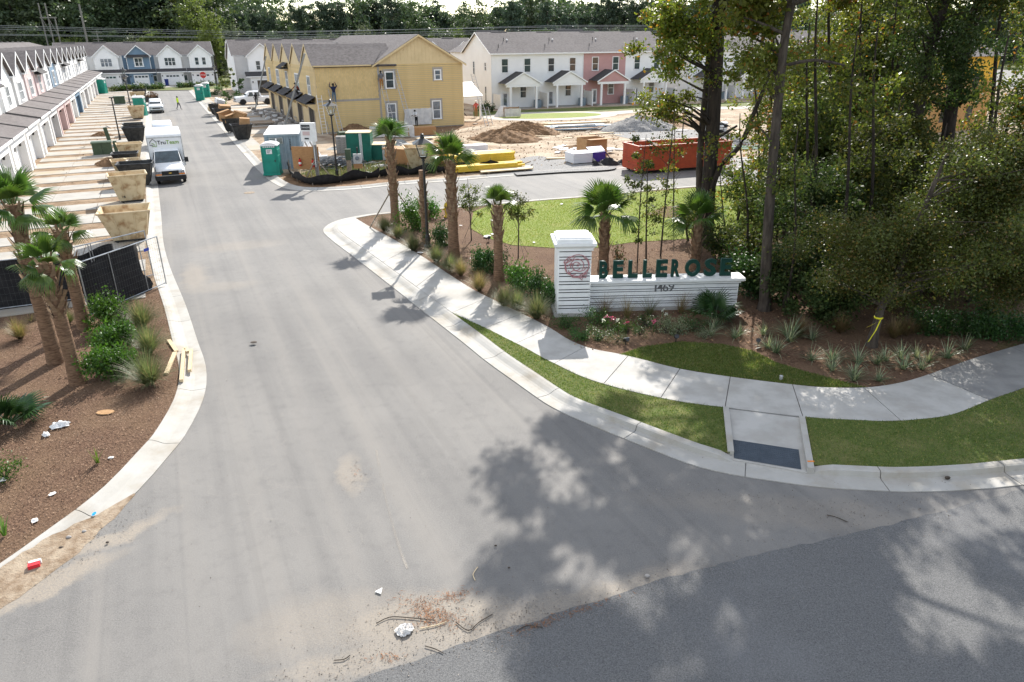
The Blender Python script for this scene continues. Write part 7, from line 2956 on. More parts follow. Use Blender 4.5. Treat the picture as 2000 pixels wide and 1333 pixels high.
def glass_set(y_ws0,z_ws0,y_ws1,z_ws1,w0,w1,sides,rear=None):
 g_=[('windscreen',[(-w0,y_ws0,z_ws0),(w0,y_ws0,z_ws0),(w1,y_ws1,z_ws1),(-w1,y_ws1,z_ws1)])]
 for (ya,yb,za,zb,xa,xb,inset) in sides:
  for sx in (-1,1):
   P=[(sx*xa,ya,za),(sx*xa,yb,za),(sx*xb,yb-inset,zb),(sx*xb,ya+inset,zb)]
   g_.append(('side_window',P[::sx]))
 if rear:
  g_.append(('rear_window',rear))
 return g_
# silver-white sport utility car facing the camera
f=street_pt(307,222)
suv=car('parked_car','silver-white sport utility car facing the camera in front of a loaded trailer','car',f,RZ_P,
    [(0,.3,.55,.78,.8,.72),(.1,.26,.8,.98,.93,.85),(.9,.26,.98,1.1,.96,.86),(1.15,.26,1.0,1.16,.96,.82),(1.75,.26,1.02,1.72,.96,.7),(2.2,.26,1.02,1.8,.96,.72),(3.7,.26,1.02,1.78,.96,.72),(4.35,.26,1.0,1.5,.95,.7),(4.6,.3,.9,1.05,.88,.75)],
    4.6,.96,'car_white',glass_set(1.2,1.2,1.74,1.68,.78,.66,[(1.5,2.4,1.1,1.62,.955,.8,.14),(2.5,3.5,1.1,1.62,.955,.8,.1)]),(.85,3.6),.36)
MB().box(-.5,.5,-.06,.05,.62,.8).build('grille',MT['plastic_black'],suv)
MB().box(-.85,.85,-.09,.04,.34,.46).build('bumper',MT['plastic_black'],suv)
for sx in (-1,1):
 MB().box(min(sx*.55,sx*.88),max(sx*.55,sx*.88),-.05,.2,.66,.84).build('headlight',MT['headlight'],suv)
 MB().cbox((sx*1.08,1.45,1.15),.2,.12,.14).build('mirror',MT['car_white'],suv)
 MB().tube([(sx*.62,2.0,1.84),(sx*.62,3.6,1.82)],.02,5).build('roof_rail',MT['alu'],suv)
# dusty blue-white van behind the truck
f=street_pt(316,285)+SD*5.0
van=car('parked_van','pale blue-white van parked directly behind the box truck','van',G(316,243,2.25)*1-Vector((0,0,2.25))-SD*1.6,RZ_P,
    [(0,.35,.62,.9,.85,.75),(.12,.3,.9,1.1,.98,.9),(.8,.3,1.15,1.3,1.0,.9),(1.0,.3,1.2,1.4,1.0,.88),(1.6,.3,1.25,2.15,1.0,.8),(1.9,.3,1.25,2.28,1.0,.82),(5.0,.3,1.25,2.3,1.0,.84),(5.2,.35,1.2,2.1,.97,.8)],
    5.2,1.0,'car_bluewhite',glass_set(1.03,1.44,1.58,2.08,.85,.74,[(1.5,2.4,1.32,1.95,1.0,.87,.16)]),(.85,4.2),.37)
for sx in (-1,1):
 MB().cbox((sx*1.14,1.25,1.4),.22,.12,.26).build('mirror',MT['plastic_black'],van)
 MB().box(min(sx*.6,sx*.9),max(sx*.6,sx*.9),-.05,.16,.72,.92).build('headlight',MT['headlight'],van)
MB().box(-.55,.55,-.06,.05,.66,.9).build('grille',MT['plastic_black'],van)
MB().box(-.92,.92,-.1,.06,.36,.56).build('bumper',MT['plastic_black'],van)
# trailer heaped with brush behind the silver car
tr=thing('trailer','dark trailer heaped with brown rubbish behind the silver car','trailer',street_pt(299,210)+SD*3.2,RZ_P)
b=MB()
b.box(-1.0,1.0,0,3.6,.5,.6)
for xx in (-1.0,.95):
 b.box(xx,xx+.05,0,3.6,.6,1.25)
b.box(-.95,.95,0,.05,.6,1.25)
b.box(-.95,.95,3.55,3.6,.6,1.25)
b.build('bed',MT['black_metal'],tr)
for sx in (-1,1):
 wheel(tr,sx*1.12,1.9,.36,.2)
MB().tube([(0,0,.55),(0,-.9,.5)],.05,6).build('tow_bar',MT['black_metal'],tr)
q=np.random.default_rng(4).normal(size=(260,3))*np.array([.42,.9,.28])+np.array([0,1.8,1.35])
put(fast_mesh('brush_load',leaves(q,.35,.35,.2),4,MT['dirt']),'brush_load',tr)
# white pickup seen from the side
f=G(458,205)
pk=car('pickup_truck','white crew-cab pickup truck standing sideways on a driveway by the yellow house','pickup',G(456,206)+Vector((.2,.3,0)),RZ_P-R(90)+R(4),
   [(0,.45,.75,1.05,.85,.75),(.1,.42,1.0,1.2,.97,.88),(1.3,.42,1.12,1.26,1.0,.9),(1.5,.42,1.14,1.34,1.0,.86),(2.1,.42,1.16,1.92,1.0,.76),(2.5,.42,1.16,1.98,1.0,.78),(3.7,.42,1.16,1.96,1.0,.78),(3.95,.42,1.15,1.3,1.0,.9),(4.0,.42,1.14,1.24,1.0,.94),(5.8,.42,1.14,1.24,1.0,.94),(5.85,.5,1.0,1.2,.97,.9)],
   5.85,1.0,'car_white',glass_set(1.55,1.38,2.08,1.86,.82,.7,[(2.0,2.75,1.26,1.82,.99,.82,.16),(2.85,3.65,1.26,1.82,.99,.82,.08)]),(1.05,4.75),.42)
MB().box(-.85,.85,4.1,5.75,1.235,1.26).build('cargo_bed',MT['plastic_black'],pk)
for sx in (-1,1):
 MB().cbox((sx*1.16,1.9,1.36),.22,.12,.2).build('mirror',MT['plastic_black'],pk)
 for y0_ in (1.95,2.82):
  d=MB().box(min(sx*1.0,sx*1.012),max(sx*1.0,sx*1.012),y0_,y0_+.82,.62,1.18).build('door',MT['car_white'],pk)
  MB().box(min(sx*1.012,sx*1.035),max(sx*1.012,sx*1.035),y0_+.6,y0_+.76,1.02,1.07).build('handle',MT['plastic_black'],d)
 MB().box(min(sx*.58,sx*.9),max(sx*.58,sx*.9),-.05,.14,.82,1.0).build('headlight',MT['headlight'],pk)
MB().box(-.6,.6,-.05,.05,.75,1.02).build('grille',MT['plastic_black'],pk)
MB().box(-.95,.95,-.12,.05,.45,.65).build('bumper',MT['rim'],pk)
# dark car by the far white door
f=G(461,171)
dk=car('parked_car','dark blue-black car parked by the white doorway behind the young tree','car',f,RZ_P+R(200),
   [(0,.3,.55,.72,.75,.7),(.1,.26,.75,.9,.88,.8),(1.0,.26,.88,1.0,.9,.8),(1.7,.26,.92,1.5,.9,.65),(3.4,.26,.92,1.5,.9,.65),(4.2,.26,.9,1.0,.88,.75),(4.4,.3,.7,.9,.8,.7)],4.4,.9,'car_dark',
   glass_set(1.1,1.02,1.65,1.45,.75,.6,[(1.5,2.4,.98,1.4,.9,.72,.14),(2.5,3.4,.98,1.4,.9,.72,.2)]),(.8,3.5),.33)
# wheelie bins
for k,(x,y,lab) in enumerate(((327,168,'blue wheeled bin before the third garage of the far row'),(469,162,'blue wheeled bin beside the dark car'))):
 w_=thing('wheeled_bin',lab,'wheeled bin',G(x,y),RBS,'blue wheeled bins',1.3)
 MB().frustum(.5,.55,.62,.72,.05,1.0).build('tub',MT['blue_bin'],w_)
 MB().frustum(.66,.78,.6,.7,1.0,1.08).build('lid',MT['blue_bin'],w_)
 b=MB()
 for sx in (-1,1):
  b.tube([(sx*.26,.3,.1),(sx*.33,.3,.1)],.1,10)
 b.build('wheels',MT['tyre'],w_)
# ================================================================== signs and poles of the street
def stop_sign():
 f=G(400,168)
 root=thing('stop_sign','red octagonal STOP sign on a thin post at the far end of the street','stop sign',f,RZ_P-R(15))
 h=ht(396,146,f)
 MB().tube([(0,0,-.05),(0,0,h+.5)],.04,6).build('post',MT['black_metal'],root)
 r=.68
 P=[(r*math.cos(R(22.5+45*i)),-.06,h-.1+r*math.sin(R(22.5+45*i))) for i in range(8)]
 MB().prism(P,(0,.03,0)).build('plate',MT['red'],root)
 me=text_mesh('STOP',.5,.01,MT['plastic_white'])
 put(me,'lettering',root,(0,-.068,h-.28),(R(90),0,0))
stop_sign()
# H-frame and wooden poles with wires
def pole(label,px0,top_px,top_py,Y,r=.17,arms=1,h2=None,group='utility poles behind the houses'):
 tp=T(top_px,top_py,Y)
 root=thing('utility_pole',label,'utility pole',(tp.x,Y,-.05),0,group)
 b=MB()
 b.tube([(0,0,-.3),(0,0,tp.z)],[r*1.15,r*.8],7)
 b.build('pole',MT['pole_wood'],root)
 for i in range(arms):
  MB().box(-1.3,1.3,-.08,.08,tp.z-.6-i*1.6,tp.z-.45-i*1.6).build('crossarm',MT['pole_wood'],root)
 return tp
YP=205
t1=T(74,6,YP)
root=thing('utility_pole','two-legged power pole frame with crossbar at the far left','utility pole',(t1.x,YP,-.05),0,'utility poles behind the houses')
t2=T(87,6,YP)
dx=(t2.x-t1.x)
for xx in (0,dx):
 MB().tube([(xx,0,-.3),(xx,0,t1.z)],[.22,.16],7).build('pole',MT['pole_wood'],root)
MB().tube([(dx*2.0,0,-.3),(dx*2.0,0,t1.z-3.4)],[.22,.16],7).build('pole',MT['pole_wood'],root)
MB().box(-.4,dx*2.0+.4,-.12,.12,t1.z-3.6,t1.z-3.3).build('crossarm',MT['pole_wood'],root)
MB().tube([(0,0,t1.z-3.4),(dx,0,t1.z-8)],.07,5).build('brace',MT['pole_wood'],root)
MB().tube([(dx,0,t1.z-3.4),(dx*2,0,t1.z-8)],.07,5).build('brace',MT['pole_wood'],root)
pole('tall grey utility pole right of the two-legged frame',165,154,8,203,.26,0)
pole('short utility pole with a crossarm above the far row',190,188,60,206,.14,2)
pole('utility pole above the ridge of the yellow house',680,679,55,205,.13,1)
pole('utility pole behind the roof of the white row',1098,1095,52,205,.13,1)
for k,(ya,yb,yc) in enumerate(((53,66,50),(50,63,53),(57,70,57),(67,74,61),(69,76,64))):
 pts=[]
 for i in range(40):
  px=-250+i*46
  f=(px+250)/1800
  if px<500:
   y=ya+(yb-ya)*((px+20)/520 if px>-20 else 0)
  else:
   y=yb+(yc-yb)*min(1,(px-500)/600)
  pts.append(T(px,y,204))
 b=MB()
 b.tube(smooth(pts,2),.04,4)
 o=b.build('power_line',MT['wire'])
 tag(o,'thin power line crossing before the forest above the roofs','power line','power lines before the forest')
# ================================================================== fences
def fence_panel(label,a,c,h,cols=26,rows=7,fabric=None,group='temporary fence panels',posts=(),lean=0):
 """mesh panel between ground points a and c"""
 d=c-a
 L=d.length
 rz=math.atan2(d.y,d.x)
 root=thing('fence_panel',label,'fence panel',(a.x,a.y,LAND),rz,group)
 root.rotation_euler=(lean,0,rz)
 b=MB()
 b.tube([(0,0,.02),(0,0,h)],.024,6)
 b.tube([(L,0,.02),(L,0,h)],.024,6)
 b.tube([(0,0,h),(L,0,h)],.024,6)
 b.tube([(0,0,.08),(L,0,.08)],.02,6)
 b.build('frame',MT['steel'],root)
 for x in posts:
  MB().tube([(x*L,.02,.05),(x*L,.02,h)],.02,6).build('upright',MT['steel'],root)
 w=MB()
 for i in range(1,cols):
  x=L*i/cols
  w.box(x-.0016,x+.0016,-.002,.002,.08,h)
 for j in range(1,rows):
  z=.08+(h-.08)*j/rows
  w.box(0,L,-.006,-.002,z-.002,z+.002)
 o=w.build('wire_mesh',MT['mesh_wire'],root)
 if fabric:
  x0,x1,z1=fabric
  b=MB()
  V,F=[],[]
  n,m=18,8
  for i in range(n+1):
   for j in range(m+1):
    u,v=i/n,j/m
    xx=L*(x0+(x1-x0)*u)
    if i==n:
     xx+=(.22*math.sin(v*9)-.5*v+.12)*(1 if x1<.95 else 0)
    V.append((xx,.035+.03*math.sin(u*11+v*3),.02+(z1-.02)*v-(.1*math.sin(u*6)*(v==1))))
  for i in range(n):
   for j in range(m):
    F.append((i*(m+1)+j,(i+1)*(m+1)+j,(i+1)*(m+1)+j+1,i*(m+1)+j+1))
  b.add(V,F)
  b.build('screen_fabric',MT['fabric_black'],root,smooth='all')
 return root
a_,c_=G(325,556),G(152,517,2.12)
c_.z=LAND
fp_=fence_panel('wire fence panel with torn black screen fabric by the left kerb',c_,a_,2.05,34,8,(.0,.76,2.0),posts=(.36,.75))
m=T(290,489,a_.y)
MB().box(.79*(a_-c_).length,.86*(a_-c_).length,-.02,-.012,1.62,1.74).build('label_plate',MT['blue_sign'],fp_)
a2,c2=G(300,505),G(120,490,2.1)
c2.z=LAND
fence_panel('second wire fence panel standing behind the torn one, black fabric below its rail',c2,G(300,540),2.0,28,7,(.05,.62,1.72),posts=(.3,.33))
a3,c3=G(150,588),G(-120,622)
fence_panel('wire fence panel covered in black fabric at the left edge behind the palms',c3,a3,1.9,30,7,(0,1.0,1.86))
def silt(label,px,h,seed,n=70):
 rnd=random.Random(seed)
 line=resample(px_line(px,LAND),.35)
 root=thing('silt_fence',label,'silt fence',line[0],0,'black silt fences')
 b=MB()
 V,F=[],[]
 o=line[0]
 for i,p in enumerate(line):
  t=line[min(i+1,len(line)-1)]-line[max(0,i-1)]
  t.normalize()
  nn=Vector((-t.y,t.x,0))
  hh=h*(.82+.18*math.sin(i*.9+seed)+rnd.uniform(-.1,.06))
  for j,z in enumerate((0,.35,.7,1.0)):
   V.append(p-o+nn*(.05*math.sin(i*1.7+j)-.1*z+(.28 if j==0 else 0))+Vector((0,0,hh*z)))
 for i in range(len(line)-1):
  for j in range(3):
   F.append((i*4+j,(i+1)*4+j,(i+1)*4+j+1,i*4+j+1))
 b.add(V,F)
 b.build('fabric',MT['fabric_black'],root,smooth='all')
 for i in range(0,len(line),6):
  p=line[i]-o
  MB().cbox((p.x,p.y+.03,h*.55),.045,.045,h*1.2).build('stake',MT['weathered'],root)
 return root
silt('sagging black silt fence along the site corner from the container to the lamp post',[(566,338),(574,352),(600,362),(640,362),(690,354),(742,348)],.85,2)
silt('black silt fence along the cross street behind the palms',[(742,347),(800,343),(870,338),(930,334),(985,332)],.8,5)
# ================================================================== building site
def stack(name,label,cat,p,rz,rows,cols,L,w,t,mat,jitter=.05,group=None,z0=.12,parts='board'):
 rnd=random.Random(int(abs(p.x*100)))
 root=thing(name,label,cat,p,rz,group)
 me=MB().box(-L/2,L/2,-w/2,w/2,0,t-.008).mesh(parts,MT[mat])
 for r_ in range(rows):
  for c in range(cols):
   put(me,parts,root,(rnd.uniform(-jitter,jitter),(c-(cols-1)/2)*(w+.006),z0+r_*t),(0,0,rnd.uniform(-.01,.01)))
 for x in (-L*.35,L*.35):
  MB().box(x-.05,x+.05,-cols*w/2,cols*w/2,0,z0).build('bearer',MT['weathered'],root)
 return root
def wrapped(label,p,rz,L,D,H,s=1.0):
 root=thing('wrapped_pallet',label,'wrapped lumber',p,rz,'green wrapped lumber stacks')
 MB().box(-L/2,L/2,-D/2,D/2,.1,H).build('wrap',MT['teal_dark'],root)
 MB().box(-L/2-.02,L/2+.02,-D/2-.03,D/2+.02,H+.003,H+.05).build('top_sheet',MT['wood'],root)
 b=MB()
 for x in (.08,.16,.24):
  b.box(x,x+.05,-D/2-.012,-D/2-.002,.1,H)
 b.build('strap_print',MT['plastic_white'],root)
 for x in (-L*.4,0,L*.4):
  MB().box(x-.06,x+.06,-D/2,D/2,0,.098).build('bearer',MT['weathered'],root)
 return root
pw=G(706,315)
wrapped('tall green-wrapped lumber stack with a pale top board by the concrete blocks',pw,R(4),1.95,1.9,2.35)
pw2=G(744,312)
wrapped('lower green-wrapped lumber stack behind the corner palm',pw2+Vector((.2,0,0)),R(4),2.2,1.9,1.3)
# concrete blocks
bp=thing('block_stack','pallet of grey concrete blocks left of the green-wrapped lumber','concrete blocks',G(682,300),R(8))
bm_=MB()
bm_.box(-.2,.2,-.1,.1,0,.19)
bme=bm_.mesh('block',MT['block'])
for i in range(5):
 for j in range(5):
  for k in range(7):
   if k==6 and (i+j)%3==0:
    continue
   if 0<i<4 and 0<j<4 and k<5:
    continue
   put(bme,'block',bp,((i-2)*.41,(j-2)*.21,.1+k*.2),(0,0,random.uniform(-.02,.02)))
MB().box(-1.05,1.05,-.55,.55,0,.095).build('pallet',MT['weathered'],bp)
# plywood board with two extinguishers
wb_=thing('plywood_board','upright plywood board on two legs with fire extinguishers before the container','board',G(602,352),R(-8))
hb=2.35
MB().box(-1.0,1.0,0,.04,.75,hb).build('panel',MT['plywood'],wb_)
for x in (-.7,.75):
 MB().box(x,x+.1,.042,.13,-.03,hb-.1).build('leg',MT['wood'],wb_)
for k,(x,z) in enumerate(((-.42,1.0),(.55,.95))):
 e=thing('fire_extinguisher',('left','right')[k]+' red fire extinguisher hung on the plywood board','fire extinguisher',G(602,352)+Vector((x,-.14-x*.14,z)),0,'fire extinguishers on the board')
 MB().lathe([(.06,0),(.1,.03),(.1,.42),(.06,.5),(.03,.52)],10).build('cylinder',MT['red'],e)
 MB().cbox((0,-.02,.56),.05,.12,.06).build('valve',MT['black_metal'],e)
 MB().lathe([(.102,.15),(.102,.3)],10).build('label',MT['plastic_white'],e)
# temporary power pole with white cabinet
f=G(622,354)
hp_=ht(608,232,f)
pp=thing('site_power_pole','timber pole carrying a white electrical cabinet with warning notices','power pole',f,R(-5))
MB().box(-.1,.1,-.1,.1,-.05,hp_-.4).build('post',MT['pole_wood'],pp)
for sx in (-1,1):
 MB().tube([(sx*.06,-.05,1.5),(sx*1.15+.3,-.5,0)],.05,4).build('brace',MT['weathered'],pp)
cb=MB().box(-.75,.28,-.42,-.102,hp_-1.5,hp_-.25).build('cabinet',MT['plastic_white'],pp)
for (x0,x1,z0,z1,m) in ((-.68,-.05,hp_-.72,hp_-.38,'text_dark'),(-.6,-.1,hp_-1.08,hp_-.82,'text_red'),(-.5,-.2,hp_-1.35,hp_-1.25,'text_dark')):
 MB().box(x0,x1,-.432,-.4215,z0,z1).build('warning_notice',MT[m if m !='text_red' else 'siding_palepink'],cb)
me=text_mesh('DANGER',.15,.006,MT['plastic_white'])
put(me,'lettering',cb,(-.36,-.436,hp_-.6),(R(90),0,0))
MB().box(-.05,.16,-.25,-.1,hp_-1.75,hp_-1.5).build('outlet_box',MT['plastic_white'],pp)
MB().tube([(0,-.15,1.0),(0,-.15,hp_-1.5)],.03,5).build('conduit',MT['plastic_white'],pp)
# grey posts with meter
f=G(684,346)
h_=ht(681,292,f)
g1=thing('site_post','dark green square post right of the site lamp post','post',f,0,'service posts on the site')
MB().box(-.16,.16,-.09,.09,-.05,h_).build('post',MT['weathered'],g1)
MB().box(-.19,.19,-.12,.12,h_-.75,h_+.02).build('cover',MT['green_box'],g1)
f=G(702,345)
h_=ht(698,288,f)
g2=thing('meter_post','black post carrying a grey electric meter box','meter',f,0,'service posts on the site')
MB().tube([(0,0,-.05),(0,0,h_)],.06,8).build('post',MT['black_metal'],g2)
MB().box(-.3,.3,-.2,-.065,h_-1.15,h_-.45).build('meter_box',MT['alu'],g2)
b=MB()
b.tube([(0,-.2,h_-.75),(0,-.3,h_-.75)],.15,12)
b.build('meter_dial',MT['glass_blue'],g2)
MB().box(-.32,.32,-.16,-.066,h_-1.5,h_-1.16).build('backing_board',MT['plywood'],g2)
# heap of metal studs
rnd=random.Random(8)
hs_=thing('stud_heap','jumbled heap of shiny metal studs and strips around the site lamp post','metal studs',G(655,326),R(10))
for i in range(110):
 L=rnd.uniform(1.6,3.0)
 x,y=rnd.gauss(0,1.15),rnd.gauss(0,.55)
 z=.06+.75*math.exp(-(x*x/2.4+y*y/.8))*rnd.uniform(.3,1)
 b=MB()
 q=Euler((rnd.uniform(-.25,.25),rnd.uniform(-.2,.2),rnd.gauss(.9,.45))).to_matrix()
 c=Vector((x,y,z))
 w=.045
 pts=[(-L/2,-w,.03),(-L/2,-w,0),(-L/2,w,0),(-L/2,w,.03)]
 V=[c+q @ Vector(p) for p in pts]+[c+q @ Vector((L/2,p[1],p[2])) for p in pts]
 b.add(V,[(0,1,5,4),(1,2,6,5),(2,3,7,6)])
 b.build('metal_stud',MT['steel'],hs_)
MB().box(-1.6,-.6,.6,1.4,0,.75).build('metal_bundle',MT['alu'],hs_)
# crumpled sheeting and grey rolls near the wall
for k,(x,y,s_,m,lab) in enumerate(((748,286,1.3,'gray_pipe','grey rolled membrane lying behind the green stacks, left'),(772,284,1.2,'gray_pipe','grey rolled membrane lying behind the green stacks, right'),(667,291,1.0,'gray_pipe','flat grey membrane heap left of the concrete blocks'),(716,340,.8,'tarp','white crumpled sheet on the soil before the green stacks'),(745,325,.6,'tarp','white crumpled plastic at the foot of the lower green stack'))):
 b=MB()
 rr=random.Random(k+20)
 V,F=[],[]
 n=9
 for i in range(n):
  for j in range(n):
   u,v=(i/(n-1)-.5),(j/(n-1)-.5)
   fall=max(0,1-(u*u+v*v)*4.2)
   V.append((u*2.6*s_,v*1.4*s_,.015+fall*rr.uniform(.08,.55)*s_*(1 if k<2 else .5)))
 for i in range(n-1):
  for j in range(n-1):
   F.append((i*n+j,(i+1)*n+j,(i+1)*n+j+1,i*n+j+1))
 b.add(V,F)
 o=b.build('crumpled_sheet',MT[m],None,False,G(x,y),)
 tag(o,lab,'sheeting','sheeting on the building site')
# white wrapped bundles by the palm
for k,(x,y,L,h,lab) in enumerate(((752,268,2.9,1.05,'white plastic-wrapped bundle at the wall, left of the palm crown'),(785,268,2.4,1.1,'white plastic-wrapped bundle at the wall, right of the palm crown'))):
 w_=thing('wrapped_bundle',lab,'wrapped bundle',G(x,y),R(20),'white wrapped bundles')
 b=MB()
 b.box(-L/2,L/2,-.6,.6,.08,h)
 b.build('wrap',MT['tarp'],w_)
 MB().box(-L/2,L/2,-.55,.55,0,.078).build('pallet',MT['weathered'],w_)
stack('brick_stack','low stack of reddish boards beside the white bundles','boards',G(822,266),R(25),4,3,3.0,.35,.2,'plywood')
stack('plank_stack','pale planks laid on the ground right of the reddish boards','planks',G(838,272),R(25),1,4,2.6,.22,.06,'wood')
stack('panel_stack','tilted stack of tan panel boards behind the cream hopper','boards',G(795,322),R(-24),10,1,3.2,1.5,.12,'plywood',.2)
o=stack('metal_sheets','ribbed white metal sheets lying behind the tan panel boards','metal sheets',G(795,300),R(-60),1,7,3.0,.22,.05,'alu',.1)
# yellow lumber
stack('lumber_stack','upper stack of bright yellow boards on the site behind the shaggy palm','lumber',G(940,326),R(22),6,7,5.2,.2,.16,'wood_yellow',.2)
stack('lumber_stack','lower loose row of yellow boards in front of the yellow stack','lumber',G(948,334),R(22),3,5,5.4,.2,.14,'wood_yellow',.4)
stack('lumber_stack','tan boards laid on top behind the yellow stack','lumber',G(935,313),R(22),3,3,4.6,.24,.2,'wood',.2)
stack('lumber_stack','pale boards lying on the kerb side of the yellow stacks','lumber',G(985,335),R(22),1,5,4.2,.24,.08,'wood',.3)
MB_w=thing('foam_block','white foam block behind the yellow lumber','foam block',G(927,294),R(20))
MB().box(-1.1,1.1,-.5,.5,0,.5).build('block',MT['foam_white'],MB_w)
carton('tall brown carton between the shaggy palm and the yellow lumber',G(876,318),1.9,1.3,1.75,R(20),open_top=True,group='large cartons on the site')
carton('large brown carton behind the purple-wrapped foam boards',G(1155,305),2.0,1.7,1.5,R(24),open_top=True,group='large cartons on the site')
# purple wrapped boards
def purple():
 p=G(1146,316)
 root=thing('foam_board_stack','stack of white boards in torn purple wrap beside the red container','boards',p,R(22))
 for k in range(7):
  MB().box(-1.6,1.2,-.8,.8,.06+k*.11,.06+k*.11+.1).build('board',MT['foam_white'],root)
 b=MB()
 b.box(.1,1.25,-.83,-.805,.05,.84)
 b.box(1.205,1.26,-.8,.8,.05,.84)
 b.build('wrap',MT['purple'],root)
 for (pts) in ([(.1,-.3,.86),(1.3,-.6,.9),(1.4,.2,1.15),(.1,.4,1.1)],[(1.2,-.9,.85),(1.9,-1.0,.05),(2.1,-.2,.1),(1.5,.2,.9)]):
  MB().slab(*pts,.02).build('wrap_flap',MT['purple'],root)
purple()
bb_=G(1192,322)
o=MB()
V,F=[],[]
for i in range(12):
 for j in range(6):
  V.append((i*.26-1.4,j*.22-.5,.02+(.3+.3*math.sin(i*1.1+j))*math.sin(math.pi*j/5)+(0 if j else-.02)))
for i in range(11):
 for j in range(5):
  F.append((i*6+j,(i+1)*6+j,(i+1)*6+j+1,i*6+j+1))
o.add(V,F)
q=o.build('crumpled_sheet',MT['fabric_black'],None,True,bb_)
tag(q,'black wrap crumpled between the purple boards and the red container','sheeting')
for k,(x,y,m_,lab) in enumerate(((1110,297,'foam_white','white insulation scraps heaped left of the brown carton'),(1180,297,'tarp','white paper sheets scattered right of the brown carton'))):
 root=thing('scrap_heap',lab,'scraps',G(x,y),0,'scraps on the site')
 for i in range(12):
  MB().cbox((random.uniform(-1,1),random.uniform(-.7,.7),.05+random.uniform(0,.3)),random.uniform(.3,1.1),random.uniform(.2,.5),.05,random.uniform(0,6),random.uniform(-.3,.3),0).build('scrap',MT[m_ if i%3 else 'bluefilm'],root)
# red roll-off container
def rolloff():
 a,c=G(1245,338),G(1424,325)
 d=c-a
 L=d.length
 rz=math.atan2(d.y,d.x)
 root=thing('waste_container','large orange-red open waste container parked in the cross street behind the tree trunks','waste container',(a.x,a.y,.0),rz)
 h=T(1245,289,a.y).z
 D=2.4
 t=.06
 b=MB()
 b.box(0,L,0,t,.3,h)
 b.box(0,L,D-t,D,.3,h)
 b.box(0,t,t,D-t,.3,h)
 b.box(L-t,L,t,D-t,.3,h)
 b.box(0,L,0,D,.22,.298)
 b.build('tub',MT['red_steel'],root)
 for y in (-.05,D+.05):
  MB().box(-.06,L+.06,y-.06,y+.06,h,h+.12).build('top_rail',MT['red_steel'],root)
 for x in (-.0,L):
  MB().box(x-.06,x+.06,.012,D-.012,h,h+.118).build('top_rail',MT['red_steel'],root)
 for i in range(2):
  for y0,y1 in ((-.07,-.002),(D+.002,D+.07)):
   MB().box((0,L-.12)[i],(.12,L)[i],y0,y1,.25,h).build('rib',MT['red_steel'],root)
 MB().box(0,L,-.06,-.002,.24,.42).build('bottom_rail',MT['red_steel'],root)
 for z in (.65,1.05,1.4):
  MB().box(-.07,-.002,.0,D,z,z+.1).build('rib',MT['red_steel'],root)
 b=MB()
 for y in (.5,D-.6):
  b.box(.1,L-.1,y,y+.12,.08,.22)
 b.build('skid',MT['black_metal'],root)
 for x in (.4,L-.5):
  for y in (.35,D-.35):
   MB().tube([(x,y-.08,.1),(x,y+.08,.1)],.1,10).build('roller',MT['black_metal'],root)
 # rubbed white plate of lettering
 b=MB()
 rr=random.Random(4)
 for r_ in range(4):
  x=L*.62
  while x<L*.73-r_*.1:
   w=rr.uniform(.06,.16)
   b.box(x,x+w,-.006,-.001,h-.55-r_*.14,h-.46-r_*.14)
   x+=w+.04
 b.build('worn_stencil',MT['alu'],root)
 rg=random.Random(6)
 rp=thing('rubbish_heap','mixed site rubbish heaped inside the orange-red waste container','rubbish',(a.x,a.y,.0),rz)
 for i in range(70):
  MB().cbox((rg.uniform(.5,L-.5),rg.uniform(.4,D-.4),h-.5+rg.uniform(0,.5)*math.sin(rg.uniform(0,3.1))),rg.uniform(.3,1.3),rg.uniform(.05,.4),rg.uniform(.02,.16),rg.uniform(0,6),rg.uniform(-.5,.5),rg.uniform(-.4,.4)).build('scrap',MT[rg.choice(['weathered','gray_pipe','tarp','wood','fabric_black','cardboard'])],rp)
 MB().box(.2,L-.2,.2,D-.2,.4,h-.4).build('rubbish_mass',MT['gray_pipe'],rp)
rolloff()
def mound(label,p,rx,ry,h,mat,seed,name='soil_mound',cat='mound',group=None):
 rng=np.random.default_rng(seed)
 b=MB()
 n,m=64,22
 V,F=[],[]
 ph=rng.uniform(0,6.28,8)
 for j in range(m+1):
  f=j/m
  for i in range(n):
   a=2*math.pi*i/n
   lob=1+.14*math.sin(2*a+ph[0])+.09*math.sin(3*a+ph[1])+.06*math.sin(7*a+ph[2])
   r=(1-f)*lob
   z=h*(1-(1-f)**1.4)*(1+.12*math.sin(3*a+ph[3])*f*(1-f)*4)+rng.uniform(-.07,.07)*h*(j>0)+.06*h*math.sin(a*11+f*13+ph[4])*(j>0)
   if j==0:
    z=-.05
   V.append((rx*r*math.cos(a),ry*r*math.sin(a),max(z,-.05)))
 for j in range(m):
  for i in range(n):
   F.append((j*n+i,j*n+(i+1)%n,(j+1)*n+(i+1)%n,(j+1)*n+i))
 b.add(V,F)
 o=b.build(name,MT[mat],None,'all',p)
 return tag(o,label,cat,group)
mound('large sandy-brown soil mound in the middle of the building site',G(990,274),3.6,2.4,1.05,'dirt',1,group='soil mounds on the site')
mound('dark brown crest of soil behind the large sandy mound',G(1022,262),3.4,2.0,1.2,'dirt',2,group='soil mounds on the site')
mound('low brown soil heap right of the large sandy mound',G(1050,264),2.0,1.3,.6,'dirt',3,group='soil mounds on the site')
mound('grey gravel mound behind the blue metal sheets',G(1248,252),4.4,3.0,1.35,'gravel',4,'gravel_mound',group='gravel mounds on the site')
mound('brown soil heap with rubble right of the gravel mound',G(1300,236),3.4,2.2,1.0,'dirt',5,group='soil mounds on the site')
mound('dark soil heap against the foot of the yellow wall',G(690,258),2.2,1.3,.8,'dirt',6,group='soil mounds on the site')
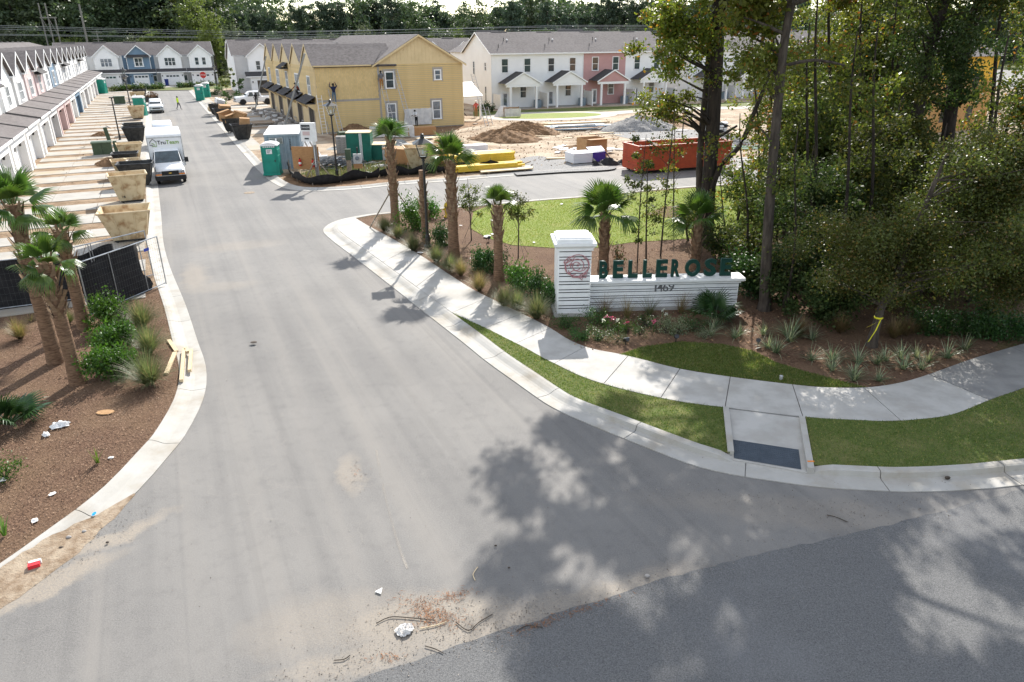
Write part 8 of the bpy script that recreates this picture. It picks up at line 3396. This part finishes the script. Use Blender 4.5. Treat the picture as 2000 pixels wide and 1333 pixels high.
mound('small soil heap before the tan hoppers on the left lots',G(214,322),1.3,.9,.55,'dirt',7,group='soil mounds on the left lots')
mound('low broken soil heap beyond the green utility cabinet',G(200,266),1.2,.8,.4,'dirt',8,group='soil mounds on the left lots')
mound('scraped soil ridge before the gravel patch of the site',G(1140,290),2.6,.8,.35,'dirt',9,group='soil mounds on the site')
mound('grey gravel spill beside the orange-red waste container',G(1405,282),3.6,2.0,.8,'gravel',10,'gravel_mound',group='gravel mounds on the site')
# clods scattered over the soil
rng=np.random.default_rng(21)
sp=scatter(4200,[G(x,y) for x,y in ((600,345),(900,335),(1210,318),(1430,300),(1430,232),(1000,236),(850,250),(640,300))],rng)
C=np.concatenate([sp,np.full((len(sp),1),LAND+.03)],1)
put(fast_mesh('soil_clods',leaves(C,.15,.7,.6,var=.8,rng=rng),4,M('soil_clod',(.36,.24,.14),(.5,.37,.24),3,.95,island=.4)),'soil_clods',kind='stuff')
lp=[lot(-14,2),lot(100,2),lot(100,kl-1),lot(-14,kl-1)]
sp=scatter(3000,lp,rng)
C=np.concatenate([sp,np.full((len(sp),1),LAND+.0)],1)
put(fast_mesh('soil_clods',leaves(C,.14,.7,.8,var=.8,rng=rng),4,bpy.data.materials['soil_clod']),'soil_clods',kind='stuff')
# long blue-filmed metal sheets
bs=thing('metal_sheets','long bundle of blue-filmed metal sheets behind the soil mound','metal sheets',G(1130,254),R(14))
for k in range(12):
 x=random.uniform(-.9,.9)
 MB().cbox((x,random.uniform(-.9,.9),.1+.05*k),random.uniform(5,8),.28,.035,random.uniform(-.08,.08)).build('sheet',MT['bluefilm'] if k%3 else MT['alu'],bs)
stack('lumber_stack','pale yellow timbers lying behind the blue metal sheets','lumber',G(1120,246),R(16),2,4,7.5,.22,.14,'wood',.8)
stack('lumber_stack','short yellow boards left of the blue metal sheets','lumber',G(1055,253),R(10),2,3,3.0,.25,.12,'wood_yellow',.3)
# bench with a drape and a bag stack
bn=thing('garden_bench','brown bench half covered in white cloth before the round lawn','bench',G(1000,229),R(16))
b=MB()
for i in range(4):
 MB().box(-1.05,1.05,-.35+i*.16,-.22+i*.16,.5,.54).build('seat_slat',MT['brownbench'],bn)
for i in range(3):
 MB().box(-1.05,1.05,.33,.37,.68+i*.18,.82+i*.18).build('back_slat',MT['brownbench'],bn)
for x in (-1.0,.93):
 for y in (-.32,.28):
  MB().box(x,x+.07,y,y+.07,-.02,.5 if y<0 else 1.25).build('leg',MT['brownbench'],bn)
 MB().box(x,x+.07,-.33,.34,.72,.78).build('armrest',MT['brownbench'],bn)
o=MB()
V,F=[],[]
for i in range(8):
 for j in range(7):
  V.append((-1.1+i*.31,-.42+.04*math.sin(i*2)+(.0 if j<3 else .0),.1+j*.16))
for i in range(7):
 for j in range(6):
  F.append((i*7+j,(i+1)*7+j,(i+1)*7+j+1,i*7+j+1))
o.add(V,F)
q=o.build('cloth_drape',MT['tarp'],None,True,G(1000,229)+Vector((0,-.05,0)))
q.rotation_euler=(0,0,R(16))
tag(q,'white cloth hanging over the front of the brown bench','cloth')
o=MB()
o.slab((-1.0,-.6,.02),(.6,-.5,.02),(.5,.5,1.3),(-.2,.5,1.25),.04)
q=o.build('leaning_sheet',MT['tarp'],None,False,G(980,228))
tag(q,'white sheet leaning left of the brown bench','sheet')
# black stake post and bag pallet on the site
f=G(1332,272)
o=MB().tube([(0,0,-.05),(.0,0,ht(1338,197,f))],.06,7).build('site_stake',MT['black_metal'],None,False,f)
tag(o,'thin tall black post standing alone on the site behind the red container','post')
bgp=thing('bag_pallet','pallet of white and black wrapped bags behind the big trunks','bags',G(1395,262),R(22))
for i in range(5):
 for k in range(4):
  b=MB()
  b.ball((-1.2+i*.6,.1*(k%2),.25+k*.26),.36,.6,.16,8,5)
  b.build('bag',MT['plastic_white'] if (i+k)%3 else MT['fabric_black'],bgp)
MB().box(-1.6,1.6,-.6,.6,0,.12).build('pallet',MT['weathered'],bgp)
for k,(x,y,lab) in enumerate(((1465,290,'pale green plastic pipe lying beyond the slanting limb, upper'),(1475,294,'pale green plastic pipe lying beyond the slanting limb, lower'))):
 o=MB().tube([(-2.2,0,.1),(2.2,.5,.1)],.09,8).build('plastic_pipe',MT['pvc_green'],None,False,G(x,y))
 tag(o,lab,'pipe','pipes on the site')
# pallets, blocks and clutter near the garage fronts of the yellow house
rc_=random.Random(31)
for k in range(12):
 p=ylot(6+k*1.9,1.2+(k*1.37)%2.6)+Vector((0,0,LAND+.03))
 root=thing('material_pile','small pile of grey blocks and offcuts before the yellow garages','building materials',p,RZ_P+rc_.uniform(-.3,.3),'piles before the yellow garages')
 for i in range(rc_.randint(4,9)):
  MB().cbox((rc_.uniform(-.6,.6),rc_.uniform(-.5,.5),.1+.2*(i%3)),rc_.uniform(.3,.7),.22,.19,rc_.uniform(-.3,.3)).build('block',MT['block'] if i%4 else MT['plastic_white'],root)
for k in range(5):
 p=ylot(4.5+k*5,.5)+Vector((0,0,LAND))
 root=thing('sawhorse','pale metal sawhorse standing in front of the yellow garages','sawhorse',p,RZ_S,'sawhorses before the yellow garages')
 MB().box(-.6,.6,-.04,.04,.72,.8).build('beam',MT['alu'],root)
 for x in (-.5,.5):
  for y in (-.3,.3):
   MB().tube([(x,0,.74),(x,y,-.01)],.022,5).build('leg',MT['alu'],root)
stack('plank_stack','planks and a grey board laid on the walk behind the container','planks',ylot(9.5,4.2)+Vector((0,0,LAND+.02)),RZ_P,2,4,2.6,.24,.07,'weathered',.2)
# ================================================================== ladders on the yellow house
def ladder(label,p0,p1,w=.42,mat='alu',rung=.31,group='ladders on the yellow house',pole=False):
 p0,p1=Vector(p0),Vector(p1)
 d=p1-p0
 L=d.length
 root=thing('ladder',label,'ladder',p0,0,group)
 z=d.normalized()
 x=z.cross(Vector((0,0,1)))
 return root,d,L
def ladder2(label,p0,p1,side,w=.45,mat='alu',group='ladders on the yellow house',rail=.035):
 p0,p1,side=Vector(p0),Vector(p1),Vector(side).normalized()
 d=p1-p0
 root=thing('ladder',label,'ladder',p0,0,group)
 for sg in (-1,1):
  MB().tube([side*sg*w/2,d+side*sg*w/2],rail,4).build('rail',MT[mat],root)
 n=int(d.length/.31)
 me=MB().tube([-side*w/2,side*w/2],.018,5).mesh('rung',MT[mat])
 for i in range(1,n):
  put(me,'rung',root,d*(i/n))
 return root
def ye(pd_,z,out=.0):
 """point on / before the end wall of the yellow house"""
 o=yellow.location
 return Vector((o.x,o.y,LAND))+(-SD)*(YL+out)+PD*pd_+Vector((0,0,z))
def yf(s,z,out=0.0):
 o=yellow.location
 return Vector((o.x,o.y,LAND))-SD*(YL-s)-PD*out+Vector((0,0,z))
ladder2('aluminium ladder under the navy-shirted worker at the corner of the yellow end wall',ye(1.9,0,1.7),ye(1.5,4.5,.12),PD)
ladder2('aluminium ladder under the grey-shirted worker beside the upper window',ye(7.6,0,1.9),ye(6.95,6.2,.12),PD)
ladder2('aluminium ladder crossing the tall windows of the yellow end wall',ye(9.6,0,1.9),ye(8.7,6.3,.1),PD)
ladder2('short ladder standing against the skirt roof at the yellow corner',ye(.35,.0,.7),ye(.25,3.9,.12),PD,.5,'plastic_white')
ladder2('low folding step ladder behind the white electrical cabinet',ye(1.0,0,1.3),ye(.9,1.3,.8),PD,.5,'gray_pipe')
ladder2('aluminium ladder leaning on the white porch at the back of the yellow house',ye(18.6,0,2.2),ye(17.7,5.6,.4),PD)
ladder2('short step ladder under the white porch',ye(19.4,0,1.4),ye(19.0,2.0,1.0),PD,.5)
# long grey pump-jack style planks leaning on the garage side
ladder2('long grey ladder leaning up the street front near the corner of the yellow house',yf(3.2,0,3.4),yf(1.2,8.0,.5),SD,.5,'gray_pipe',rail=.06)
ladder2('long grey ladder leaning up the far street front of the yellow house',yf(33.5,0,2.6),yf(31.5,7.2,.4),SD,.5,'gray_pipe',rail=.06)
# ================================================================== people
def person(label,foot,rz,pose,shirt,trousers,s=1.0,skin='skin',hat=None,group='workers on the site',shoes='boot'):
 """pose: dict of joints in metres, figure facing -y"""
 J=dict(pelvis=(0,0,.95),chest=(0,.02,1.32),neck=(0,.01,1.48),head=(0,-.02,1.64),
    hipL=(-.1,0,.9),kneeL=(-.11,-.02,.5),ankL=(-.11,.02,.09),toeL=(-.12,-.16,.05),
    hipR=(.1,0,.9),kneeR=(.11,-.02,.5),ankR=(.11,.02,.09),toeR=(.12,-.16,.05),
    shL=(-.19,.02,1.42),elL=(-.25,.03,1.14),wrL=(-.24,-.06,.9),haL=(-.24,-.1,.8),
    shR=(.19,.02,1.42),elR=(.25,.03,1.14),wrR=(.24,-.06,.9),haR=(.24,-.1,.8))
 J.update(pose)
 chain=[('pelvis','chest'),('chest','neck'),('neck','head'),('pelvis','hipL'),('hipL','kneeL'),('kneeL','ankL'),('ankL','toeL'),('pelvis','hipR'),('hipR','kneeR'),('kneeR','ankR'),('ankR','toeR'),
    ('chest','shL'),('shL','elL'),('elL','wrL'),('wrL','haL'),('chest','shR'),('shR','elR'),('elR','wrR'),('wrR','haR')]
 rad=dict(pelvis=.15,chest=.165,neck=.06,head=.1,hipL=.1,kneeL=.068,ankL=.05,toeL=.04,hipR=.1,kneeR=.068,ankR=.05,toeR=.04,shL=.075,elL=.05,wrL=.036,haL=.04,shR=.075,elR=.05,wrR=.036,haR=.04)
 names=list(J)
 idx={n:i for i,n in enumerate(names)}
 me=bpy.data.meshes.new('body')
 me.from_pydata([J[n] for n in names],[(idx[a],idx[c]) for a,c in chain],[])
 o=bpy.data.objects.new('tmp',me)
 COL.objects.link(o)
 md=o.modifiers.new('skin','SKIN')
 for n in names:
  v=me.skin_vertices[0].data[idx[n]]
  v.radius=(rad[n],rad[n]*(.8 if n in ('pelvis','chest') else 1))
  v.use_root=(n=='pelvis')
 o.modifiers.new('sub','SUBSURF').levels=1
 o.modifiers['sub'].render_levels=1
 dg=bpy.context.evaluated_depsgraph_get()
 body=bpy.data.meshes.new_from_object(o.evaluated_get(dg))
 bpy.data.objects.remove(o)
 body.materials.clear()
 for m in (MT[skin],MT[shirt],MT[trousers],MT[shoes]):
  body.materials.append(m)
 segm={}
 for a,c in chain:
  if a in ('neck',) or c.startswith('ha'):
   k=0
  elif c.startswith('wr'):
   k=0 if shirt in ('redcloth','whitecloth') else 1
  elif c in ('chest','neck') or c.startswith(('sh','el')):
   k=1
  elif c.startswith('toe'):
   k=3
  else:
   k=2
  segm[(a,c)]=k
 VJ={n:Vector(J[n]) for n in names}
 for p in body.polygons:
  best,bk=9,0
  for (a,c),k in segm.items():
   A,B_=VJ[a],VJ[c]
   ab=B_-A
   t=max(0,min(1,(p.center-A).dot(ab)/max(1e-6,ab.length_squared)))
   dd=(p.center-A-ab*t).length-rad[a]*.5
   if dd<best:
    best,bk=dd,k
  p.material_index=bk
  p.use_smooth=True
 root=thing('person',label,'person',foot,rz,group,s)
 put(body,'body',root)
 h=VJ['head']
 b=MB()
 if hat:
  b.ball(h+Vector((0,.01,.05)),.125,.14,.1,10,6)
  b.lathe([(.15,.03),(.155,.05)],12,h)
  b.build('hard_hat',MT[hat],root,smooth=True)
 else:
  b.ball(h+Vector((0,.03,.035)),.11,.115,.105,10,6)
  b.build('hair',MT['hair'],root,smooth=True)
 b=MB()
 for sx in (-1,1):
  b.ball(h+Vector((sx*.037,-.1,.01)),.012,n=6,m=4)
 b.build('eyes',MT['hair'],root)
 MB().ball(h+Vector((0,-.112,-.02)),.016,.02,.024,6,4).build('nose',MT[skin],root)
 for sg,sh_ in (('L',-1),('R',1)):
  w_,ha=VJ['wr'+sg],VJ['ha'+sg]
  d=(ha-w_).normalized()
  q=d.cross(Vector((0,1,0)))
  q=q.normalized() if q.length>.1 else Vector((1,0,0))
  b=MB()
  for i in range(4):
   st=ha+q*(i-1.5)*.018
   b.tube([st,st+d*(.05+.01*(i in (1,2))),st+d*.085+Vector((0,-.015,-.01))],[.009,.008,.006],5)
  b.tube([ha-d*.02+q*.035,ha+d*.03+q*.06],[.01,.008],5)
  b.build('fingers',MT[skin],root)
 return root
face_sd = RZ_P + math.pi       # back to the camera, looking along the street
# worker in high-visibility shirt walking in the street
person('worker in a hi-vis yellow shirt and grey trousers walking in the street',G(350,215,0),RZ_P+R(115),dict(kneeL=(-.1,-.2,.52),ankL=(-.1,-.24,.1),toeL=(-.1,-.42,.06),kneeR=(.1,.06,.5),ankR=(.1,.28,.14),toeR=(.1,.12,.05),elL=(-.26,.12,1.16),wrL=(-.25,.1,.92),elR=(.26,-.08,1.14),wrR=(.24,-.22,.94),haR=(.24,-.28,.86)),'hiviz','graycloth',1.08,'skin_dark')
up_=dict(elL=(-.34,-.08,1.5),wrL=(-.26,-.22,1.72),haL=(-.24,-.27,1.8),elR=(.34,-.08,1.5),wrR=(.26,-.22,1.72),haR=(.24,-.27,1.8))
fy=R(0)+RZ_P+math.pi
person('worker in navy top and jeans on a ladder, arms raised',ye(1.75,3.05,.55),RZ_P+math.pi,dict(up_,kneeR=(.12,-.1,.55),ankR=(.12,.0,.3),toeR=(.12,-.16,.26)),'navy','jeans',1.15)
person('worker in a grey shirt and tan trousers high on a ladder by the upper window',ye(6.95,4.35,.6),RZ_P+math.pi-R(8),dict(elL=(-.25,-.1,1.2),wrL=(-.2,-.3,1.25),haL=(-.2,-.36,1.3),kneeL=(-.12,-.1,.55),ankL=(-.12,0,.3),toeL=(-.12,-.16,.26)),'graycloth','tancloth',1.05)
person('worker in a maroon shirt crouching on a skirt roof of the yellow house',yf(6.2,3.62,.8),RZ_S+R(200),dict(pelvis=(0,.15,.5),chest=(0,-.12,.85),neck=(0,-.2,1.0),head=(0,-.28,1.12),hipL=(-.1,.12,.48),kneeL=(-.13,-.2,.5),hipR=(.1,.12,.48),kneeR=(.13,-.2,.5),shL=(-.19,-.14,.93),elL=(-.24,-.32,.74),wrL=(-.2,-.5,.62),haL=(-.2,-.56,.55),shR=(.19,-.14,.93),elR=(.24,-.32,.74),wrR=(.2,-.5,.62),haR=(.2,-.56,.55)),'maroon','darkcloth',1.05,'skin_dark')
person('worker in a white shirt bending before the plastic sheet',ye(10.4,.35,1.4),RZ_P+R(-60),dict(chest=(0,-.1,1.28),neck=(0,-.16,1.42),head=(0,-.22,1.55),shL=(-.19,-.1,1.37),shR=(.19,-.1,1.37),elL=(-.24,-.28,1.15),wrL=(-.18,-.45,1.1),haL=(-.18,-.52,1.08),elR=(.24,-.28,1.15),wrR=(.18,-.45,1.1),haR=(.18,-.52,1.08)),'whitecloth','darkcloth',1.05,'skin_dark')
person('worker in a coral red shirt and white cap standing by the white porch',G(930,229),RZ_P+math.pi,dict(elL=(-.34,-.02,1.28),wrL=(-.24,-.15,1.35),haL=(-.2,-.2,1.38),elR=(.3,.0,1.18),wrR=(.28,-.1,1.0)),'redcloth','tancloth',1.12,'skin','plastic_white')
person('worker in dark clothes crouching at the left foot of the white porch',G(903,238),RZ_P+R(70),dict(pelvis=(0,.1,.62),chest=(0,-.1,.98),neck=(0,-.16,1.12),head=(0,-.22,1.25),hipL=(-.1,.08,.6),kneeL=(-.12,-.24,.5),hipR=(.1,.08,.6),kneeR=(.12,-.12,.42),shL=(-.19,-.1,1.06),elL=(-.24,-.25,.84),wrL=(-.2,-.4,.7),haL=(-.2,-.46,.64),shR=(.19,-.1,1.06),elR=(.24,-.25,.84),wrR=(.2,-.4,.7),haR=(.2,-.46,.64)),'darkcloth','darkcloth',1.1,'skin_dark')
person('person in dark clothes standing at the open side of the white pickup',G(502,207),RZ_P+math.pi,dict(),'darkcloth','darkcloth',1.1,'skin_dark')
# ================================================================== hydrant, boards, litter
def hydrant():
 p=G(873,424)
 root=thing('fire_hydrant','yellow fire hydrant in the mulch behind the shaggy palm','fire hydrant',p,R(20))
 MB().lathe([(.17,-.02),(.17,.05),(.12,.06),(.12,.55),(.15,.56),(.15,.62)],14).build('barrel',MT['yellow_paint'],root,smooth=True)
 MB().lathe([(.14,.62),(.13,.72),(.08,.8),(.04,.82),(.035,.88)],14).build('bonnet',MT['yellow_paint'],root,smooth=True)
 for a in (0,90,180):
  c,s=math.cos(R(a)),math.sin(R(a))
  MB().tube([(c*.1,s*.1-0,.45),(c*.2,s*.2,.45)],.06,8).build('outlet_cap',MT['yellow_paint'],root)
hydrant()
def board(label,a,c,w,t,cat='plank',group='loose planks by the left kerb',z=.0,mat='wood',name='plank'):
 a,c=Vector(a),Vector(c)
 d=(c-a)
 rz=math.atan2(d.y,d.x)
 o=MB().box(0,d.length,-w/2,w/2,0,t).build(name,MT[mat],None,False,(a.x,a.y,a.z+z))
 o.rotation_euler=(0,0,rz)
 return tag(o,label,cat,group)
board('short pale plank in the mulch, farthest of the loose planks',G(330,666),G(345,688),.12,.05)
board('pale plank end lying in the mulch pointing to the kerb',G(342,690),G(325,732),.13,.05)
board('longest loose plank lying on the edge of the left kerb',G(360,687),G(355,748),.1,.09,z=.02)
board('shorter loose plank lying beside the long one on the left kerb',G(374,687),G(371,728),.1,.09,z=.01)
board('small wood block at the far end of the planks on the left kerb',G(363,684),G(368,692),.12,.09,z=.02)
def scrap(name,label,cat,p,n,size,mat,seed,flat=.35,group=None):
 """crumpled sheet of paper, bag or cloth"""
 rr=random.Random(seed)
 b=MB()
 V,F=[],[]
 for i in range(n):
  for j in range(n):
   u,v=i/(n-1)-.5,j/(n-1)-.5
   rad=1-.35*(abs(u)+abs(v))
   V.append((u*size[0]*rad+rr.uniform(-.04,.04)*size[0],v*size[1]*rad+rr.uniform(-.04,.04)*size[1],.012+rr.uniform(0,flat)*size[1]*max(.1,1-2.6*(u*u+v*v))))
 for i in range(n-1):
  for j in range(n-1):
   F.append((i*n+j,(i+1)*n+j,(i+1)*n+j+1,i*n+j+1))
 b.add(V,F)
 o=b.build(name,MT[mat],None,False,p,)
 o.rotation_euler=(0,0,rr.uniform(0,6))
 return tag(o,label,cat,group)
scrap('plastic_bag','crumpled white bag in the mulch below the fan palm shrub','litter',G(118,833),9,(.6,.35),'plastic_white',1,.5,'litter in the left bed')
scrap('plastic_bag','smaller white bag left of the crumpled bag in the mulch','litter',G(90,851),7,(.3,.2),'plastic_white',2,.6,'litter in the left bed')
scrap('paper_scrap','white paper scrap near the single seedling in the mulch','litter',G(217,895),5,(.16,.12),'paper',3,.3,'litter in the left bed')
scrap('paper_scrap','white paper scrap in the lower left mulch','litter',G(102,966),5,(.2,.14),'paper',4,.3,'litter in the left bed')
scrap('paper_scrap','pinkish packet at the lower left edge of the bed','litter',G(68,1018),5,(.22,.16),'paper',5,.3,'litter in the left bed')
scrap('paper_scrap','pale scrap at the left edge above the low shrub','litter',G(6,938),5,(.26,.2),'paper',6,.3,'litter in the left bed')
scrap('blue_wrapper','bright blue wrapper on the dirt covering the left gutter','litter',G(184,1005,.06),5,(.16,.1),'litter_blue',7,.4,'litter in the left gutter')
b=MB()
b.lathe([(.25,.0),(.27,.012),(.25,.02)],20)
o=b.build('cardboard_disc',MT['cardboard'],None,False,G(206,806))
o.scale=(.9,.55,1)
tag(o,'round tan cardboard disc lying in the mulch','disc')
rp=thing('paper_carton','crushed red and white packet lying in the left gutter','litter',G(68,1108,.03),.5,'litter in the left gutter')
MB().cbox((0,0,.05),.2,.14,.09).build('packet',MT['litter_red'],rp)
MB().cbox((0.02,.06,.06),.205,.06,.095).build('white_band',MT['paper'],rp)
scrap('old_cloth','crumpled pale cloth among twigs at the bottom of the road','litter',G(790,1232,.02),11,(.34,.38),'tarp',9,.25,'litter on the road')
o=MB().prism([(-.07,0,.012),(.05,-.06,.012),(.05,.1,.012)],(0,0,.02)).build('paper_scrap',MT['paper'],None,False,G(740,1158,.0))
tag(o,'small triangular pale scrap on the sandy patch of road','litter','litter on the road')
for k,(pts,lab) in enumerate((([(735,1218),(760,1206),(790,1206),(850,1212)],'brown twig running left of the crumpled cloth'),([(820,1228),(850,1222),(872,1215)],'pale broken stick right of the crumpled cloth'),([(890,1215),(915,1232),(935,1216),(962,1200)],'bent brown twig right of the crumpled cloth'),([(928,1134),(924,1122),(933,1108)],'thin pale twig standing out on the sandy patch'),([(1615,1006),(1632,1010),(1656,1020)],'black stick lying on the shaded road right of the ramp'),([(830,1262),(850,1268),(866,1276)],'thin dark twig along the edge of the old road'),([(652,1290),(672,1288),(684,1280)],'thin curved twig near the bottom of the road'),([(1010,1232),(1030,1222),(1060,1226)],'reddish twig along the seam of the two roads'))):
 b=MB()
 P=[G(x,y,.025) for x,y in pts]
 b.tube(smooth(P,3),[.009]*(len(smooth(P,3))),5)
 o=b.build('twig',MT['bark'] if k not in (1,3) else MT['wood'])
 tag(o,lab,'twig','twigs on the road')
# pine straw and grit on the road
rng=np.random.default_rng(31)
def blot(cx,cy,sx,sy,n,rz=0):
 c=G(cx,cy,0)
 q=rng.normal(size=(n,2))*np.array([sx,sy])
 cr_,sr_=math.cos(rz),math.sin(rz)
 return np.stack([c.x+q[:,0]*cr_-q[:,1]*sr_,c.y+q[:,0]*sr_+q[:,1]*cr_],1)
q=np.concatenate([blot(835,1195,.28,.13,420,-.5),blot(885,1165,.18,.08,160,.3),blot(855,1215,.3,.1,150),blot(760,1285,.15,.05,60),blot(1110,1200,.5,.05,120,.4),blot(1050,1225,.3,.06,60,.4),blot(695,920,.12,.3,20)])
C=np.concatenate([q,rng.uniform(.012,.03,(len(q),1))],1)
put(fast_mesh('pine_straw',leaves(C,.075,.1,1.5,var=.5,rng=rng),4,MT['needle']),'pine_straw',kind='stuff')
q=np.concatenate([blot(850,1215,1.1,.35,700,.1),blot(1000,1215,.8,.3,500,.4),blot(700,1300,.8,.2,350,.2),blot(690,930,.2,.5,90),blot(1560,985,2.0,.4,700,-.15),blot(1250,1150,2.4,.2,500,.38),blot(1700,990,1.4,.25,350,.3),blot(170,1050,.8,.18,260,.82),blot(110,1115,.7,.15,160,.75),rng.uniform([-9,8],[9,24],(700,2))])
C=np.concatenate([q,rng.uniform(.012,.02,(len(q),1))],1)
put(fast_mesh('road_grit',leaves(C,.02,.75,1.0,var=.7,rng=rng),4,MT['pebble']),'road_grit',kind='stuff')
rs_=random.Random(2)
for k,(x,y,r,lab) in enumerate(((1264,1127,.05,'pale round pebble on the shaded road'),(210,1061,.035,'small brown cone lying on the road near the left gutter'),(1850,936,.07,'dark lump of debris in the right gutter'),(968,1067,.03,'small dark pebble in the middle of the road'),(994,1110,.025,'smaller dark pebble just below the other in the road'),(496,672,.12,'flattened dark smudge of debris in the road'),(165,1040,.05,'grey stone on the dirt-covered left gutter, upper'),(135,1052,.06,'grey stone on the dirt-covered left gutter, lower'),(120,1072,.05,'dark stone near the bottom of the left gutter'))):
 b=MB()
 b.ball((0,0,r*.5),r,r*rs_.uniform(.6,.9),r*(.6 if k !=5 else .12),8,5)
 o=b.build('stone',MT['block'] if k in (0,6,7) else MT['bark'],None,True,G(x,y,.02))
 tag(o,lab,'stone','stones and debris on the road')
# white sheets on the lawn
for k,(x,y,s_,lab) in enumerate(((951,462,.38,'square white sheet on the lawn edge beside the small spotlight'),(964,458,.3,'white sheet on the lawn partly behind the small palm'),(962,431,.22,'white scrap on the lawn left of the small palm crown'),(1097,399,.2,'white scrap high on the lawn near the cross street'),(1043,474,.15,'tiny white scrap on the lawn by the sapling'),(900,441,.14,'tiny white scrap in the mulch by the shaggy palm'),(820,494,.25,'pale stones and paper at the foot of the lamp post'))):
 scrap('paper_sheet',lab,'litter',G(x,y,LAND+.05),4,(s_*1.6,s_),'paper',60+k,.08,'white sheets on the lawn')
o=MB().lathe([(.05,0),(.055,.13),(.02,.15)],8).build('drink_can',MT['alu'],None,False,G(1525,742))
tag(o,'small silver can standing on the grass edge by the pavement','can')
# loose timber and rubble over the site
rl=random.Random(71)
for k in range(46):
 x,y=rl.uniform(650,1420),rl.uniform(242,322)
 if 870<x<1010 and y>285:
  continue
 p=G(x,y)
 o=MB().box(-.5,.5,-.5,.5,0,1).build('loose_board',MT[rl.choice(['wood','weathered','wood','plywood','tarp'])],None,False,p,)
 o.scale=(rl.uniform(.8,3.2),rl.uniform(.12,.5),rl.uniform(.03,.1))
 o.rotation_euler=(0,rl.uniform(-.03,.06),rl.uniform(-.4,1.4))
 tag(o,'loose board or sheet lying on the churned soil of the building site','board','loose boards on the building site')
